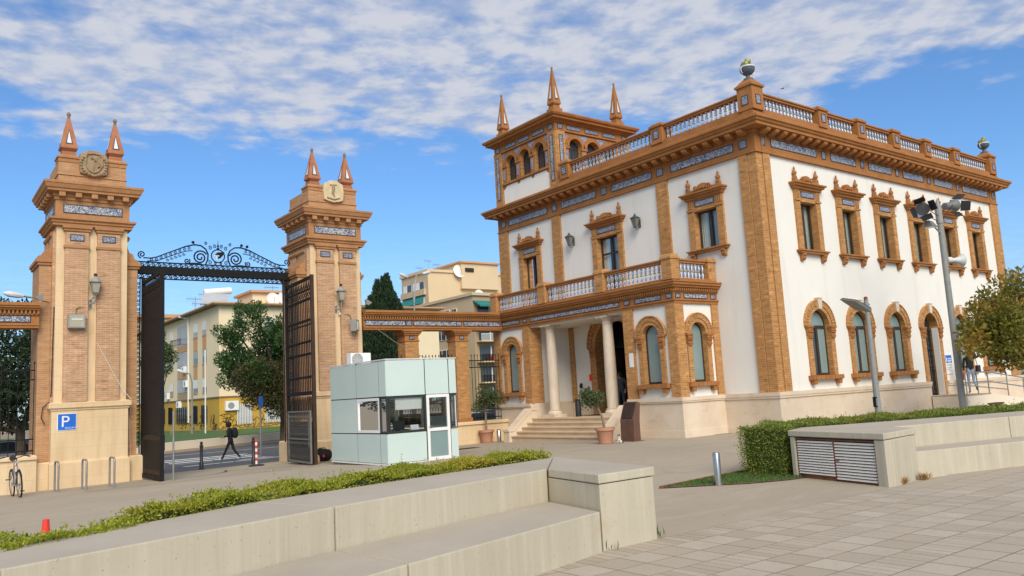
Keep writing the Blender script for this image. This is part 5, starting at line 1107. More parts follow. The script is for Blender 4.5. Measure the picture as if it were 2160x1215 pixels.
# ================================================================== paving slabs of the near plaza (part of the setting)
PV = MB().add([(4.3, 1.2, .0125), (17.5, 1.2, .0125), (17.5, 6.36, .0125), (4.3, 6.36, .0125)], [(0, 1, 2, 3)]).build('paving', 'slab_joint', fix=False); structure(PV)
pit = .381; gy = 5.97
def slab_mesh(wd, dp, seed):
    rnd = random.Random(seed); j = .0085 if wd > .2 else .005
    return MB().frust(-wd / 2 + j, wd / 2 - j, -dp / 2 + .009, dp / 2 - .009, -.02, .011 + rnd.uniform(-.0006, .0006), .001).mesh('paving_slab', 'slab')
full = [slab_mesh(pit, pit, s) for s in range(5)]; thin = [slab_mesh(pit / 3, pit, s) for s in range(3)]
cand = []
for r in range(-1, 13):
    yc = gy - (r + .5) * pit; groove = (r % 3 == 2)
    for cidx in range(0, 36):
        x = 4.548 + (cidx + .5) * pit
        pj = proj((x, yc, 0))
        if pj[2] < .5 or not (-60 < pj[0] < 2260 and 700 < pj[1] < 1290): continue
        if x < 4.67 + (yc - 6.1) * .0 and yc > 6.1: continue
        cand.append((pj[2], x, yc, groove))
cand.sort(key=lambda q: q[0]); parts_n = 0; rest = MB()
for dpt, x, yc, groove in cand:
    lst = [(x + (k - 1) * pit / 3, thin) for k in range(3)] if groove else [(x, full)]
    for xx, lib in lst:
        if parts_n < 290: put(random.choice(lib), 'paving_slab', PV, Matrix.Translation((xx, yc, .004 + random.uniform(-.0004, .0006)))); parts_n += 1
        else:
            wd = pit / 3 if lib is thin else pit; j = .0085 if wd > .2 else .005; rest.frust(xx - wd / 2 + j, xx + wd / 2 - j, yc - pit / 2 + .009, yc + pit / 2 - .009, -.01, .0152 + random.uniform(-.0006, .0006), .001)
if rest.v: tag(rest.build('paving_slab', 'slab', PV), None, None, kind='stuff')
# ================================================================== lawn corner, steel bollard, weeds
lw_ = [at_z(p, 0) for p in ((1393, 1031), (1500, 1009), (1600, 990), (1668, 978), (1720, 1005), (1668, 1013), (1580, 1021))]
structure(MB().add([(p.x, p.y, .012) for p in lw_], [tuple(range(len(lw_)))]).build('lawn', 'soil', fix=False))
MB_k = MB(); 
for a, b in zip(lw_[:3], lw_[1:4]): MB_k.bar((a.x, a.y, .015), (b.x, b.y, .015), .05, .05)
structure(MB_k.build('lawn_edging', 'rust'))
def in_poly(x, y, poly):
    c = False; n = len(poly)
    for i in range(n):
        x0, y0 = poly[i][0], poly[i][1]; x1, y1 = poly[i - 1][0], poly[i - 1][1]
        if (y0 > y) != (y1 > y) and x < (x1 - x0) * (y - y0) / (y1 - y0) + x0: c = not c
    return c
xs = [p.x for p in lw_]; ys = [p.y for p in lw_]; pts = []
while len(pts) < 5000:
    x, y = random.uniform(min(xs), max(xs)), random.uniform(min(ys), max(ys))
    if in_poly(x, y, lw_): pts.append((x, y, .01))
pts = np.array(pts); dr_ = np.stack([RNG.normal(0, .45, len(pts)), RNG.normal(0, .45, len(pts)), np.ones(len(pts))], 1)
tag(put(leaf_mesh('grass', 'grass', pts, dr_, RNG.uniform(.025, .06, len(pts)), .22), 'grass'), 'small wedge of green grass beside the hedge and steel bollard', 'grass', kind='stuff')
sb_ = at_z((1516, 1024), 0); sbt = thing('steel_bollard', 'plain brushed steel bollard standing at the tip of the grass', 'bollard', sb_)
MB().lathe([(.058, 0), (.058, .52), (.054, .528)], sb_, 20).build('tube', 'steel', sbt, True); MB().lathe([(.085, .002), (.085, .012)], sb_, 20).build('foot_plate', 'galvanised', sbt); MB().lathe([(.05, .5285), (.05, .535)], sb_, 20).build('cap', 'galvanised', sbt)
def weed(x, y, n, h, mat, label, z=.0, spread=.5):
    P = np.zeros((n, 3)); P[:, 0] = x + RNG.normal(0, .035, n); P[:, 1] = y + RNG.normal(0, .035, n); P[:, 2] = z
    D = np.stack([RNG.normal(0, spread, n), RNG.normal(0, spread, n), np.ones(n)], 1)
    o = put(leaf_mesh('weed', mat, P, D, RNG.uniform(h * .4, h, n), .10), 'weed_tuft'); return tag(o, label, 'weed')
a = at_z((1898, 1021), 0); weed(a.x, a.y - .03, 150, .16, 'grass_dry', 'dry straw coloured weed tuft at the foot of the right bench, nearer the louvres', 0, .6)
a = at_z((1945, 1012), 0); weed(a.x, a.y - .04, 110, .15, 'grass_dry', 'dry brown weed tuft at the foot of the right bench, farther from the louvres', 0, .6)
a = at_z((1287, 1163), 0); weed(a.x, a.y - .02, 9, .16, 'leaf_pot', 'thin weed growing against the front of the foreground end block', 0, .25)
a = at_z((1388, 1136), 0); weed(a.x + .02, a.y, 8, .22, 'leaf_pot', 'thin weed growing at the right edge of the foreground end block', 0, .2)
# ================================================================== hedges
def hedge(label, front, back, ztop, n, z0=0.0, mat='leaf_hedge', shoots=400, smin=.03, smax=.065, sides=True, jitter=.05, under=None):
    """front/back: polylines of equal length; leaves on the top, both sides and ends"""
    H_ = thing('hedge', label, 'hedge', (front[0][0], front[0][1], z0), 0, 'box hedges behind the benches')
    seg = len(front) - 1; core = MB(); e = .10
    vs = []; 
    for i in range(seg + 1):
        f = lerp2(front[i], back[i], e); b = lerp2(front[i], back[i], 1 - e); vs += [(f[0], f[1], z0), (b[0], b[1], z0), (b[0], b[1], ztop - .06), (f[0], f[1], ztop - .06)]
    fs = [(0, 1, 2, 3), tuple(4 * seg + k for k in (3, 2, 1, 0))]
    for i in range(seg):
        for k in range(4): fs.append((4 * i + k, 4 * i + (k + 1) % 4, 4 * (i + 1) + (k + 1) % 4, 4 * (i + 1) + k))
    core.add(vs, fs).build('stems', 'leaf_core', H_)
    F_ = np.array(front); B_ = np.array(back); ln = np.linalg.norm(F_[1:] - F_[:-1], axis=1); cum = np.concatenate([[0], np.cumsum(ln)])
    def fb(t): 
        return np.stack([np.interp(t, cum, F_[:, 0]), np.interp(t, cum, F_[:, 1])], 1), np.stack([np.interp(t, cum, B_[:, 0]), np.interp(t, cum, B_[:, 1])], 1)
    tot = cum[-1]; out = []; dirs = []
    def add(t, w, z, dr):
        f, b = fb(t); xy = f + (b - f) * w[:, None]; out.append(np.column_stack([xy, z])); dirs.append(dr)
    nt_ = int(n * .5); t_ = RNG.uniform(0, tot, nt_); w_ = RNG.uniform(-.02, 1.02, nt_); lump = .035 * np.sin(t_ * 3.1 + w_ * 5) + .03 * np.sin(t_ * 7.7 + 2)
    add(t_, w_, ztop - .05 + lump + RNG.normal(0, jitter * .45, nt_), np.column_stack([RNG.normal(0, .55, nt_), RNG.normal(0, .55, nt_), np.full(nt_, .9)]))
    ns_ = int(n * .22)
    for ww, sg in ((0.0, -1), (1.0, 1)):
        t_ = RNG.uniform(0, tot, ns_); f, b = fb(t_); d = (b - f); d /= np.linalg.norm(d, axis=1)[:, None]; z = z0 + (ztop - z0) * RNG.uniform(0, 1, ns_) ** .8
        w_ = np.full(ns_, ww) + sg * RNG.normal(.0, .03, ns_) - sg * .03 * (z < z0 + .2)
        add(t_, w_, z - .02, np.column_stack([d * sg + RNG.normal(0, .5, (ns_, 2)), RNG.normal(.35, .5, ns_)]))
    ne_ = int(n * .06)
    for te, sg in ((0.0, -1), (tot, 1)):
        w_ = RNG.uniform(0, 1, ne_); z = z0 + (ztop - z0) * RNG.uniform(0, 1, ne_); f, b = fb(np.array([0.0, tot])); ax = (f[1] - f[0]); ax /= np.linalg.norm(ax)
        add(np.full(ne_, te) , w_, z, np.column_stack([np.tile(ax * sg, (ne_, 1)) + RNG.normal(0, .5, (ne_, 2)), RNG.normal(.3, .5, ne_)])); out[-1][:, :2] += ax * sg * RNG.normal(.0, .05, (ne_, 1))
    P = np.concatenate(out); D = np.concatenate(dirs); put(leaf_mesh('foliage', mat, P, D, RNG.uniform(smin, smax, len(P)), .55), 'foliage', H_)
    # young upright shoots
    P = []; D = []; S_ = []
    for k in range(shoots):
        t_ = np.array([RNG.uniform(0, tot)]); f, b = fb(t_); q = (f + (b - f) * RNG.uniform(0, 1))[0]; h = RNG.uniform(.03, .10) * (1.9 if RNG.uniform() < .06 else 1)
        for j in range(int(4 + h * 50)):
            z = ztop - .03 + h * RNG.uniform(0, 1); a = RNG.uniform(0, 6.28); P.append((q[0] + RNG.normal(0, .008), q[1] + RNG.normal(0, .008), z)); D.append((math.cos(a), math.sin(a), 1.1)); S_.append(RNG.uniform(.016, .03))
    put(leaf_mesh('shoots', mat, np.array(P), np.array(D), np.array(S_), .5), 'shoots', H_)
    return H_
simple('leaf_core', (.05, .07, .014), (.03, .045, .01), 9, 1.0)
Hl = [(7.05, 8.62), (5.0, 8.26), (2.72, 7.76), (1.80, 7.34)]; Hb = offs(Hl, .02); Hbb = offs(Hl, -.46)
hedge('tall middle stretch of green hedge behind the foreground bench', Hb[::-1], Hbb[::-1], .878, 62000, mat='leaf_hedge', shoots=330, smin=.018, smax=.036, jitter=.025)
Hc = [(1.56, 7.10), (.56, 6.62), (-2.1, 5.60), (-5.0, 4.42)]; Hcb = offs([(1.56, 7.24), (.28, 6.72), (-2.4, 5.72), (-5.15, 4.6)], -.36)
hedge('lower yellowish stretch of hedge behind the left end of the foreground bench', Hc, Hcb, .828, 46000, shoots=200, smin=.018, smax=.036, jitter=.025)
Hr = [(12.36, 8.52), (13.1, 8.80), (16.2, 7.56), (18.95, 6.62), (21.9, 5.46)]; Hrb = [(12.22, 9.42), (13.4, 9.72), (16.6, 8.46), (19.3, 7.52), (22.3, 6.4)]
hedge('thick green hedge behind the louvred bench at the right', Hr, Hrb, .87, 70000, mat='leaf_hedge_dark', shoots=380, smin=.022, smax=.042, jitter=.03)
# ================================================================== street beyond the gate
def road_sheet():
    m = MB(); xs = list(np.arange(-60, 90.1, 3.0)); ys = [28.75, 30, 32, 34, 36, 39, 44, 50, 58]; n = len(xs)
    m.add([(a, b, gz(a, b) - .012) for b in ys for a in xs], [(j * n + i, j * n + i + 1, (j + 1) * n + i + 1, (j + 1) * n + i) for j in range(len(ys) - 1) for i in range(n - 1)]); return m.build('road', 'asphalt', fix=False)
structure(road_sheet())
m = MB(); xs = np.arange(-30, 40, 2.0)
for a, b in zip(xs[:-1], xs[1:]):
    z0, z1 = gz(a, 28.6), gz(b, 28.6); m.add([(a, 28.30, z0 + .03), (b, 28.30, z1 + .03), (b, 28.85, z1 + .03), (a, 28.85, z0 + .03), (a, 28.30, z0 - .1), (b, 28.30, z1 - .1), (b, 28.85, z1 - .1), (a, 28.85, z0 - .1)], [(0, 1, 2, 3), (2, 6, 7, 3), (0, 4, 5, 1)])
structure(m.build('kerb', 'kerb', fix=False))
for k in range(6):                                                    # zebra crossing
    y = 35.4 + k * 1.35; x0, x1 = 9.6 + k * .15, 13.8 + k * .15; n = 5
    m = MB(); q = [x0 + (x1 - x0) * i / n for i in range(n + 1)]
    m.add([(x, yy, gz(x, yy) - .006) for yy in (y, y + .55) for x in q], [(i, i + 1, n + 2 + i, n + 1 + i) for i in range(n)]); structure(m.build('road_marking', 'white_paint', fix=False))
for y in (47.0,):
    structure(MB().add([(-40, y, -.604), (70, y, -.604), (70, y + .18, -.604), (-40, y + .18, -.604)], [(0, 1, 2, 3)]).build('road_marking', 'white_paint', fix=False))
# steel rails set in the ground in front of the gate
def ground_strip(pts, wd, label, mat='iron_rust'):
    m = MB()
    for a, b in zip(pts[:-1], pts[1:]):
        d = Vector((b[0] - a[0], b[1] - a[1])).normalized(); nx, ny = -d.y * wd / 2, d.x * wd / 2
        m.add([(a[0] + nx, a[1] + ny, gz(*a) + .02), (a[0] - nx, a[1] - ny, gz(*a) + .02), (b[0] - nx, b[1] - ny, gz(*b) + .02), (b[0] + nx, b[1] + ny, gz(*b) + .02)], [(0, 1, 2, 3)])
    return tag(m.build('gate_track', mat, fix=False), label, 'track', 'steel tracks in the ground by the gate')
ground_strip([(3.9 + i * .64, 23.55) for i in range(11)], .045, 'long straight dark steel track set in the ground in front of the gate')
ground_strip([(6.2 + 2.35 * math.sin(a), 27.2 - 2.35 * math.cos(a)) for a in np.linspace(.1, 1.45, 12)], .05, 'curved steel track in the ground swept by the left gate leaf')
ground_strip([(10.8 - 2.35 * math.sin(a), 27.2 - 2.35 * math.cos(a)) for a in np.linspace(.1, 1.45, 12)], .05, 'curved steel track in the ground swept by the right gate leaf')
for p, lb in (((1525, 916), 'flat pale steel cover plate in the ground beside the porch plinth'), ((980, 941), 'flat dark cover plate in the ground between kiosk and steps')):
    c = at_z(p, -.02); z = gz(c.x, c.y); tag(MB().box(c.x - .55, c.x + .55, c.y - .28, c.y + .28, z - .03, z + .012).build('cover_plate', 'galvanised' if p[0] > 1200 else 'iron_rust'), lb, 'cover plate')
# far verge: low cream wall, earth strip and lawn
fw = [(2, 46.5), (12.0, 50.8), (17.0, 53.6), (23.0, 55.6), (40, 59), (70, 62)]
pw = thing('low_wall', 'long low cream retaining wall across the street below the grass', 'wall', (17, 53.5, -.6))
for a, b in zip(fw[:-1], fw[1:]):
    d = Vector((b[0] - a[0], b[1] - a[1])).normalized(); MB().prism([a, b, (b[0] - d.y * .3, b[1] + d.x * .3), (a[0] - d.y * .3, a[1] + d.x * .3)], -.7, -.02, 'z').build('wall_section', 'parapet_cream', pw)
m = MB()
for a, b in zip(fw[:-1], fw[1:]): m.add([(a[0], a[1] - 1.3, -.603), (b[0], b[1] - 1.3, -.603), (b[0], b[1], -.50), (a[0], a[1], -.50)], [(0, 1, 2, 3)])
structure(m.build('verge', 'earth', fix=False))
simple('lawn_far', (.05, .105, .018), (.075, .14, .028), .4, .95, fine=.3)
m = MB(); far = [(2, 130), (30, 130), (40, 130), (60, 130), (90, 130), (110, 130)]
for i in range(5): m.add([(fw[i][0], fw[i][1] + .25, -.05), (fw[i + 1][0], fw[i + 1][1] + .25, -.05), (far[i + 1][0], far[i + 1][1], -.45), (far[i][0], far[i][1], -.45)], [(0, 1, 2, 3)])
structure(m.build('lawn', 'lawn_far', fix=False))
for i, px_ in enumerate((361, 403, 431, 460, 493, 528, 562)):
    p = at_y((px_, 910), 78.0); tag(MB().lathe([(.09, -.45), (.085, .15), (.06, .19)], (p.x, 78.0, 0), 8).build('stub_post', 'bark'), ('leftmost brown stub post along the far grass, by the left gate leaf', 'second brown stub post from the left along the far grass', 'third brown stub post from the left along the far grass', 'fourth brown stub post along the far grass, below the corner of the yellow wall', 'fifth brown stub post from the left along the far grass', 'sixth brown stub post from the left along the far grass', 'rightmost brown stub post along the far grass')[i], 'post', 'stub posts in the far grass')
# ================================================================== corner apartment block seen through the gate
AX, AY = 25.6, 82.4
A = thing('apartment_block', 'cream four storey apartment block with yellow graffitied ground floor seen through the gate', 'building', (AX, AY, -.5))
MB().box(AX, AX + 26, AY, AY + 48, 3.1, 12.3).build('wall', 'apart_cream', A); MB().box(AX - .02, AX + 26, AY - .02, AY + 48, -.8, 3.0).build('ground_floor_wall', 'apart_yellow', A); MB().box(AX - .10, AX + 26, AY - .10, AY + 48, 3.0, 3.14).build('band', 'roof_edge', A)
MB().box(AX - .7, AX + 26.5, AY - .7, AY + 48.5, 12.3, 12.42).build('roof', 'roof_edge', A); MB().box(AX - .75, AX + 26.55, AY - .75, AY + 48.55, 12.421, 12.56).build('gutter', 'apart_peach', A)
def wx(px_, py_=700): return at_x((px_, py_), AX).y
def wy(px_, py_=700): return at_y((px_, py_), AY).x
ROW = [(9.75, 11.2), (6.75, 8.15), (3.75, 5.15)]
for a, b, nm in ((408.5, 417, 0), (427.5, 435.5, 0), (359, 365.5, 1), (344, 349, 1)):
    y0, y1 = sorted((wx(a), wx(b)))
    for i, (z0, z1) in enumerate(ROW):
        w_ = MB().box(AX - .03, AX + .02, y0, y1, z0, z1).build('window', 'shutter' if i == 0 else 'glass_dark', A); MB().box(AX - .07, AX - .03, y0 - .08, y1 + .08, z0 - .12, z0).build('sill', 'apart_peach', w_)
        MB().box(AX - .05, AX - .03, y0, y1, z0 + (z1 - z0) * (.35 if i != 1 else .5), z1).build('shutter', 'white_paint' if i != 1 else 'shutter', w_)
        if not nm and i < 2: MB().box(AX - .035, AX + .02, y0, y1, ROW[i + 1][1] + .05, z0 - .14).build('panel', 'apart_peach', A)
y0, y1 = sorted((wx(375), wx(396.5)))
for i, (z0, z1) in enumerate(ROW):
    w_ = MB().box(AX - .04, AX + .02, y0, y1, z0 - .55, z1 + .3).build('balcony_window', 'shutter' if i < 2 else 'apart_tan', A)
    for k in range(9): MB().box(AX - .07, AX - .04, y0 + (y1 - y0) * (k + .1) / 9, y0 + (y1 - y0) * (k + .9) / 9, z0 + .2, z1 + .25).build('slat', 'shutter', w_)
    if i < 2: MB().box(AX - .05, AX - .0, y0, y1, z0 - 1.25, z0 - .56).build('panel', 'apart_peach', A)
    if i == 0:
        m = MB(); m.box(AX - .8, AX - .76, y0, y1, z0 + .1, z0 + .16)
        for k in range(9): q = y0 + (y1 - y0) * k / 8; m.bar((AX - .78, q, z0 - .5), (AX - .78, q, z0 + .12), .04)
        m.bar((AX, y0, z0 - .5), (AX - .8, y0, z0 - .5), .05).bar((AX, y1, z0 - .5), (AX - .8, y1, z0 - .5), .05).bar((AX - .78, y0, z0 - .5), (AX - .78, y1, z0 - .5), .05).build('balcony_rail', 'iron', w_)
MB().tube([(AX - .1, wx(399), 12.3), (AX - .1, wx(399), .6)], .09, 6).build('downpipe', 'white_paint', A); MB().tube([(AX - .8, wx(393), 12.35), (AX - .1, wx(399), 12.1)], .09, 6).build('downpipe', 'white_paint', A)
for a, b in ((358, 365), (374, 399), (408, 417), (427, 437), (343, 349)):
    q0, q1 = sorted((wx(a), wx(b))); w_ = MB().box(AX - .06, AX + .02, q0, q1, .55, 2.3).build('barred_window', 'glass_dark', A); m = MB()
    for k in range(7): q = q0 + (q1 - q0) * k / 6; m.bar((AX - .14, q, .45), (AX - .14, q, 2.4), .05)
    m.box(AX - .16, AX - .1, q0, q1, .95, 1.0).box(AX - .16, AX - .1, q0, q1, 1.9, 1.95).build('window_bars', 'iron', w_)
for a, b in ((497, 511), (556, 579)):
    for i, (z0, z1) in enumerate(ROW):
        w_ = MB().box(wy(a), wy(b), AY - .04, AY + .02, z0, z1).build('window', 'shutter', A); MB().box(wy(a), wy(b), AY - .06, AY - .041, z0 + .5, z1).build('shutter', 'white_paint', w_); MB().box(wy(a) - .1, wy(b) + .1, AY - .1, AY - .04, z0 - .12, z0).build('sill', 'apart_peach', w_)
for a, b in ((498, 528), (557, 586)):
    w_ = MB().box(wy(a), wy(b), AY - .06, AY + .02, .35, 2.2).build('barred_window', 'shutter', A); m = MB()
    for k in range(10): q = wy(a) + (wy(b) - wy(a)) * k / 9; m.bar((q, AY - .16, .25), (q, AY - .16, 2.35), .06)
    m.build('window_bars', 'white_paint', w_)
def ac_unit(x, y, z, face, s=1.0, parent=A):
    if face == 'y': o = MB().box(x - .5 * s, x + .5 * s, y - .38, y - .03, z, z + .72 * s).build('air_conditioner', 'white_pvc', parent); MB().lathe([(.25 * s, 0), (.25 * s, .012)], M=Matrix.Translation((x - .1, y - .385, z + .36 * s)) @ Matrix.Rotation(math.pi / 2, 4, 'X'), n=14).build('fan', 'grey_plastic', o)
    else: o = MB().box(x - .38, x - .03, y - .5, y + .5, z, z + .72).build('air_conditioner', 'white_pvc', parent); MB().lathe([(.25, 0), (.25, .012)], M=Matrix.Translation((x - .37, y - .1, z + .36)) @ Matrix.Rotation(-math.pi / 2, 4, 'Y'), n=14).build('fan', 'grey_plastic', o)
ac_unit(wy(486), AY, 1.7, 'y', 1.3); ac_unit(wy(511), AY, 4.0, 'y', 1.1); ac_unit(AX, wx(381), 2.3, 'x'); ac_unit(AX, wx(391.5), 6.1, 'x'); ac_unit(AX, wx(357), 3.4, 'x'); ac_unit(AX + 0, wx(396), 4.5, 'x')
# scrawled paint along the foot of the yellow walls
rg = random.Random(3); m = MB()
def scrawl(o, u, up, n, sc):
    p = Vector(o); pts = [p.copy()]; a = rg.uniform(0, 6)
    for k in range(n): a += rg.uniform(-1.5, 1.5); p = p + (Vector(u) * math.cos(a) + Vector(up) * math.sin(a)) * sc; p.z = min(max(p.z, -.1), 1.35); pts.append(p.copy())
    m.tube(pts, .022, 4)
for k in range(64): scrawl((wy(468) + rg.random() * (wy(600) - wy(468)), AY - .045, rg.uniform(0, 1.1)), (1, 0, 0), (0, 0, 1), rg.randint(4, 9), .17)
for k in range(40): scrawl((AX - .045, AY + .5 + rg.random() * 14, rg.uniform(.1, 1.1)), (0, 1, 0), (0, 0, 1), rg.randint(4, 9), .2)
tag(m.build('graffiti', 'graffiti', A), None, None, kind='stuff')
# roof clutter
sw = thing('solar_heater', 'white solar water heater tank and panel on the cream apartment roof', 'water heater', (wy(478), AY + 3, 12.55)); sx = wy(478)
MB().tube([(sx - 1.3, AY + 3.2, 14.0), (sx + 1.5, AY + 3.2, 14.3)], .36, 12).build('tank', 'white_pvc', sw, True); MB().add([(sx - 2.2, AY + 1.4, 12.6), (sx + .6, AY + 1.4, 12.6), (sx + 1.2, AY + 3.0, 13.9), (sx - 1.3, AY + 3.0, 13.9), (sx - 2.2, AY + 1.5, 12.5), (sx + .6, AY + 1.5, 12.5), (sx + 1.2, AY + 3.1, 13.8), (sx - 1.3, AY + 3.1, 13.8)], [(0, 1, 2, 3), (7, 6, 5, 4), (0, 4, 5, 1), (1, 5, 6, 2), (2, 6, 7, 3), (3, 7, 4, 0)]).build('panel', 'shutter', sw)
m = MB()
for q in (-1, 1): m.bar((sx + q, AY + 3.4, 12.5), (sx + q, AY + 3.2, 13.8), .07)
m.build('stand', 'pale_metal', sw)
sh = thing('stair_tower', 'small cream roof hut with two satellite dishes above the cream apartments', 'roof hut', (wy(590), AY + 5, 12.5)); MB().box(wy(562), wy(640), AY + 4, AY + 9, 12.5, 14.3).build('wall', 'apart_cream', sh); MB().box(wy(556), wy(646), AY + 3.6, AY + 9.4, 14.3, 14.55).build('roof', 'apart_peach', sh)
def dish(px_, py_, y, r, label):
    c = at_y((px_, py_), y); t_ = thing('satellite_dish', label, 'dish', (c.x, c.y, c.z - r - .4), 0, 'satellite dishes on the roofs'); M = Matrix.Translation(c) @ Matrix.Rotation(math.radians(75), 4, 'X')
    MB().lathe([(.02, -.12), (r * .5, -.08), (r * .85, .0), (r, .07), (r * .98, .085), (r * .8, .02), (.02, -.09)], M=M, n=20).build('reflector', 'white_pvc', t_, True); MB().tube([M @ Vector((0, -r * .8, .0)), M @ Vector((0, 0, .75 * r))], .03, 5).build('feed_arm', 'grey_plastic', t_); MB().tube([(c.x, c.y + .1, c.z - r - .4), (c.x, c.y + .1, c.z)], .04, 6).build('mast', 'pale_metal', t_)
dish(576, 631, AY + 3.5, .75, 'left round satellite dish on the roof hut seen through the gate'); dish(599, 629, AY + 3.5, .75, 'right round satellite dish on the roof hut, by the iron gate leaf')
def antenna(px_, py_, y, zb, h, label):
    c = at_y((px_, py_), y); t_ = thing('aerial', label, 'antenna', (c.x, y, zb), 0, 'rooftop aerials'); MB().tube([(c.x, y, zb), (c.x, y, c.z)], .035, 5).build('mast', 'pole_paint', t_); m = MB()
    m.bar((c.x - .9, y, c.z - .25), (c.x + .7, y, c.z - .25), .03)
    for k in range(8): m.bar((c.x - .9 + k * .22, y - .35, c.z - .25), (c.x - .9 + k * .22, y + .35, c.z - .25), .022).bar((c.x - .9 + k * .22, y, c.z - .25 - .3 * (1 - k / 10)), (c.x - .9 + k * .22, y, c.z - .25 + .3 * (1 - k / 10)), .022)
    m.build('elements', 'pole_paint', t_)
for px_, py_, lb in ((412, 626, 'leftmost thin rooftop aerial on the cream apartments'), (424, 636, 'short thin rooftop aerial, second from the left'), (438, 617, 'tallest thin rooftop aerial left of the solar heater')): antenna(px_, py_, AY + 8, 12.5, 3, lb)
antenna(575, 602, AY + 6, 14.5, 3, 'thin aerial standing on the roof hut with dishes')
# second block behind, far left
A2 = thing('apartment_block', 'pale far apartment block peeping over the roof at the left of the gate opening', 'building', (AX + 2, 150, -.5)); q0 = at_y((300, 690), 150); q1 = at_y((405, 668), 150)
MB().box(q0.x, q1.x, 150, 165, -.6, q1.z - .3).build('wall', 'apart_pale', A2); MB().box(q0.x - .6, q1.x + .6, 149.4, 165.6, q1.z - .3, q1.z + .3).build('roof', 'apart_peach', A2)
for k in range(4): MB().box(q0.x + 2 + k * 2.2, q0.x + 3.1 + k * 2.2, 149.9, 150.1, q1.z - 3.4, q1.z - 1.9).build('window', 'glass_dark', A2)
# ================================================================== tall apartments behind the brick screen
def block(name_label, cxp, cyp, yd, left_len, right_len, base=-.6, wall='apart_pale', side='apart_side'):
    c = at_y((cxp, cyp), yd); B_ = thing('apartment_block', name_label, 'building', (c.x, yd, base)); zt = c.z
    MB().add([(c.x, yd, base), (c.x + right_len, yd, base), (c.x + right_len, yd, zt), (c.x, yd, zt), (c.x + right_len, yd + left_len, base), (c.x + right_len, yd + left_len, zt), (c.x, yd + left_len, base), (c.x, yd + left_len, zt)], [(0, 1, 2, 3), (1, 4, 5, 2), (4, 6, 7, 5), (3, 2, 5, 7)]).build('front_wall', wall, B_, fix=False)
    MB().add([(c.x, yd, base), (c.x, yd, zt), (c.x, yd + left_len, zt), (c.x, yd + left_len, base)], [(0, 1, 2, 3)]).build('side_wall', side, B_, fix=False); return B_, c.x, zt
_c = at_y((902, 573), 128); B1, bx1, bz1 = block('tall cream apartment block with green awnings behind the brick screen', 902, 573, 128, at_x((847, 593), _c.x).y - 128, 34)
def SX(px_, x=None): return at_x((px_, 640), bx1).y
ya, yb = sorted((SX(853), SX(897)))
for k in range(7):
    z1 = bz1 - 1.6 - k * 2.95; w_ = MB().box(bx1 - .12, bx1 + .05, ya, yb, z1 - 1.5, z1).build('window_band', 'shutter', B1)
    for j in range(5): MB().box(bx1 - .2, bx1 - .12, ya + (yb - ya) * (j + .08) / 5, ya + (yb - ya) * (j + .92) / 5, z1 - 1.4, z1 - .1).build('pane', 'white_paint' if (j + k) % 3 else 'glass_dark', w_)
    MB().box(bx1 - .5, bx1, ya - .5, yb + .5, z1 - 2.6, z1 - 1.5).build('balcony_front', 'apart_side', B1)
    if k == 1:
        MB().add([(bx1 - .15, ya, z1 + .3), (bx1 - .15, yb, z1 + .3), (bx1 - 1.0, yb, z1 - 1.3), (bx1 - 1.0, ya, z1 - 1.3), (bx1 - .15, ya, z1 + .2), (bx1 - .15, yb, z1 + .2), (bx1 - .9, yb, z1 - 1.35), (bx1 - .9, ya, z1 - 1.35)], [(0, 1, 2, 3), (7, 6, 5, 4), (0, 4, 5, 1), (1, 5, 6, 2), (2, 6, 7, 3), (3, 7, 4, 0)]).build('awning', 'awning_green', B1)
MB().box(bx1 - .3, bx1 + 34.3, 127.7, at_x((847, 593), bx1).y + .3, bz1, bz1 + .5).build('roof_edge', 'apart_pale', B1)
t0 = at_y((980, 552), 126); t1 = at_y((1057, 553), 126)
MB().box(t0.x, t1.x, 127.2, 140, bz1 - 3, t0.z).build('roof_hut', 'apart_pale', B1); MB().box(t0.x - .4, t1.x + .4, 126.8, 140.4, t0.z, t0.z + .35).build('roof_hut_edge', 'apart_peach', B1)
v = at_y((988, 563), 126); v2 = at_y((1006, 572), 126); MB().box(v.x, v2.x, 127.0, 127.25, v2.z, v.z).build('vent', 'room_dark', B1)
dish(968, 572, 127.5, 1.3, 'large satellite dish on the cream wall of the tall apartment block')
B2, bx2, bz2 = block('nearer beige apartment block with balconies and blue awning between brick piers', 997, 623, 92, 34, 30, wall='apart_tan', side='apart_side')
MB().box(bx2 - .3, bx2 + 30.3, 91.7, 126.3, bz2, bz2 + .4).build('roof_edge', 'apart_side', B2)
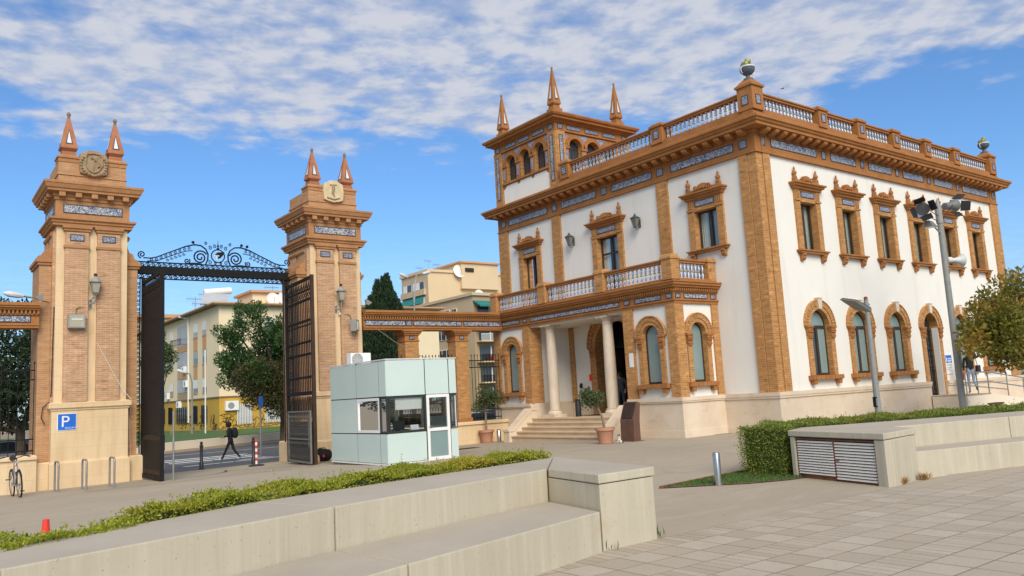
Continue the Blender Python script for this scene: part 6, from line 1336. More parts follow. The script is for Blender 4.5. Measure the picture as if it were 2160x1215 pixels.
for k in range(5):
    zf_ = bz2 - 1.2 - k * 2.85
    if zf_ < .5: break
    for a, b in ((923, 951), (957, 966)):
        q0, q1 = sorted((at_x((a, 700), bx2).y, at_x((b, 700), bx2).y)); w_ = MB().box(bx2 - .1, bx2 + .05, q0, q1, zf_ - 1.6, zf_ - .1).build('window', 'white_paint', B2)
        for j in range(3): MB().box(bx2 - .14, bx2 - .1, q0 + (q1 - q0) * (j + .1) / 3, q0 + (q1 - q0) * (j + .9) / 3, zf_ - 1.5, zf_ - .2).build('pane', 'glass_dark', w_)
    xa, xb = at_y((1000, 700), 92).x + .3, at_y((1052, 700), 92).x
    b_ = MB().box(xa, xb, 90.6, 92.0, zf_ - 2.5, zf_ - 2.32).build('balcony_floor', 'apart_pale', B2); m = MB(); m.box(xa, xb, 90.62, 90.68, zf_ - 1.45, zf_ - 1.38)
    for j in range(24): q = xa + (xb - xa) * j / 23; m.bar((q, 90.65, zf_ - 2.32), (q, 90.65, zf_ - 1.4), .05)
    m.build('balcony_rail', 'iron' if k != 1 else 'white_paint', b_); MB().box(xa + .5, xb - .4, 91.9, 92.05, zf_ - 2.3, zf_ - .2).build('balcony_door', 'glass_dark', B2)
    MB().box(xa + .5 + (xb - xa) * .45, xa + .5 + (xb - xa) * .5, 91.85, 91.9, zf_ - 2.3, zf_ - .2).build('door_frame', 'white_paint', B2)
    if k in (0, 1):
        MB().add([(xa - .3, 92, zf_ + .5), (xb - (2.2 if k else 0), 92, zf_ + .5), (xb - (2.2 if k else 0), 90.2, zf_ - .3), (xa - .3, 90.2, zf_ - .3), (xa - .3, 92, zf_ + .4), (xb - (2.2 if k else 0), 92, zf_ + .4), (xb - (2.2 if k else 0), 90.2, zf_ - .55), (xa - .3, 90.2, zf_ - .55)], [(0, 1, 2, 3), (7, 6, 5, 4), (0, 4, 5, 1), (1, 5, 6, 2), (2, 6, 7, 3), (3, 7, 4, 0)]).build('awning', 'awning_green' if k == 0 else 'awning_blue', B2)
    if k == 2: MB().lathe([(.2, 0), (.28, .3), (.35, .5), (.05, .8)], ((xa + xb) / 2, 91.2, zf_ - 2.32), 8).build('balcony_plant', 'red_plastic', B2)
for px_, py_, lb in ((886, 563, 'left rooftop aerial above the tall cream block'), (904, 548, 'second rooftop aerial above the tall cream block'), (922, 556, 'thin rooftop mast right of the twin street lamp head')): antenna(px_, py_, 131, bz1, 3, lb)
dish(1011, 622, 95, .8, 'small satellite dish on the roof edge of the beige block')
# ================================================================== trees
def crown(parent, name, mat, clumps, n, smin, smax, aspect=.55, shell=.55, up=.35, sq=(1, 1, 1)):
    vol = np.array([c[1] ** 2 for c in clumps]); vol = vol / vol.sum(); P = []; D = []
    for (c, r), f in zip(clumps, vol):
        k = max(8, int(n * f)); d = RNG.normal(size=(k, 3)); d /= np.linalg.norm(d, axis=1)[:, None]; rad = r * (shell + (1.06 - shell) * RNG.uniform(0, 1, k) ** .6)
        P.append(np.array(c) + d * rad[:, None] * np.array(sq)); D.append(d + RNG.normal(0, .6, (k, 3)) + np.array([0, 0, up]))
    P = np.concatenate(P); D = np.concatenate(D); return put(leaf_mesh(name, mat, P, D, RNG.uniform(smin, smax, len(P)), aspect), name, parent)
def limb(pts, r0, r1, n=8): return MB().tube(pts, [r0 + (r1 - r0) * i / (len(pts) - 1) for i in range(len(pts))], n)
def tree(name, label, base, trunk_h, r_trunk, clumps, mat, n, smin, smax, group=None, bark='bark_dark', cat='tree', shell=.5, extra=None):
    T = thing(name, label, cat, base, 0, group); b = Vector(base); m = limb([b - Vector((0, 0, .15)), b + Vector((.05, .02, trunk_h * .5)), b + Vector((0, .05, trunk_h))], r_trunk, r_trunk * .7)
    m.build('trunk', bark, T, True); m = MB(); rr = random.Random(len(label))
    for c, r in rr.sample(clumps, min(len(clumps), 14)):
        c = Vector(c); mid_ = (b + Vector((0, 0, trunk_h * .9)) + c) / 2 + Vector((0, 0, -.15 * r)); q = limb([b + Vector((0, 0, trunk_h * .85)), mid_, c], r_trunk * .42, r_trunk * .1, 5); m.add(q.v, q.f)
    m.build('limbs', bark, T, True); crown(T, 'crown', mat, clumps, n, smin, smax, shell=shell)
    if extra: crown(T, 'crown', extra[0], extra[1], extra[2], smin, smax, shell=shell)
    return T
def blob(c, rx, ry, rz, k, rmin, rmax, seed, bottom=-.7):
    rr = np.random.default_rng(seed); out = []
    while len(out) < k:
        d = rr.normal(size=3); d /= np.linalg.norm(d); q = d * rr.uniform(.35, 1.0)
        if q[2] < bottom: continue
        out.append(((c[0] + q[0] * rx, c[1] + q[1] * ry, c[2] + q[2] * rz), rr.uniform(rmin, rmax)))
    return out
fc = at_y((590, 742), 50)
cl = blob(fc, 3.3, 3.0, 2.9, 46, .55, 1.05, 2); 
for px_, py_, r in ((520, 672, .8), (500, 700, .7), (480, 715, .55), (470, 760, .5), (462, 700, .4), (480, 800, .6), (540, 655, .6), (505, 650, .35)): q = at_y((px_, py_), 49.5); cl.append(((q.x, q.y, q.z), r))
cb = []
for px_, py_, r in ((520, 800, .9), (550, 790, 1.0), (570, 820, 1.1), (540, 835, .8), (600, 800, 1.2), (590, 850, .9)): q = at_y((px_, py_), 48.6); cb.append(((q.x, q.y, q.z), r))
tree('ficus_tree', 'large dark green tree overhanging the street behind the right gate leaf', (at_y((600, 900), 50).x, 50, -.6), 3.2, .35, cl, 'leaf_ficus', 60000, .09, .19, extra=('leaf_ficus_brown', cb, 16000), shell=.25)
lc = at_y((330, 752), 62); tree('street_tree', 'small green tree peeping out from behind the left gate leaf', (lc.x, 62, -.6), 2.6, .14, blob(lc, 1.15, 1.2, 2.3, 26, .4, .65, 4), 'leaf_light', 7000, .10, .2)
# conifer: spires of short upward sprays
cy_ = at_y((810, 700), 47); cyp = thing('conifer', 'dense dark conifer with pointed tops rising behind the brick beam', 'tree', (cy_.x, 47, -.6)); MB().tube([(cy_.x, 47, -.8), (cy_.x, 47, 6)], [.25, .1], 8).build('trunk', 'bark_dark', cyp)
P = []; D = []
tops = [(0.05, 0, 9.75, .80), (.38, .2, 10.0, .75), (-.35, -.1, 9.5, .8), (.75, .1, 8.7, .7), (-.75, 0, 8.4, .75), (.2, -.4, 9.3, .8), (-.1, .4, 9.2, .8), (1.05, 0, 7.2, .6), (-1.05, 0, 7.0, .65), (.6, -.5, 8.2, .7), (-.5, -.6, 7.8, .7)]
for dx, dy, zt, rr_ in tops:
    k = 5000; z = RNG.uniform(0, 1, k) ** .8; zz2 = .2 + (zt - .2) * z; rad = rr_ * np.minimum(1, ((1 - z) * 2.6 + .04)) * (.75 + .35 * RNG.uniform(0, 1, k)); a = RNG.uniform(0, 6.283, k); rad *= 1 + .18 * np.sin(a * 5 + zz2 * 3)
    P.append(np.column_stack([cy_.x + dx * 1.25 + 1.3 * rad * np.cos(a), 47 + dy * 1.25 + 1.3 * rad * np.sin(a), zz2])); D.append(np.column_stack([np.cos(a) * .35, np.sin(a) * .35, np.full(k, 1.0)]) + RNG.normal(0, .18, (k, 3)))
P = np.concatenate(P); D = np.concatenate(D); put(leaf_mesh('crown', 'leaf_cypress', P, D, RNG.uniform(.14, .30, len(P)), .3), 'crown', cyp)
bc = at_y((768, 640), 52); tree('evergreen_tree', 'dark evergreen tree showing beside the right gate pillar, left of the conifer', (bc.x, 52, -.6), 3.5, .2, blob((bc.x - .6, 52, 4.6), 1.7, 1.5, 3.1, 30, .5, .9, 9), 'leaf_dark', 9000, .12, .24)
dc = at_y((15, 835), 38); tree('evergreen_tree', 'dense dark evergreen tree behind the railing at the left edge', (at_y((42, 900), 38).x, 38, -.6), 2.2, .22, blob((dc.x - .4, 38, 3.7), 3.0, 2.4, 2.5, 52, .6, 1.0, 12, -.85), 'leaf_dark', 22000, .10, .20)
# autumn tree at the right
tr_ = (29.8, 10.9, 0); cl = blob((28.95, 10.8, 2.85), 2.8, 1.1, 1.22, 80, .34, .60, 21, -.9)
for px_, py_, r in ((2058, 728, .36), (2054, 695, .33), (2062, 660, .35), (2046, 735, .22), (2085, 632, .4), (2120, 605, .45), (2150, 600, .55), (2035, 728, .25), (2066, 648, .22)): q = at_y((px_, py_), 10.9); cl.append(((q.x, q.y, q.z), r))
tree('autumn_tree', 'bushy tree with green and rusty autumn leaves at the right edge', tr_, 1.9, .13, cl, 'leaf_autumn', 22000, .10, .19, bark='bark', shell=.2)
# ================================================================== street furniture
def gpt(px_, py_):
    """point on the sloping ground under a pixel"""
    d = ray((px_, py_)); t_ = 2.0 / np.linalg.norm(d)
    while True:
        P = np.array([0, 0, EYE]) + d * t_
        if P[2] <= gz(P[0], P[1]) or t_ * np.linalg.norm(d) > 90: return Vector((P[0], P[1], gz(P[0], P[1])))
        t_ += .004 / np.linalg.norm(d) * 4
def text_mesh(s, size, mat, depth=.002):
    cu = bpy.data.curves.new('lettering', 'FONT'); cu.body = s; cu.size = size; cu.extrude = depth; cu.align_x = 'LEFT'
    o = bpy.data.objects.new('tmp', cu); COL.objects.link(o); dg = bpy.context.evaluated_depsgraph_get(); me = bpy.data.meshes.new_from_object(o.evaluated_get(dg)); bpy.data.objects.remove(o)
    me.materials.clear(); me.materials.append(MAT[mat]); me.name = 'lettering'; return me
FACE_Y = Matrix.Rotation(math.pi / 2, 4, 'X')
# parking sign on the left pillar
sy = GY - .075; ps = thing('parking_sign', 'blue square parking sign with white P for bicycles on the left pillar', 'sign', (4.0, sy, 1.34))
MB().box(3.745, 4.245, sy, sy + .012, 1.345, 1.835).build('plate', 'sign_white', ps, bevel=.004); MB().box(3.76, 4.23, sy - .003, sy, 1.36, 1.82).build('blue_face', 'sign_blue', ps)
me = text_mesh('P', .46, 'sign_white'); put(me, 'letter', ps, Matrix.Translation((3.83, sy - .006, 1.45)) @ FACE_Y)
me = text_mesh('BICICLETAS', .062, 'sign_white'); put(me, 'lettering', ps, Matrix.Translation((3.945, sy - .006, 1.395)) @ FACE_Y)
# pillar lanterns, floodlights and horn lights
def pillar_lantern(x, z, label):
    y = GY - .30; t_ = thing('pillar_lantern', label, 'lantern', (x, GY - .01, z - .45), 0, 'lanterns on the gate pillars')
    MB().tube([(x - .10, GY - .0, z - .52), (x - .10, GY - .14, z - .54), (x - .02, y, z - .50), (x, y, z - .28)], .020, 6).tube([(x - .1, GY - .05, z - .40), (x - .06, GY - .14, z - .36), (x - .0, y + .02, z - .3)], .014, 6).box(x - .15, x - .05, GY - .03, GY + .005, z - .62, z - .38).build('bracket', 'pole_paint', t_)
    def fr(z0, r0, z1, r1): return MB().add([(x + sx * r, y + sy_ * r, zz_) for zz_, r in ((z0, r0), (z1, r1)) for sx, sy_ in ((-1, -1), (1, -1), (1, 1), (-1, 1))], [(3, 2, 1, 0), (4, 5, 6, 7), (0, 1, 5, 4), (1, 2, 6, 5), (2, 3, 7, 6), (3, 0, 4, 7)])
    fr(z - .19, .065, z + .11, .118).build('lamp_glass', 'lamp_glass', t_); m = MB()
    for sx, sy_ in ((-1, -1), (1, -1), (1, 1), (-1, 1)): m.bar((x + sx * .075, y + sy_ * .075, z - .21), (x + sx * .122, y + sy_ * .122, z + .12), .018)
    m.build('cage', 'pole_paint', t_); fr(z - .26, .04, z - .20, .08).build('socket', 'pole_paint', t_); MB().box(x - .165, x + .165, y - .165, y + .165, z + .12, z + .14).lathe([(.15, .14), (.12, .21), (.06, .27), (.05, .30)], (x, y, z), 10).build('cap', 'grey_plastic', t_); MB().lathe([(.045, .30), (.05, .34), (.05, .38), (.02, .40)], (x, y, z), 8).build('chimney', 'iron_rust', t_)
pillar_lantern(4.66, 5.60, 'old lantern on an iron bracket on the left gate pillar'); pillar_lantern(12.70, 5.60, 'old lantern on an iron bracket on the right gate pillar')
fl = thing('floodlight', 'square grey floodlight box on the left gate pillar beneath the lantern', 'floodlight', (4.18, GY - .1, 4.33), 0, 'floodlights on the gate pillars')
MB().box(3.95, 4.41, GY - .30, GY - .11, 4.33, 4.75).build('housing', 'grey_plastic', fl, bevel=.012); MB().box(3.985, 4.375, GY - .312, GY - .301, 4.365, 4.715).build('glass', 'lamp_glass', fl); MB().box(4.03, 4.33, GY - .322, GY - .313, 4.58, 4.61).build('tube', 'sign_white', fl); MB().tube([(4.18, GY - .11, 4.76), (4.18, GY - .12, 4.92), (4.24, GY - .12, 4.97), (4.56, GY - .06, 4.97)], .015, 6).build('conduit', 'bark', fl); MB().box(3.99, 4.02, GY - .12, GY - .0, 4.5, 4.56).box(4.33, 4.36, GY - .12, GY - .0, 4.5, 4.56).build('bracket', 'galvanised', fl)
fr_ = thing('floodlight', 'grey floodlight box turned sideways on the right gate pillar', 'floodlight', (13.2, GY - .1, 4.27), 0, 'floodlights on the gate pillars')
Mf = TR(13.20, GY - .28, 4.48, math.radians(42)); put(MB().box(-.16, .16, -.12, .10, -.21, .21).mesh('housing', 'grey_plastic', bevel=.012), 'housing', fr_, Mf); put(MB().box(-.13, .13, -.13, -.121, -.175, .175).mesh('glass', 'lamp_glass'), 'glass', fr_, Mf); put(MB().box(-.03, .03, -.14, -.131, -.14, .14).mesh('tube', 'sign_white'), 'tube', fr_, Mf)
MB().tube([(13.12, GY - .2, 4.69), (13.12, GY - .13, 4.85), (13.06, GY - .13, 4.90), (12.74, GY - .06, 4.90)], .015, 6).build('conduit', 'bark', fr_); MB().bar((13.2, GY - .2, 4.48), (13.2, GY + .0, 4.48), .05).build('bracket', 'galvanised', fr_); MB().box(12.70, 12.80, GY - .07, GY + .0, 4.88, 4.98).build('junction_box', 'white_pvc', fr_)
def horn_lamp(x, z, s, label):
    t_ = thing('wing_lamp', label, 'lamp', (x, GY + .2, z), 0, 'small lamps on the pillar wings'); a = Vector((x, GY + .22, z)); c = Vector((x - s * .05, GY - .02, z))
    MB().bar(a, c + Vector((s * .26, -.06, .0)), .022).build('arm', 'iron_rust', t_); b = c + Vector((s * .30, -.10, .06)); M = Matrix.Translation(b) @ Matrix.Rotation(s * .5, 4, 'Y')
    MB().add([M @ Vector(q) for q in ((-.05, -.05, -.05), (.05, -.05, -.05), (.05, .05, -.05), (-.05, .05, -.05), (-.13, -.09, .10), (.13, -.09, .10), (.13, .09, .10), (-.13, .09, .10))], [(3, 2, 1, 0), (4, 5, 6, 7), (0, 1, 5, 4), (1, 2, 6, 5), (2, 3, 7, 6), (3, 0, 4, 7)]).build('shade', 'grey_plastic', t_)
horn_lamp(3.50, 5.15, -1, 'small grey flared lamp on the outer wing of the left pillar'); horn_lamp(13.58, 5.27, 1, 'small grey flared lamp on the outer wing of the right pillar')
# cables
def cable(pts, r, label, mat='iron_rust'): return tag(MB().tube(pts, r, 5).build('cable', mat), label, 'cable')
cable([(3.62, GY + .05, 5.0), (3.60, GY + .03, 4.0), (3.585, GY + .05, 2.4), (3.57, GY + .22, 2.2), (3.40, GY + .2, 2.05), (3.36, GY + .18, 1.75), (3.45, GY + .15, 1.55)], .014, 'dark cable running down the left side of the left pillar')
cable([(4.76, GY - .125, 3.9), (5.2, GY - .125, 3.0), (5.50, GY - .12, 2.45), (5.72, GY - .16, 2.16), (5.76, GY + .22, 1.6), (5.78, GY + .22, .46)], .008, 'thin pale wire slanting across the right half of the left pillar', 'white_paint')
cable([(14.1, GY - .1, 4.45), (14.8, GY - .3, 3.9), (15.5, GY - .8, 3.35), (16.2, GY - 1.2, 3.0)], .012, 'thin hanging wire dropping from the brick beam towards the kiosk roof', 'bark')
# bicycle racks and bicycle
for (px_, py_), lb in (((122.5, 1038), 'leftmost of the three steel bicycle hoops before the left pillar'), ((182, 1034), 'middle of the three steel bicycle hoops before the left pillar'), ((241, 1028.5), 'rightmost of the three steel bicycle hoops before the left pillar')):
    p = gpt(px_, py_); z = p.z; h = .79; L_ = .62; pts = [(p.x, p.y, z - .02), (p.x, p.y, z + h - .10)] + [(p.x + .0, p.y + .10 - .10 * math.cos(a), z + h - .10 + .10 * math.sin(a)) for a in np.linspace(.2, math.pi / 2, 5)] + [(p.x, p.y + L_ - .10 + .10 * math.sin(a), z + h - .10 + .10 * math.cos(a)) for a in np.linspace(0, math.pi / 2, 6)] + [(p.x, p.y + L_, z - .02)]
    rk = thing('bicycle_rack', lb, 'bicycle rack', p, 0, 'steel bicycle hoops'); MB().tube(pts, .026, 10).build('hoop', 'galvanised', rk, True)
    for q in (0, L_): MB().lathe([(.06, .0), (.06, .008), (.03, .012)], (p.x, p.y + q, gz(p.x, p.y + q)), 12).build('foot_plate', 'galvanised', rk)
p = gpt(47, 1050); bk_ = thing('bicycle', 'grey bicycle leaning by the wall at the left edge, seen from the front', 'bicycle', p); dB = Vector((-.06, .997, 0)).normalized(); sB = Vector((dB.y, -dB.x, 0)); rW = .335
BQ = lambda u, s, z: Vector((p.x, p.y, gz(p.x, p.y + u))) + dB * u + sB * s + Vector((0, 0, z)) + sB * (-.06 * z)
for u, nm in ((rW * .9, 'front'), (rW * .9 + 1.03, 'rear')):
    w_ = MB().tube([BQ(u + rW * math.cos(a), 0, rW + rW * math.sin(a)) for a in np.linspace(0, 2 * math.pi, 29)], .021, 7).build('wheel', 'tyre', bk_, True); MB().tube([BQ(u + .305 * math.cos(a), 0, rW + .305 * math.sin(a)) for a in np.linspace(0, 2 * math.pi, 25)], .013, 5).build('rim', 'steel', w_); m = MB()
    for k in range(16): a = k * math.pi / 8; m.tube([BQ(u, .02 * (-1) ** k, rW), BQ(u + .30 * math.cos(a), 0, rW + .30 * math.sin(a))], .002, 3)
    m.tube([BQ(u, -.05, rW), BQ(u, .05, rW)], .02, 8).build('spokes', 'steel', w_)
    MB().tube([BQ(u + (rW + .03) * math.cos(a), 0, rW + (rW + .03) * math.sin(a)) for a in np.linspace(.4, 2.6, 12)], .022, 6).build('mudguard', 'black_plastic', bk_)
fu, ru = rW * .9, rW * .9 + 1.03; m = MB(); hd = BQ(fu + .20, 0, .80); st = BQ(ru - .38, 0, .80); bb = BQ(ru - .42, 0, .29); hl = BQ(fu + .16, 0, .66)
for a, b, r in ((hd, st, .016), (hl, bb, .018), (st, bb, .016), (st, BQ(ru, .05, rW), .010), (st, BQ(ru, -.05, rW), .010), (bb, BQ(ru, .05, rW), .011), (bb, BQ(ru, -.05, rW), .011), (hd, hl, .02)): m.tube([a, b], r, 7)
m.build('frame', 'car_silver', bk_, True); m = MB()
for s in (-.05, .05): m.tube([BQ(fu + .15, s, .64), BQ(fu + .04, s, .45), BQ(fu, s, rW)], .012, 6)
m.tube([BQ(fu + .15, -.055, .64), BQ(fu + .15, .055, .64)], .016, 6).build('fork', 'black_plastic', bk_); MB().tube([BQ(fu + .24, 0, .80), BQ(fu + .26, 0, 1.0)], .014, 6).tube([BQ(fu + .38, -.31, 1.03), BQ(fu + .26, -.18, 1.05), BQ(fu + .22, 0, 1.0), BQ(fu + .26, .18, 1.05), BQ(fu + .38, .31, 1.03)], .013, 6).build('handlebar', 'black_plastic', bk_)
for s in (-1, 1): MB().tube([BQ(fu + .34, s * .25, 1.04), BQ(fu + .43, s * .34, 1.02)], .019, 6).build('grip', 'black_plastic', bk_)
MB().lathe([(.01, -.05), (.035, -.03), (.045, .02), (.04, .03)], M=Matrix.Translation(BQ(fu + .1, 0, .90)) @ Matrix.Rotation(math.pi / 2, 4, 'X'), n=10).build('headlight', 'lamp_glass', bk_)
MB().tube([st, BQ(ru - .36, 0, .95)], .013, 6).build('seat_post', 'steel', bk_); MB().tube([BQ(ru - .52, 0, .98), BQ(ru - .38, 0, .985), BQ(ru - .26, 0, 1.0)], [.03, .055, .085], 8).build('saddle', 'black_plastic', bk_, True)
MB().tube([bb, bb + sB * .1], .015, 6).tube([bb + sB * .1, bb + sB * .11 + Vector((0, 0, -.16)) - dB * .05], .010, 5).tube([bb - sB * .1, bb - sB * .11 + Vector((0, 0, .16)) + dB * .05], .010, 5).tube([bb - sB * .1, bb], .015, 6).build('cranks', 'steel', bk_)
for s, dz, du in ((1, -.16, -.05), (-1, .16, .05)): MB().boxm(Matrix.Translation(bb + sB * s * .16 + Vector((0, 0, dz)) + dB * du), .10, .07, .025).build('pedal', 'black_plastic', bk_)
# traffic cone behind the hedge
c = at_z((97, 1096), .60); tcn = thing('traffic_cone', 'red traffic cone standing behind the hedge at the lower left', 'cone', (c.x, c.y, 0)); MB().lathe([(.10, .03), (.052, .38), (.038, .52), (.033, .60), (.022, .606)], (c.x, c.y, 0), 20).build('cone', 'red_plastic', tcn, True); MB().box(c.x - .19, c.x + .19, c.y - .19, c.y + .19, .002, .032).build('foot', 'red_plastic', tcn, bevel=.01)
# bollards and striped post in the gateway
bl = []
for (px_, py_), lb in (((425, 991), 'black bollard in the gateway left of the walking person'), ((535, 981), 'black bollard in the gateway next to the red and white post')):
    p = gpt(px_, py_); t_ = thing('bollard', lb, 'bollard', p, 0, 'black bollards in the gateway'); MB().lathe([(.075, 0), (.075, .25), (.055, .28), (.05, .78), (.07, .80), (.07, .84), (.035, .87), (.055, .92), (.04, .97), (.01, .985)], p, 14).build('post', 'iron_blue', t_, True); MB().lathe([(.11, .0), (.11, .03), (.08, .05)], p, 14).build('foot', 'iron_blue', t_); bl.append(p)
a, b = bl; tag(MB().tube([a.lerp(b, t_) + Vector((0, 0, .74 - 2.4 * t_ * (1 - t_))) if .22 < t_ < .78 or True else None for t_ in np.linspace(0, 1, 15)], .008, 5).build('chain', 'awning_green'), 'thin green plastic chain sagging between the two black bollards', 'chain')
p = gpt(541, 983); t_ = thing('striped_post', 'red and white striped marker post on a round black foot', 'post', p); MB().lathe([(.26, 0), (.26, .035), (.16, .06), (.05, .07)], p, 18).build('foot', 'black_plastic', t_)
for k in range(8): MB().lathe([(.04, .07 + k * .105), (.04, .07 + (k + 1) * .105 - .001)], p, 12).build('band', 'red_plastic' if k % 2 else 'sign_white', t_)
# galvanised post beside the left leaf
p = gpt(347, 1016); p = Vector((6.33, 24.55, gz(6.33, 24.55))); t_ = thing('gate_post', 'thin galvanised post standing at the free end of the left gate leaf', 'post', p); MB().tube([p, p + Vector((0, 0, 1.95))], .028, 8).build('tube', 'galvanised', t_); MB().lathe([(.06, 0), (.06, .015)], p, 10).build('foot', 'galvanised', t_)
# black bags and a stone by the right pillar
p = Vector((11.42, 26.0, gz(11.42, 26.0))); t_ = thing('duffel_bag', 'black duffel bag lying at the foot of the right gate pillar', 'bag', p); MB().tube([p + Vector((-.40, 0, .20)), p + Vector((-.34, 0, .20)), p + Vector((0, .02, .23)), p + Vector((.30, 0, .20)), p + Vector((.36, 0, .19))], [.10, .18, .215, .19, .12], 12).build('body', 'black_cloth', t_, True); MB().tube([p + Vector((-.2, -.14, .32)), p + Vector((-.1, -.1, .46)), p + Vector((.1, -.1, .46)), p + Vector((.2, -.14, .32))], .014, 5).build('handle', 'black_cloth', t_); MB().box(p.x - .02, p.x + .04, p.y - .225, p.y - .20, p.z + .16, p.z + .24).build('badge', 'red_plastic', t_)
p = Vector((10.95, 25.3, gz(10.95, 25.3))); MBs = MB().lathe([(.10, -.02), (.13, .05), (.12, .17), (.10, .25), (.05, .28)], p, 8); tag(MBs.build('stone_block', 'stone_crest_pale', None, True), 'small pale stone block beside the black bag', 'stone')
p = Vector((11.0, 26.3, gz(11.0, 26.3))); tag(MB().box(p.x - .2, p.x + .2, p.y - .12, p.y + .12, p.z, p.z + .42).box(p.x - .17, p.x + .17, p.y - .13, p.y - .12, p.z + .08, p.z + .34).build('toolbox', 'black_plastic', None, bevel=.012), 'small dark box behind the black bag at the right pillar', 'box')
# ================================================================== potted trees, totem, mats
def potted(base, label, lean, ch, cr, seed, n):
    b = Vector(base); t_ = thing('potted_tree', label, 'potted plant', b, 0, 'potted trees beside the steps')
    MB().lathe([(.21, .02), (.215, .05), (.27, .40), (.275, .405), (.31, .41), (.315, .50), (.29, .505), (.27, .44), (.01, .44)], b, 26).build('pot', 'pot_clay', t_, True); MB().lathe([(.24, .0), (.26, .03), (.24, .032)], b, 24).build('saucer', 'pot_clay', t_)
    rr = random.Random(seed); m = MB()
    for k in range(30): a = rr.uniform(0, 6.28); r = .25 * math.sqrt(rr.random()); q = b + Vector((r * math.cos(a), r * math.sin(a), .46)); s_ = rr.uniform(.03, .055); m.lathe([(s_ * .5, -s_ * .6), (s_, 0), (s_ * .6, s_ * .6)], q, 6)
    tag(m.build('pebbles', 'pebble', t_, True), None, None, kind='stuff'); top = b + Vector((lean[0], lean[1], ch))
    limb([b + Vector((0, 0, .42)), b + Vector((lean[0] * .15, lean[1] * .15, .8)), b + Vector((lean[0] * .55, lean[1] * .55, 1.15)), top], .045, .025).build('trunk', 'bark', t_, True); cl = blob(top, cr, cr, cr * .85, 16, cr * .30, cr * .5, seed); m = MB()
    for c_, r in cl: q = limb([b + Vector((lean[0] * .6, lean[1] * .6, ch * .75)), Vector(c_)], .014, .005, 4); m.add(q.v, q.f)
    m.build('branches', 'bark', t_); crown(t_, 'crown', 'leaf_pot', cl, n, .05, .10, shell=.2)
potted(gpt(1278, 936), 'potted tree with thin leaning crown in a terracotta pot right of the steps', (-.22, .26, 1.42), 1.42, .40, 31, 1500)
pl = at_z((1027, 931), -.11); potted((pl.x, pl.y, gz(pl.x, pl.y)), 'potted tree with fuller crown in a terracotta pot left of the steps', (.03, .02, 1.7), 1.72, .58, 33, 3000)
pc = at_z((1053, 930), -.10); t_ = thing('steel_bollard', 'steel cylinder lamp standing between left pot and step cheek', 'bollard', (pc.x, pc.y, gz(pc.x, pc.y))); MB().lathe([(.085, 0), (.085, .44), (.06, .47)], (pc.x, pc.y, gz(pc.x, pc.y)), 18).build('tube', 'steel', t_, True); MB().lathe([(.075, .471), (.075, .50)], (pc.x, pc.y, gz(pc.x, pc.y)), 18).build('cap', 'galvanised', t_)
tt = thing('info_totem', 'rusty brown information totem with a slanted dark screen beside the steps', 'totem', (18.75, 18.65, 0))
MB().prism([(18.56, 0), (18.58, .68), (18.80, 1.24), (18.93, 1.20), (18.86, .62), (18.86, 0)], 18.36, 18.95, 'y').build('body', 'corten', tt, bevel=.006); MB().add([(18.577 + .0 + (.22) * q + o * .93, y, .68 + .56 * q - o * .37) for o in (-.004, -.016) for q, y in ((.06, 18.42), (.06, 18.89), (.94, 18.89), (.94, 18.42))], [(0, 1, 2, 3), (7, 6, 5, 4), (0, 4, 5, 1), (1, 5, 6, 2), (2, 6, 7, 3), (3, 7, 4, 0)]).build('screen', 'screen', tt); MB().box(18.45, 18.95, 18.28, 19.02, .0, .012).build('foot_plate', 'corten', tt)
# ================================================================== lamp posts on the right
q = at_y((2033, 856), 12.5); px0 = q.x - .05; LP = thing('light_mast', 'tall grey mast carrying stage lights and a horn loudspeaker before the long facade', 'lamp post', (px0, 12.5, 0))
MB().tube([(px0, 12.5, -.05), (px0, 12.5, 3.6), (px0, 12.5, 7.15)], [.112, .10, .085], 14).build('mast', 'pole_paint', LP, True); MB().lathe([(.18, 0), (.18, .03), (.13, .05)], (px0, 12.5, 0), 14).build('foot', 'pole_paint', LP); MB().lathe([(.11, 6.62), (.11, 7.22), (.07, 7.24), (.05, 7.38), (.02, 7.46)], (px0, 12.5, 0), 12).build('mast_head', 'grey_plastic', LP)
def stage_light(c, d, s, label):
    c = Vector(c); d = Vector(d).normalized(); M = d.to_track_quat('Z', 'Y').to_matrix().to_4x4(); M.translation = c; t_ = thing('stage_light', label, 'spotlight', c, 0, 'spotlights on the tall mast')
    MB().lathe([(.10 * s, -.42 * s), (.15 * s, -.40 * s), (.16 * s, -.05 * s), (.20 * s, .02 * s), (.27 * s, .20 * s), (.27 * s, .26 * s)], M=M, n=16).build('barrel', 'light_body', t_, True); MB().lathe([(.255 * s, .262 * s), (.255 * s, .27 * s)], M=M, n=16).build('lens', 'lens_dark', t_)
    for k in range(4):
        a = k * math.pi / 2 + .3; ca, sa_ = math.cos(a), math.sin(a); u = Vector((ca, sa_, 0)); v = Vector((-sa_, ca, 0)); q = [u * .26 * s + v * .22 * s, u * .26 * s - v * .22 * s, u * .46 * s - v * .20 * s + Vector((0, 0, .34 * s)), u * .46 * s + v * .20 * s + Vector((0, 0, .34 * s))]
        q = [x_ + Vector((0, 0, .26 * s)) for x_ in q]; off = u * .012; MB().add([M @ x_ for x_ in q] + [M @ (x_ + off) for x_ in q], [(0, 1, 2, 3), (7, 6, 5, 4), (0, 4, 5, 1), (1, 5, 6, 2), (2, 6, 7, 3), (3, 7, 4, 0)]).build('barn_door', 'black_plastic', t_)
    m = MB(); jn = Vector((px0, 12.5, 6.85)); m.tube([c + M.to_3x3() @ Vector((.18 * s, 0, -.1 * s)), jn], .014, 5).tube([c + M.to_3x3() @ Vector((-.18 * s, 0, -.1 * s)), jn - Vector((0, 0, .2))], .014, 5).build('yoke', 'black_plastic', t_)
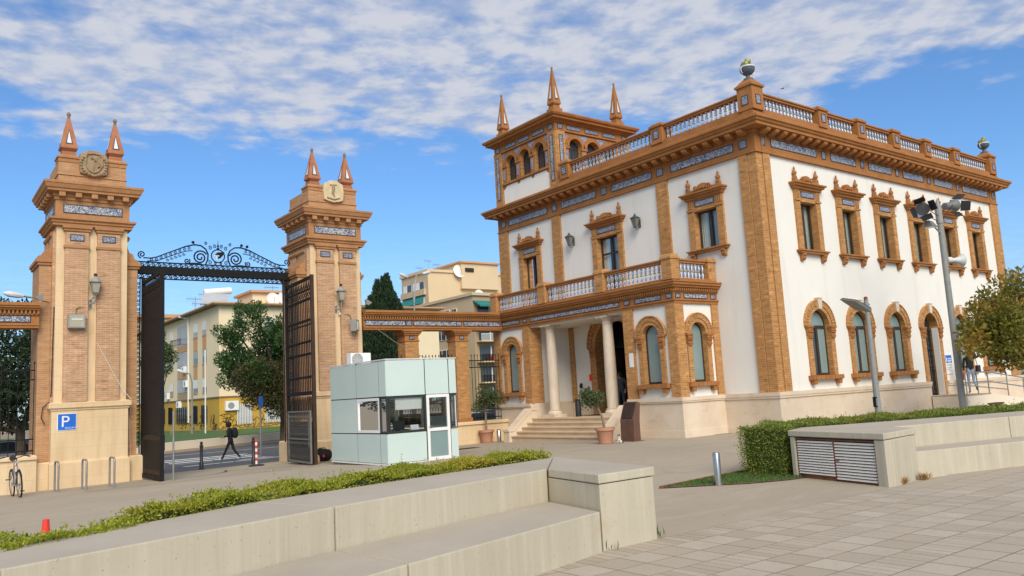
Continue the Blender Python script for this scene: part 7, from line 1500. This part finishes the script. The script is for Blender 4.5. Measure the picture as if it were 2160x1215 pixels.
stage_light(at_y((1945, 441), 12.45), (-.85, -.5, -.18), .80, 'stage light with black barn doors facing left, on top of the mast'); stage_light(at_y((2006, 434), 12.45), (.95, -.25, .10), .80, 'stage light with black barn doors facing right, on top of the mast')
c = at_y((1960, 472), 12.3); t_ = thing('floodlight', 'grey trough floodlight tilted down below the stage lights', 'floodlight', c); MB().add([c + Vector(v_) for v_ in ((-.11, -.07, .08), (.11, -.07, .08), (.11, .08, .10), (-.11, .08, .10), (-.19, -.18, -.12), (.19, -.18, -.12), (.19, .10, -.12), (-.19, .10, -.12))], [(0, 1, 2, 3), (7, 6, 5, 4), (0, 4, 5, 1), (1, 5, 6, 2), (2, 6, 7, 3), (3, 7, 4, 0)]).build('housing', 'light_body', t_); MB().box(c.x - .17, c.x + .17, c.y - .165, c.y + .085, c.z - .128, c.z - .121).build('glass', 'lamp_glass', t_); MB().bar(c + Vector((.1, .05, .12)), (px0, 12.5, 6.25), .04).build('arm', 'pole_paint', t_)
c = at_y((2016, 549), 12.3); t_ = thing('horn_speaker', 'pale grey horn loudspeaker pointing right halfway up the mast', 'loudspeaker', c); M = Vector((.88, -.46, -.05)).to_track_quat('Z', 'Y').to_matrix().to_4x4(); M.translation = c
MB().lathe([(.05, -.34), (.10, -.33), (.11, -.18), (.06, -.16), (.09, .0), (.14, .12), (.22, .22), (.23, .235), (.20, .21), (.12, .10), (.03, -.02)], M=M, n=20).build('horn', 'pale_metal', t_, True); MB().bar(c + (M.to_3x3() @ Vector((0, 0, -.25))), (px0, 12.5, c.z - .03), .04).build('bracket', 'pole_paint', t_)
q = at_y((1853, 868), 12.0); qx = q.x; S2 = thing('lamp_post', 'shorter grey lamp post with a flat tilted lamp head before the long facade', 'lamp post', (qx, 12.0, 0)); zt = at_y((1825, 627), 12.0).z
MB().tube([(qx, 12, -.05), (qx, 12, zt - .08)], [.095, .06], 12).build('pole', 'pole_paint', S2, True); MB().lathe([(.05, zt - .08), (.055, zt), (.02, zt + .02)], (qx, 12, 0), 10).build('pole_cap', 'rust', S2); hd_ = at_y((1806, 643), 11.8); M = Matrix.Translation(hd_) @ Matrix.Rotation(math.radians(-8), 4, 'Z') @ Matrix.Rotation(math.radians(22), 4, 'Y') @ Matrix.Rotation(math.radians(14), 4, 'X')
MB().add([M @ Vector(v_) for v_ in ((-.33, -.26, .03), (.30, -.26, .06), (.30, .26, .06), (-.33, .26, .03), (-.36, -.28, -.02), (.34, -.28, -.06), (.34, .28, -.06), (-.36, .28, -.02))], [(0, 1, 2, 3), (7, 6, 5, 4), (0, 4, 5, 1), (1, 5, 6, 2), (2, 6, 7, 3), (3, 7, 4, 0)]).build('lamp_head', 'light_body', S2, bevel=.015)
for k in range(4): MB().add([M @ Vector(v_) for v_ in ((-.32, -.24 + k * .13, .052), (.29, -.24 + k * .13, .075), (.29, -.15 + k * .13, .075), (-.32, -.15 + k * .13, .052), (-.32, -.24 + k * .13, .02), (.29, -.24 + k * .13, .02), (.29, -.15 + k * .13, .02), (-.32, -.15 + k * .13, .02))], [(0, 1, 2, 3), (0, 4, 5, 1), (1, 5, 6, 2), (2, 6, 7, 3), (3, 7, 4, 0)]).build('lamp_fin', 'iron_blue', S2)
MB().tube([hd_ + Vector((.2, .05, -.02)), (qx, 12, zt - .22), (qx + .14, 12.0, zt - .2)], .03, 8).build('lamp_arm', 'pole_paint', S2); MB().box(qx - .16, qx - .07, 11.96, 12.04, 1.03, 1.06).box(qx - .16, qx - .07, 11.96, 12.04, .78, .81).box(qx - .16, qx - .14, 11.96, 12.04, .81, 1.03).build('bracket', 'iron', S2)
# ================================================================== ramp and side entrance
rm = thing('access_ramp', 'pale concrete landing and ramp with steel handrails at the side door', 'ramp', (33, 14.3, 0)); RY = 14.12; x0r, x1r, x2r = 31.98, 34.0, 41.0
MB().box(x0r, x1r, RY, YC - .16, -.05, .70).build('landing', 'parapet_cream', rm); MB().prism([(x1r, -.05), (x1r, .70), (x2r, .02), (x2r, -.05)], RY, YC - .16, 'y').build('slope', 'parapet_cream', rm); MB().box(x0r, x1r, RY - .02, YC - .15, .701, .73).build('landing_slab', 'kerb', rm)
MB().box(UW[3] - .69, UW[3] + .69, YC - .16, YC + .3, .2, .728).build('threshold', 'limestone', rm)
def rz_(x): return .72 if x < x1r else max(.03, .72 - (x - x1r) / (x2r - x1r) * .69)
for x in (32.1, 33.05, 34.0, 35.7, 37.3, 39.0): MB().tube([(x, RY + .05, rz_(x) - .02), (x, RY + .05, rz_(x) + .83)], .024, 8).build('rail_post', 'steel', rm)
for h in (.83, .46): MB().tube([(32.02, RY + .05, .72 + h), (34.0, RY + .05, .72 + h), (39.0, RY + .05, rz_(39) + h)], .026, 8).build('handrail', 'steel', rm)
MB().tube([(33.6, YC - .12, 1.16), (39, YC - .12, rz_(39) + .5)], .02, 8).build('handrail', 'steel', rm)
ns = thing('notice_board', 'white notice with blue heading on the facade right of the side door', 'sign', (33.95, YC - .02, 1.6)); MB().box(33.70, 34.26, YC - .03, YC - .004, 1.55, 2.32).build('board', 'sign_white', ns); MB().box(33.72, 34.24, YC - .034, YC - .0305, 1.99, 2.30).build('heading', 'sign_blue', ns)
m = MB()
for z, a, b in ((2.16, 33.90, 34.2), (2.09, 33.88, 34.2), (2.03, 33.93, 34.12)): m.box(a, b, YC - .037, YC - .0345, z - .016, z + .016)
m.box(33.76, 33.83, YC - .037, YC - .0345, 2.03, 2.2); tag(m.build('heading_text', 'sign_white', ns), None, None); m = MB()
for z, a, b in ((1.93, 33.75, 34.22), (1.87, 33.75, 34.18), (1.79, 33.76, 34.2), (1.73, 33.76, 34.1), (1.66, 33.78, 33.95), (1.66, 34.0, 34.2)): m.box(a, b, YC - .034, YC - .0305, z - .013, z + .013)
m.build('body_text', 'sign_grey', ns)
c = at_y((2101, 851), 11.6); t_ = thing('low_seat', 'small dark plank seat showing just above the right hedge', 'seat', (c.x, c.y, 0)); MB().box(c.x - .33, c.x + .33, c.y - .12, c.y + .12, c.z - .02, c.z + .03).build('plank', 'corten', t_)
for s in (-.2, .2): MB().box(c.x + s - .03, c.x + s + .03, c.y - .1, c.y + .1, 0, c.z - .02).build('leg', 'corten', t_)
# ================================================================== things in the street
p = at_z((550.5, 962), -.6); t_ = thing('traffic_sign', 'round blue traffic sign on a grey pole in the street', 'sign', p); MB().tube([p, p + Vector((0, 0, 2.75))], .05, 8).build('pole', 'galvanised', t_); MB().lathe([(.29, 0), (.29, .02)], M=Matrix.Translation(p + Vector((0, -.08, 2.60))) @ Matrix.Rotation(math.radians(50), 4, 'Z') @ Matrix.Rotation(math.pi / 2, 4, 'X'), n=22).build('disc', 'sign_blue', t_)
def street_lamp(base, heads, h, label, mat='galvanised'):
    b = Vector(base); t_ = thing('street_lamp', label, 'street lamp', b, 0, 'far street lamps'); MB().tube([b, b + Vector((0, 0, h * .8)), b + Vector((0, 0, h * .82))], [.11, .07, .07], 8).build('pole', mat, t_)
    for e in heads:
        e = Vector(e); top = b + Vector((0, 0, h * .82)); md = Vector(((top.x * .7 + e.x * .3), (top.y + e.y) / 2, e.z - .15)); MB().tube([top, top + (md - top) * .6 + Vector((0, 0, .1)), md, e], .05, 6).build('arm', mat, t_); d = (e - md).normalized(); MB().tube([e - d * .1, e + d * .15, e + d * .55, e + d * .75], [.07, .14, .15, .05], 8).build('lamp_head', 'pale_metal', t_, True)
b = at_y((876, 700), 60); h1 = at_y((893, 577), 60); h2 = at_y((858, 584), 60); street_lamp((b.x, 60, -.6), [h1, h2], h1.z + .2, 'twin armed street lamp rising behind the brick screen')
b = at_y((110, 700), 45); h1 = at_y((45, 624), 45); street_lamp((b.x, 45, -.6), [h1], h1.z + .9, 'street lamp head reaching out at the left edge above the tiled beam')
b = at_y((405, 800), 74); h1 = at_y((390, 786), 74); street_lamp((b.x, 74, -.5), [h1], h1.z + .6, 'single armed street lamp in front of the yellow ground floor'); b = at_y((433, 800), 72); tag(MB().tube([(b.x, 72, -.5), (b.x, 72, at_y((433, 738), 72).z)], .06, 7).build('thin_pole', 'white_paint'), 'slender white pole standing before the cream apartments', 'pole')
def car(base, rz, mat, label, sx=1.0):
    b = Vector(base); M = Matrix.Translation(b) @ Matrix.Rotation(rz, 4, 'Z'); C_ = thing('parked_car', label, 'car', b, rz, 'cars parked in the street')
    def pr(poly, w0, w1): mm = MB().prism(poly, w0, w1, 'y'); mm.v = [tuple(M @ Vector(q)) for q in mm.v]; return mm
    pr([(-2.05, .32), (2.0, .32), (2.1, .55), (2.02, .78), (1.0, .95), (-1.85, 1.0), (-2.1, .85), (-2.12, .5)], -.86, .86).build('body', mat, C_, bevel=.06); pr([(-1.80, .96), (1.0, .93), (.45, 1.38), (-.1, 1.47), (-1.0, 1.45), (-1.5, 1.30)], -.74, .74).build('cabin', 'glass_dark', C_, bevel=.05); pr([(-1.35, 1.40), (.40, 1.40), (-.1, 1.485), (-1.0, 1.47)], -.70, .70).build('roof', mat, C_, bevel=.02)
    for s in (-1, 1):
        for x in (-1.3, 1.3):
            W_ = M @ Matrix.Translation((x, s * .80, .32)) @ Matrix.Rotation(math.pi / 2, 4, 'X'); w_ = MB().lathe([(.16, -.09), (.29, -.10), (.32, -.06), (.32, .06), (.29, .10), (.16, .09)], M=W_, n=18).build('wheel', 'tyre', C_, True); MB().lathe([(.18, -.105), (.18, .105)], M=W_, n=12).build('rim', 'steel', w_)
        mm = MB().box(1.96, 2.09, s * .5 - .16, s * .5 + .16, .60, .74); mm.v = [tuple(M @ Vector(q)) for q in mm.v]; mm.build('headlight', 'headlamp', C_); mm = MB().box(-2.13, -2.0, s * .6 - .12, s * .6 + .12, .66, .86); mm.v = [tuple(M @ Vector(q)) for q in mm.v]; mm.build('tail_light', 'tail_red', C_)
        mm = MB().box(.62, .80, s * .86, s * 1.0, .95, 1.07); mm.v = [tuple(M @ Vector(q)) for q in mm.v]; mm.build('mirror', mat, C_)
b = at_y((20, 955), 42); car((b.x, 42, -.61), .15, 'car_white', 'white parked car seen through the railing at the left edge'); b = at_y((72, 955), 41); car((b.x + 1.2, 47.5, -.61), .2, 'car_silver', 'silver parked car further back behind the left railing')
b = at_y((1008, 880), 36); car((b.x, 36, -.61), .1, 'car_white', 'white parked car seen through the railing beside the porch'); b = at_y((1050, 880), 42); car((b.x, 42, -.61), .1, 'car_dark', 'dark parked car behind the white one near the porch'); b = at_y((930, 880), 39); car((b.x, 39.5, -.61), .1, 'car_dark', 'dark parked car seen through the kiosk door glass')
c = at_y((1650, 187), 60); br = thing('bird', 'tiny dark bird flying in the sky right of the roof urn', 'bird', c); MB().tube([c + Vector((-.22, .1, 0)), c + Vector((-.05, 0, 0)), c + Vector((.14, -.08, .02)), c + Vector((.22, -.12, .03))], [.01, .06, .05, .02], 7).build('body', 'black_cloth', br, True)
for s in (-1, 1): MB().add([c + Vector(v_) for v_ in ((-.06, s * .02, .03), (.09, s * .02, .03), (.05, s * .32, .14), (-.04, s * .40, .12), (-.06, s * .02, .02), (.09, s * .02, .02), (.05, s * .32, .13), (-.04, s * .40, .11))], [(0, 1, 2, 3), (7, 6, 5, 4), (0, 4, 5, 1), (1, 5, 6, 2), (2, 6, 7, 3), (3, 7, 4, 0)]).build('wing', 'black_cloth', br)
# ================================================================== people and cat
def skinned(name, joints, edges, regions, sub=2):
    """continuous surface grown round a skeleton; regions: edge -> material name"""
    ids = {k: i for i, k in enumerate(joints)}; me = bpy.data.meshes.new(name); me.from_pydata([j[0] for j in joints.values()], [(ids[a], ids[b]) for a, b in edges], [])
    o = bpy.data.objects.new('tmp_skin', me); COL.objects.link(o); o.modifiers.new('Skin', 'SKIN'); sm = o.modifiers.new('Sub', 'SUBSURF'); sm.levels = sub; sm.render_levels = sub
    for k, i in ids.items(): r = joints[k][1]; me.skin_vertices[0].data[i].radius = (r, r) if isinstance(r, (int, float)) else r
    me.skin_vertices[0].data[0].use_root = True
    dg = bpy.context.evaluated_depsgraph_get(); out = bpy.data.meshes.new_from_object(o.evaluated_get(dg)); bpy.data.objects.remove(o); out.name = name; mats = []
    for e in edges:
        if regions[e] not in mats: mats.append(regions[e])
    out.materials.clear()
    for m_ in mats: out.materials.append(MAT[m_])
    seg = [(Vector(joints[a][0]), Vector(joints[b][0]), mats.index(regions[(a, b)])) for a, b in edges]
    for p in out.polygons:
        best = 1e9; c = p.center
        for a, b, mi in seg:
            d = b - a; t_ = max(0, min(1, (c - a).dot(d) / max(1e-9, d.length_squared))); q = (a + d * t_ - c).length
            if q < best: best = q; p.material_index = mi
        p.use_smooth = True
    return out
def hand_mesh(side):
    """palm at origin, fingers towards +x, thumb on the +y*side edge"""
    m = MB(); m.tube([(-.01, 0, 0), (.03, 0, 0), (.085, 0, -.004)], [.022, .034, .034], 8)
    for k, ln in enumerate((.068, .078, .073, .058)): y = side * (.030 - k * .020); m.tube([(.08, y, -.002), (.08 + ln * .5, y, -.010), (.08 + ln * .85, y, -.030), (.08 + ln, y, -.042)], [.0095, .009, .008, .006], 6)
    m.tube([(.02, side * .025, 0), (.05, side * .052, -.006), (.082, side * .056, -.016)], [.012, .010, .007], 6); return m.mesh('hand', 'skin', True)
HM = {1: hand_mesh(1), -1: hand_mesh(-1)}
def person(label, loc, rz, J, cloth, hair, shoes, hs=1.0, facing_hair=True):
    P_ = thing('person', label, 'person', loc, rz); W = WM[P_]
    E = [('pel', 'sp'), ('sp', 'ch'), ('ch', 'nk'), ('nk', 'hb'), ('hb', 'hc'), ('hc', 'ht')]; Rg = {E[0]: 'top', E[1]: 'top', E[2]: 'top', E[3]: 'skin', E[4]: 'skin', E[5]: 'skin'}
    for s in 'LR':
        for a, b, m_ in (('ch', 'sh' + s, 'top'), ('sh' + s, 'el' + s, 'top'), ('el' + s, 'wr' + s, 'top'), ('pel', 'hp' + s, 'leg'), ('hp' + s, 'kn' + s, 'leg'), ('kn' + s, 'an' + s, 'leg'), ('an' + s, 'to' + s, 'shoe')): E.append((a, b)); Rg[(a, b)] = m_
    R0 = dict(pel=(.155, .115), sp=(.14, .10), ch=(.165, .115), nk=.055, hb=.062, hc=.092, ht=.06)
    for s in 'LR': R0.update({'sh' + s: .065, 'el' + s: .046, 'wr' + s: .032, 'hp' + s: .088, 'kn' + s: .060, 'an' + s: .042, 'to' + s: .036})
    jj = {k: (J[k], tuple(q * hs for q in R0[k]) if isinstance(R0[k], tuple) else R0[k] * hs) for k in ['pel'] + [k for k in R0 if k != 'pel']}
    rg = {e: {'top': cloth[0], 'leg': cloth[1], 'skin': 'skin', 'shoe': shoes}[Rg[e]] for e in E}; bm_ = skinned('body', jj, E, rg); put(bm_, 'body', P_, W)
    hc = Vector(J['hc']); m = MB(); m.lathe([(.03, -.105), (.075, -.06), (.098, 0), (.095, .05), (.07, .092), (.02, .112)], M=Matrix.Translation(hc + Vector((-.018, 0, .018))), n=14); put(m.mesh('hair', hair, True), 'hair', P_, W)
    m = MB(); m.tube([hc + Vector((.085, 0, .02)), hc + Vector((.108, 0, -.012)), hc + Vector((.09, 0, -.02))], [.008, .014, .010], 6)
    for s in (-1, 1): m.lathe([(.004, -.03), (.014, 0), (.004, .03)], hc + Vector((.0, s * .092, -.01)), 6)
    put(m.mesh('face', 'skin', True), 'face', P_, W); m = MB()
    for s in (-1, 1): m.lathe([(.002, -.008), (.009, 0), (.002, .008)], hc + Vector((.086, s * .033, .02)), 6)
    m.bar(hc + Vector((.088, -.02, -.045)), hc + Vector((.088, .02, -.045)), .006); put(m.mesh('eyes', 'hair_dark'), 'eyes', P_, W)
    for s, sg in (('L', 1), ('R', -1)):
        w_ = Vector(J['wr' + s]); d = (w_ - Vector(J['el' + s])).normalized(); M = d.to_track_quat('X', 'Z').to_matrix().to_4x4(); M.translation = w_; put(HM[sg], 'hand', P_, W @ M)
    return P_, W
def J0(**k):
    J = dict(pel=(0, 0, .93), sp=(.01, 0, 1.12), ch=(.02, 0, 1.33), nk=(.03, 0, 1.47), hb=(.045, 0, 1.53), hc=(.055, 0, 1.60), ht=(.055, 0, 1.67), shL=(.02, .18, 1.40), elL=(0, .22, 1.13), wrL=(.06, .22, .90), shR=(.02, -.18, 1.40), elR=(0, -.22, 1.13), wrR=(.06, -.22, .90),
             hpL=(0, .09, .88), knL=(.03, .10, .49), anL=(0, .10, .09), toL=(.16, .11, .04), hpR=(0, -.09, .88), knR=(.03, -.10, .49), anR=(0, -.10, .09), toR=(.16, -.11, .04)); J.update(k); return J
wp = at_z((487, 971), -.6); face_left = math.atan2(.601, -.797)
P_, W = person('person in black hooded jacket with backpack striding across the road, seen in profile', wp, face_left, J0(sp=(.03, 0, 1.12), ch=(.06, 0, 1.33), nk=(.10, 0, 1.46), hb=(.125, 0, 1.52), hc=(.14, 0, 1.59), ht=(.145, 0, 1.66), shL=(.06, .17, 1.39), shR=(.06, -.17, 1.39), elL=(.02, .21, 1.13), wrL=(.27, .17, 1.09), elR=(.03, -.21, 1.13), wrR=(.26, -.15, 1.08),
    knL=(.18, .09, .50), anL=(.36, .09, .10), toL=(.53, .10, .06), knR=(-.10, -.09, .50), anR=(-.38, -.09, .14), toR=(-.27, -.10, .045)), ('black_cloth', 'black_cloth'), 'hair_dark', 'sign_white')
put(MB().tube([(-.20, 0, 1.00), (-.20, 0, 1.05), (-.21, 0, 1.22), (-.17, 0, 1.42), (-.13, 0, 1.46)], [.06, .12, .145, .12, .05], 12).mesh('backpack', 'black_cloth', True), 'backpack', P_, W); put(MB().lathe([(.05, -.12), (.115, -.06), (.135, .02), (.12, .09), (.05, .145)], M=Matrix.Translation((.09, 0, 1.615)), n=14).mesh('hood', 'black_cloth', True), 'hood', P_, W); m = MB()
for s in (-1, 1): m.tube([(-.1, s * .11, 1.44), (.08, s * .12, 1.46), (.17, s * .11, 1.3), (.06, s * .15, 1.08)], .016, 5)
put(m.mesh('straps', 'black_cloth'), 'straps', P_, W); m = MB()
for s, x, z in ((1, .37, .10), (-1, -.37, .15)): m.lathe([(.055, -.02), (.055, .06)], (x, s * .09, z), 8)
put(m.mesh('shoe_tops', 'black_cloth'), 'shoe_tops', P_, W)
wo_ = (33.95, 14.75, .73); P_, W = person('person in dark jacket and pale jeans with shoulder bag walking up the ramp', wo_, math.radians(38), J0(knL=(.10, .08, .49), anL=(.10, .08, .08), toL=(.25, .08, .04), knR=(.02, -.08, .50), anR=(-.26, -.08, .26), toR=(-.26, -.09, .12), elR=(.10, -.34, 1.42), wrR=(.16, -.12, 1.55), elL=(.02, .22, 1.13), wrL=(.05, .24, .90)), ('black_cloth', 'jeans_pale'), 'hair_brown', 'black_plastic', .92)
put(MB().box(-.20, .06, -.33, -.19, .80, 1.10).mesh('shoulder_bag', 'black_plastic', bevel=.03), 'shoulder_bag', P_, W); put(MB().tube([(-.05, -.26, 1.08), (-.05, -.20, 1.42), (.0, -.14, 1.46)], .012, 5).mesh('bag_strap', 'black_plastic'), 'bag_strap', P_, W); put(MB().box(-.05, .08, .22, .30, .55, .84).mesh('red_bag', 'tail_red', bevel=.015), 'red_bag', P_, W); put(MB().tube([(-.08, 0, 1.66), (-.10, 0, 1.5), (-.09, 0, 1.36)], [.06, .075, .03], 10).mesh('long_hair', 'hair_brown', True), 'long_hair', P_, W)
mn = at_z((1313, 873), .73); P_, W = person('person in grey blue sweater and trousers standing in the dark entrance, leaning forward', (mn.x + .35, mn.y + .34, .73), math.radians(215), J0(sp=(.06, 0, 1.08), ch=(.12, 0, 1.24), nk=(.19, 0, 1.35), hb=(.21, 0, 1.40), hc=(.23, 0, 1.46), ht=(.235, 0, 1.53), shL=(.13, .18, 1.30), shR=(.13, -.18, 1.30), elL=(.10, .24, 1.05), elR=(.10, -.26, 1.05), wrL=(.26, .22, .90), wrR=(.30, -.26, .98), anL=(.06, .12, .09), toL=(.2, .13, .04)), ('sweater_blue', 'trousers_grey'), 'hair_dark', 'black_plastic', .95)
put(MB().box(.28, .46, -.34, -.20, .88, 1.12).mesh('green_folder', 'grass_sheet', bevel=.01) if 'grass_sheet' in MAT else MB().box(.28, .46, -.34, -.20, .88, 1.12).mesh('green_folder', 'glazed_green', bevel=.01), 'green_folder', P_, W)
cp = gpt(1307, 935); ct = thing('cat', 'small white cat with black patches sitting between pot and totem', 'cat', cp, math.radians(215)); W = WM[ct]
jc = {'hip': ((-.05, 0, .075), (.062, .058)), 'ch': ((.03, 0, .14), .048), 'nk': ((.045, 0, .185), .030), 'hd': ((.065, 0, .222), .036), 'ns': ((.10, 0, .215), .018), 'fl': ((.055, .028, .09), .018), 'pl': ((.065, .030, .012), .014), 'fr': ((.055, -.028, .09), .018), 'pr': ((.065, -.030, .012), .014), 'kl': ((.0, .055, .045), .032), 'bl': ((.045, .055, .012), .015), 'kr': ((.0, -.055, .045), .032), 'br': ((.045, -.055, .012), .015), 't1': ((-.12, .02, .02), .016), 't2': ((-.08, .11, .014), .012), 't3': ((.0, .13, .012), .008)}
ec = [('hip', 'ch'), ('ch', 'nk'), ('nk', 'hd'), ('hd', 'ns'), ('ch', 'fl'), ('fl', 'pl'), ('ch', 'fr'), ('fr', 'pr'), ('hip', 'kl'), ('kl', 'bl'), ('hip', 'kr'), ('kr', 'br'), ('hip', 't1'), ('t1', 't2'), ('t2', 't3')]
put(skinned('body', jc, ec, {e: ('cat_black' if e in (('hip', 't1'), ('t1', 't2'), ('t2', 't3')) else 'cat_white') for e in ec}), 'body', ct, W); m = MB()
for s in (-1, 1): m.lathe([(.018, 0), (.010, .022), (.001, .038)], (.052, s * .022, .245), 6)
put(m.mesh('ears', 'cat_black'), 'ears', ct, W); put(MB().lathe([(.012, -.012), (.034, -.004), (.036, .012), (.022, .026), (.005, .03)], M=Matrix.Translation((.056, 0, .225)), n=10).mesh('black_cap', 'cat_black', True), 'black_cap', ct, W); put(MB().lathe([(.01, -.04), (.045, -.02), (.052, .01), (.03, .04), (.005, .05)], M=Matrix.Translation((-.045, .022, .088)), n=10).mesh('black_patch', 'cat_black', True), 'black_patch', ct, W)
